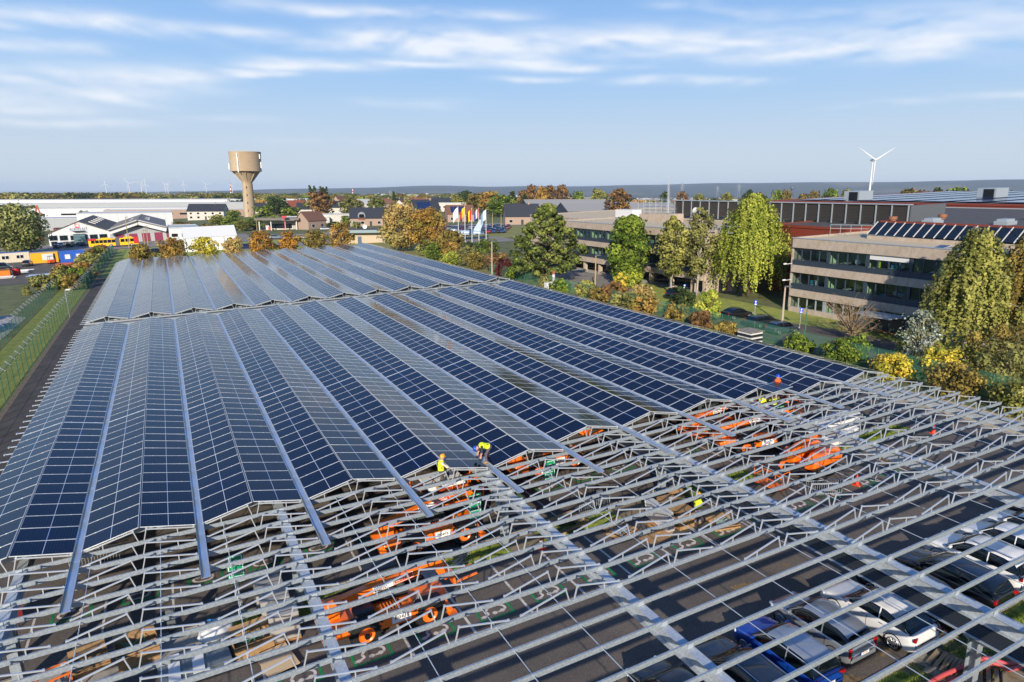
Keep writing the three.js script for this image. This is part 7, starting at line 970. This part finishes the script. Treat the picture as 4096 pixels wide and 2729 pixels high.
  mass('village_greenery', 'garden trees and hedges filling the gaps between far houses', vh, [...PALL.green, ...PALL.olive, ...PALL.brownolive, ...PALL.autumn], 9);
  // specks of the far town: houses too small to pick apart
  const hs = new THREE.InstancedMesh(merge([box(1, 0.6, 0.8, 0, 0.3, 0), prism([[-0.45, 0.6], [0.45, 0.6], [0, 1]], -0.55, 0.55).rotateY(Math.PI / 2)]), std(0xffffff, 0.8), 420), m = new THREE.Matrix4(), q = new THREE.Quaternion(); for (let i = 0; i < 420; i++) { const p = columnAt(rr(1500, 4400), 1300 * Math.pow(4, rnd())); const s = rr(10, 24); m.compose(p, q.setFromAxisAngle(new THREE.Vector3(0, 1, 0), rr(0, 3)), new THREE.Vector3(s, 9, s * 0.8)); hs.setMatrixAt(i, m); hs.setColorAt(i, new THREE.Color([0xc9c5bc, 0x9a7a68, 0x8a8d90, 0xb9b4aa][i % 4])); } hs.name = 'far_town'; hs.userData = { kind: 'stuff', label: 'scatter of tiny far houses before the blue hills', category: 'houses' }; scene.add(hs);
}
scene.fog = new THREE.FogExp2(new THREE.Color().setRGB(0.66, 0.81, 1.0), 0.00006);
// ---------- things standing under the frame ----------
{
  const sp = (name, label, cat, b, a, o) => sthing(name, label, cat, b, a, { n: N0, ...o });
  const palletGeo = merge([...[-0.5, -0.25, 0, 0.25, 0.5].map((z) => box(1.2, 0.022, 0.14, 0, 0.135, z)), ...[-0.45, 0, 0.45].map((z) => box(1.2, 0.1, 0.1, 0, 0.07, z)), ...[-0.45, 0, 0.45].map((x) => box(0.12, 0.022, 1.1, x, 0.012, 0))]);
  const pallet = (t, y = 0) => part(t, 'pallet', palletGeo, MAT.wood).position.set(0, y, 0);
  // wrapped stacks of cardboard on pallets by the column
  [[2.3, 26.35, 'wrapped cardboard stack on a pallet next to the loose wooden board'], [2.15, 27.6, 'wrapped cardboard stack in the middle of the pallet row'], [2.05, 28.8, 'wrapped cardboard stack at the grass end of the pallet row']].forEach(([b, a, label]) => { const t = sp('wrapped_pallet', label, 'pallet', b, a, { turn: rr(-0.04, 0.04), group: 'wrapped pallets beside the orange telehandler' }); pallet(t); for (let i = 0; i < 6; i++) part(t, 'carton', [box(1.12, 0.185, 1.05, rr(-0.01, 0.01), 0.25 + i * 0.19, rr(-0.01, 0.01))], MAT.card); part(t, 'stretch_film', [rbox(1.2, 1.18, 1.12, 0.03, 0, 0.75, 0)], MAT.plasticWrap); for (const z of [-0.3, 0.3]) part(t, 'strap', [box(1.215, 1.2, 0.025, 0, 0.75, z)], MAT.dark); });
  { const t = sp('wooden_board', 'pale wooden board lying on a pallet in the charging bay', 'board', 1.75, 24.75, { turn: 0.2 }); pallet(t); part(t, 'sheet', [box(1.25, 0.03, 1.6, 0, 0.17, 0)], std(0xc4ab84, 0.8)); }
  const openBox = (label, b, a, w, d, h, turn, straps) => { const t = sp('cardboard_box', label, 'box', b, a, { turn, group: 'opened cardboard packaging' }); part(t, 'wall', [box(w, h, 0.02, 0, h / 2, d / 2), box(w, h, 0.02, 0, h / 2, -d / 2), box(0.02, h, d, w / 2, h / 2, 0), box(0.02, h, d, -w / 2, h / 2, 0), box(w, 0.02, d, 0, 0.02, 0)], MAT.card); part(t, 'flap', [box(w, 0.015, 0.4, 0, h + 0.05, -d / 2 - 0.17, 0, 0.3)], MAT.card); part(t, 'flap', [box(w, 0.015, 0.35, 0, h - 0.02, d / 2 + 0.15, 0, -0.5)], MAT.card); const m = []; for (let i = 0; i < 26; i++) m.push(bar([rr(-w / 2.3, w / 2.3), rr(0.1, h), rr(-d / 2.3, d / 2.3)], [rr(-w / 2.3, w / 2.3), rr(0.2, h + 0.1), rr(-d / 2.3, d / 2.3)], 0.03, 0.01)); const s = part(t, 'packing_straps', m, straps); s.userData.kind = 'stuff'; };
  openBox('open cardboard box full of green straps beside the wrapped pallets', 1.0, 26.2, 1.5, 1.0, 0.6, 0.1, std(0x3f6a58, 0.6)); openBox('large open cardboard box near the steel sheets', -3.2, 27.9, 1.5, 1.2, 0.7, 0.15, std(0x3a7a5c, 0.6)); openBox('wide brown cardboard box lying on the strip by the column', -4.9, 28.2, 1.3, 1.0, 0.4, 0.2, std(0x5a5a50, 0.6)); openBox('opened carton with clear wrapping by the ground worker', 24.8, 23.9, 1.5, 1.0, 0.22, -0.25, std(0x9fb4a8, 0.4)); openBox('flat opened carton behind the upright solar panels', 19.6, 26.0, 1.4, 1.0, 0.2, 0.3, std(0xb8bcbc, 0.3)); openBox('long brown carton lying on the grass strip by the crowd barrier', 17.4, 27.9, 2.2, 0.9, 0.3, 0.12, std(0x2c2a28, 0.6)); openBox('crumpled carton at the far side of the cardboard stack', 24.4, 27.3, 2.0, 0.9, 0.25, -0.1, std(0x8a7a60, 0.6));
  { const t = sp('flattened_cardboard', 'flattened sheet of cardboard on the asphalt by the upright panels', 'cardboard', 20.9, 24.8, { turn: 0.3 }); part(t, 'sheet', [box(1.5, 0.02, 1.1, 0, 0.015, 0)], MAT.card); part(t, 'fold', [box(0.7, 0.02, 0.9, 0.7, 0.08, 0.1, 0.2, 0, 0.18)], MAT.card); }
  { const t = sp('bulk_bag', 'slumped white bulk bag with a blue stripe on the strip', 'bag', -0.3, 27.45, {}); const g = new THREE.SphereGeometry(0.62, 28, 20), P = g.attributes.position; for (let i = 0; i < P.count; i++) { const x = P.getX(i), y = P.getY(i), z = P.getZ(i), k = 1 + 0.22 * noise.noise(x * 3.2, y * 3.2, z * 3.2) + 0.07 * noise.noise(x * 9, y * 9, z * 9); P.setXYZ(i, x * k * 1.15, Math.max(-0.36, y * k * 0.72), z * k); } g.computeVertexNormals(); part(t, 'bag', [g.translate(0, 0.4, 0)], std(0xcfcfca, 0.75)); part(t, 'stripe', [new THREE.TorusGeometry(0.66, 0.05, 6, 26, 1.4).rotateY(2.2).translate(0, 0.3, 0)], std(0x2f6fa8, 0.7)); for (const s of [-1, 1]) part(t, 'lifting_loop', [new THREE.TorusGeometry(0.16, 0.025, 6, 14, Math.PI).translate(s * 0.45, 0.78, -0.2)], MAT.dark); }
  { const t = sp('steel_sheet_stack', 'stack of folded grey steel sheets with white cloths on it', 'sheets', -1.15, 25.95, { turn: 0.12 }); for (let i = 0; i < 7; i++) part(t, 'sheet', [box(2.5, 0.035, 1.55, rr(-0.06, 0.06), 0.08 + i * 0.055, rr(-0.05, 0.05)), box(0.5, 0.03, 1.5, -0.6, 0.1 + i * 0.055, 0)], MAT.galvDull); for (const x of [-0.75, 0.1]) part(t, 'cloth', [box(0.42, 0.012, 1.7, x, 0.49, 0.05, -0.1)], MAT.white); part(t, 'bearer', [box(0.1, 0.08, 1.5, -0.9, 0.03, 0), box(0.1, 0.08, 1.5, 0.9, 0.03, 0)], MAT.wood); }
  // upright panels with a cardboard stack beside them
  { const t = sp('panel_pallet', 'solar panels standing on edge on a pallet by the ground worker', 'solar panels', 21.75, 25.55, { turn: Math.PI / 2 - 0.06 }); pallet(t); for (let i = 0; i < 8; i++) { const m = part(t, 'solar_panel', panelBits.panelGeo, panelBits.panelMats[i % 4]); m.rotation.set(Math.PI / 2 - 0.12, 0, 0); m.position.set(0, 0.72, -0.2 + i * 0.055); } }
  { const t = sp('cardboard_stack', 'tall brown cardboard stack between upright panels and ground worker', 'box', 22.75, 25.4, { turn: -0.06 }); pallet(t); for (let i = 0; i < 5; i++) part(t, 'carton', [box(0.95, 0.2, 2.1, rr(-0.01, 0.01), 0.26 + i * 0.205, 0)], MAT.card); part(t, 'label_sheet', [box(0.24, 0.004, 0.2, 0.15, 1.186, -0.6)], MAT.white); }
  // crowd barriers
  const barrier = (label, b, a, turn) => { const t = sp('crowd_barrier', label, 'barrier', b, a, { turn, group: 'steel crowd barriers' }); part(t, 'frame', [bar([-1.1, 0.15, 0], [-1.1, 1.05, 0], 0.04, 0.04, 8), bar([1.1, 0.15, 0], [1.1, 1.05, 0], 0.04, 0.04, 8), bar([-1.1, 1.05, 0], [1.1, 1.05, 0], 0.04, 0.04, 8), bar([-1.1, 0.18, 0], [1.1, 0.18, 0], 0.04, 0.04, 8)], MAT.zinc); const bars = cyl(0.011, 0.011, 0.87, 0, 0.61, 0, 6); for (let i = 1; i < 16; i++) part(t, 'bar', bars, MAT.zinc).position.x = -1.1 + i * 0.1375; for (const x of [-0.9, 0.9]) part(t, 'foot', [bar([x, 0.02, -0.3], [x, 0.02, 0.3], 0.04), bar([x, 0.02, 0], [x, 0.2, 0], 0.04)], MAT.zinc); };
  barrier('crowd barrier standing on the strip beside the long carton', 19.3, 28.1, 0.1); barrier('crowd barrier near the paved footway', 45.6, 26.4, 0.5); barrier('crowd barrier leaning over a charging bay near the boom lift', 32.2, 23.4, -0.4); barrier('crowd barrier in the charging bay right of the cone', 37.4, 23.6, 0.5); barrier('crowd barrier behind the gutter at the shaded roof edge', -5.3, 36.6, -0.1); barrier('crowd barrier by the white crates and the footway', 43.6, 29.6, 0.2); barrier('crowd barrier under the roof beside the carried panel', 39.6, 31.6, 0.1);
  const cone = (label, b, a) => { const t = sp('traffic_cone', label, 'cone', b, a, { group: 'orange traffic cones' }); part(t, 'cone', [cyl(0.025, 0.16, 0.68, 0, 0.37, 0, 18)], std(0xe0401a, 0.5)); part(t, 'white_band', [cyl(0.079, 0.112, 0.16, 0, 0.42, 0, 18)], MAT.white); part(t, 'base', [box(0.42, 0.04, 0.42, 0, 0.02, 0)], std(0xe0401a, 0.6)); };
  cone('orange and white cone in a charging bay near the boom lift', 35.15, 23.4); cone('orange cone on the kerb by the sandy strip', 15.1, 26.8); cone('orange cone near the paved footway', 47.2, 26.0);
  // charging posts and their green signs
  const evTex = canvasTex(192, 384, (g, w, h) => { g.fillStyle = '#0c8a5c'; g.fillRect(0, 0, w, h); g.strokeStyle = '#e8f2ec'; g.lineWidth = 8; g.strokeRect(10, 10, w - 20, h - 20); g.lineWidth = 13; g.beginPath(); g.moveTo(34, 150); g.quadraticCurveTo(50, 70, 100, 66); g.quadraticCurveTo(150, 66, 160, 130); g.lineTo(80, 134); g.stroke(); g.fillStyle = '#e8f2ec'; g.beginPath(); g.arc(90, 136, 15, 0, 7); g.fill(); g.beginPath(); g.arc(146, 136, 15, 0, 7); g.fill(); g.fillRect(14, 196, w - 28, 6); g.textAlign = 'center'; g.font = 'bold 34px sans-serif'; g.fillText('VÉHICULE', w / 2, 262, 150); g.fillText('RECHARGEABLE', w / 2, 312, 164); });
  const evSign = (label, b, a) => { const t = sp('charging_sign', label, 'sign', b, a, { group: 'green charging signs' }); part(t, 'post', [cyl(0.04, 0.04, 2.5, 0, 1.25, 0, 8)], MAT.zinc); part(t, 'sign_plate', [rbox(0.72, 1.42, 0.03, 0.015, 0, 1.95, 0.05)], std(0x0c8a5c, 0.5)); part(t, 'sign_face', [new THREE.PlaneGeometry(0.66, 1.34).translate(0, 1.95, 0.068)], std(0xffffff, 0.45, 0, { map: evTex })); };
  evSign('green charging sign behind the second telehandler near the column', 12.55, 29.3); evSign('green charging sign by the shaded bays left of the pallets', 0.85, 29.4); evSign('green charging sign past the cardboard stacks', 18.1, 31.0); evSign('green charging sign beside the telehandler at the far column', 36.6, 30.6);
  const charger = (label, b, a) => { const t = sp('charging_post', label, 'charger', b, a, { group: 'charging posts on the strips' }); part(t, 'case', [rbox(0.34, 1.35, 0.24, 0.05, 0, 0.68, 0)], MAT.midgrey); part(t, 'screen', [box(0.2, 0.14, 0.01, 0, 1.1, 0.122)], MAT.black); part(t, 'cable', [new THREE.TorusGeometry(0.16, 0.018, 6, 18).translate(0, 0.55, 0.15)], MAT.black); };
  charger('grey charging post at the left end of the strip', -7.6, 30.2); charger('grey charging post beside the first one on the strip', -7.2, 28.4); charger('grey charging post before the bag', -1.9, 28.6); charger('grey charging post on the strip behind the sandy patch', 13.9, 28.4); charger('grey charging post near the crowd barrier', 19.9, 28.5); charger('grey charging post beside the white crates', 36.2, 28.3);
  // long white crates
  for (const [b, a, n, label] of [[39.3, 28.2, 0, 'long white crate lying on the strip under the frame'], [39.7, 28.5, 0.96, 'long white crate stacked on another one']]) { const t = sthing('white_crate', label, 'crate', b, a, { n: N0 + 0.05 + n, turn: 0.06 }); part(t, 'crate', [rbox(4.2, 0.94, 1.1, 0.04, 0, 0.47, 0)], MAT.white); for (const x of [-1.4, 0, 1.4]) part(t, 'batten', [box(0.08, 0.92, 0.03, x, 0.47, 0.56)], MAT.offwhite); }
  { const t = sthing('panel_carton', 'white carton of panels resting on the caged platform', 'carton', 11.7, 31.75, { n: 2.56, turn: 0.02 }); part(t, 'carton', [rbox(2.2, 0.22, 1.7, 0.02, 0, 0.12, 0)], MAT.white); part(t, 'strap', [box(0.05, 0.24, 1.72, -0.5, 0.12, 0)], MAT.orangeDark); part(t, 'support_bearer', [box(2.0, 0.7, 0.1, 0, -0.36, 0.3), box(2.0, 0.7, 0.1, 0, -0.36, -0.3)], MAT.orangeDark); }
  // red ducts snaking over the front strip
  const duct = (label, pts) => { const P = pts.map(([x, y, n]) => { const d = pray(3072 + x / 2.299, 2047 + y / 2.299), t = (n - CAM_H) / d.dot(NV); return new THREE.Vector3(d.dot(BV) * t, n, -d.dot(AV) * t); }), o = P[Math.floor(P.length / 2)].clone(); const c = new THREE.CatmullRomCurve3(P.map((p) => p.sub(o))), t = solo('cable_duct', [new THREE.TubeGeometry(c, 60, 0.085, 10)], std(0xb5484a, 0.6), label, 'duct', S(o.x, o.y, -o.z), { site: true, group: 'red cable ducts' }); };
  duct('red cable duct lying behind its twin beside the column', [[1300, 1700, 0.2], [1560, 1530, 0.22], [1760, 1440, 0.3], [1960, 1355, 0.42], [2060, 1355, 0.45], [2180, 1395, 0.35], [2290, 1380, 0.28], [2420, 1310, 0.22], [2600, 1220, 0.2]]);
  duct('red cable duct lying in front of its twin beside the column', [[1450, 1740, 0.2], [1680, 1580, 0.2], [1860, 1490, 0.24], [2000, 1405, 0.34], [2100, 1400, 0.36], [2200, 1450, 0.28], [2310, 1430, 0.22], [2430, 1360, 0.2], [2600, 1280, 0.2]]);
  for (const [x, y, label, tn] of [[1770, 1500, 'weathered pallet under the red ducts', 0.3], [2020, 1560, 'weathered pallet beyond the column foot', 0.5], [1650, 1440, 'weathered pallet beside the concrete slab', 0.2]]) { const p = G(3072 + x / 2.299, 2047 + y / 2.299), [b, a] = toBA(p.x, p.z); const t = sthing('wooden_pallet', label, 'pallet', b, a, { n: 0.08, turn: tn, group: 'weathered pallets on the front strip' }); part(t, 'pallet', palletGeo, std(0x8a7a60, 0.9)); }
  for (const [x, y, label] of [[1440, 1400, 'pale concrete slab set in the front strip'], [1560, 1500, 'pale concrete slab next to the pallets'], [1690, 1590, 'pale concrete slab at the column foot']]) { const p = G(3072 + x / 2.299, 2047 + y / 2.299), [b, a] = toBA(p.x, p.z); solo('concrete_slab', [box(0.75, 0.1, 0.75)], MAT.kerb, label, 'slab', S(b, 0.1, a), { site: true, turn: 0.15, group: 'concrete slabs in the front strip' }); }
  { const t = sp('orange_cage', 'small orange steel cage on the strip beside the brown carton', 'cage', -5.9, 27.0, { turn: 0.3 }); const o = []; for (const x of [-0.5, 0.5]) for (const z of [-0.4, 0.4]) o.push(bar([x, 0, z], [x, 1.0, z], 0.05)); for (const y of [0.5, 1.0]) for (const z of [-0.4, 0.4]) o.push(bar([-0.5, y, z], [0.5, y, z], 0.05)); for (const y of [0.5, 1.0]) for (const x of [-0.5, 0.5]) o.push(bar([x, y, -0.4], [x, y, 0.4], 0.05)); part(t, 'frame', o, MAT.orange); part(t, 'floor', [box(1, 0.05, 0.8, 0, 0.1, 0)], MAT.steelDark); part(t, 'roll', [cyl(0.18, 0.18, 0.7, 0, 0.35, 0, 12, 0, 0, 1.3)], MAT.white); }
  { const t = sp('red_board', 'dark red notice board with white marks under the left frame', 'board', -8.5, 32.6, { turn: 0.2 }); part(t, 'board', [box(1.6, 1.0, 0.06, 0, 0.9, 0)], std(0x6a1a1c, 0.6)); part(t, 'marks', [box(1.2, 0.1, 0.02, 0, 1.1, 0.04), box(0.9, 0.1, 0.02, 0, 0.8, 0.04)], MAT.white); part(t, 'leg', [box(0.06, 0.9, 0.06, -0.6, 0.45, -0.04), box(0.06, 0.9, 0.06, 0.6, 0.45, -0.04)], MAT.dark); }
  { const t = sp('steel_offcuts', 'bundle of thin steel rods on the grass by the second telehandler', 'rods', 10.7, 27.6, { n: 0.1 }); for (let i = 0; i < 9; i++) part(t, 'rod', [bar([rr(-0.5, 0), 0.02 + i * 0.012, rr(-0.6, 0.4)], [rr(0.2, 0.9), 0.05 + i * 0.02, rr(-0.4, 0.6)], 0.025)], MAT.zinc); }
}
renderer.render(scene, camera);
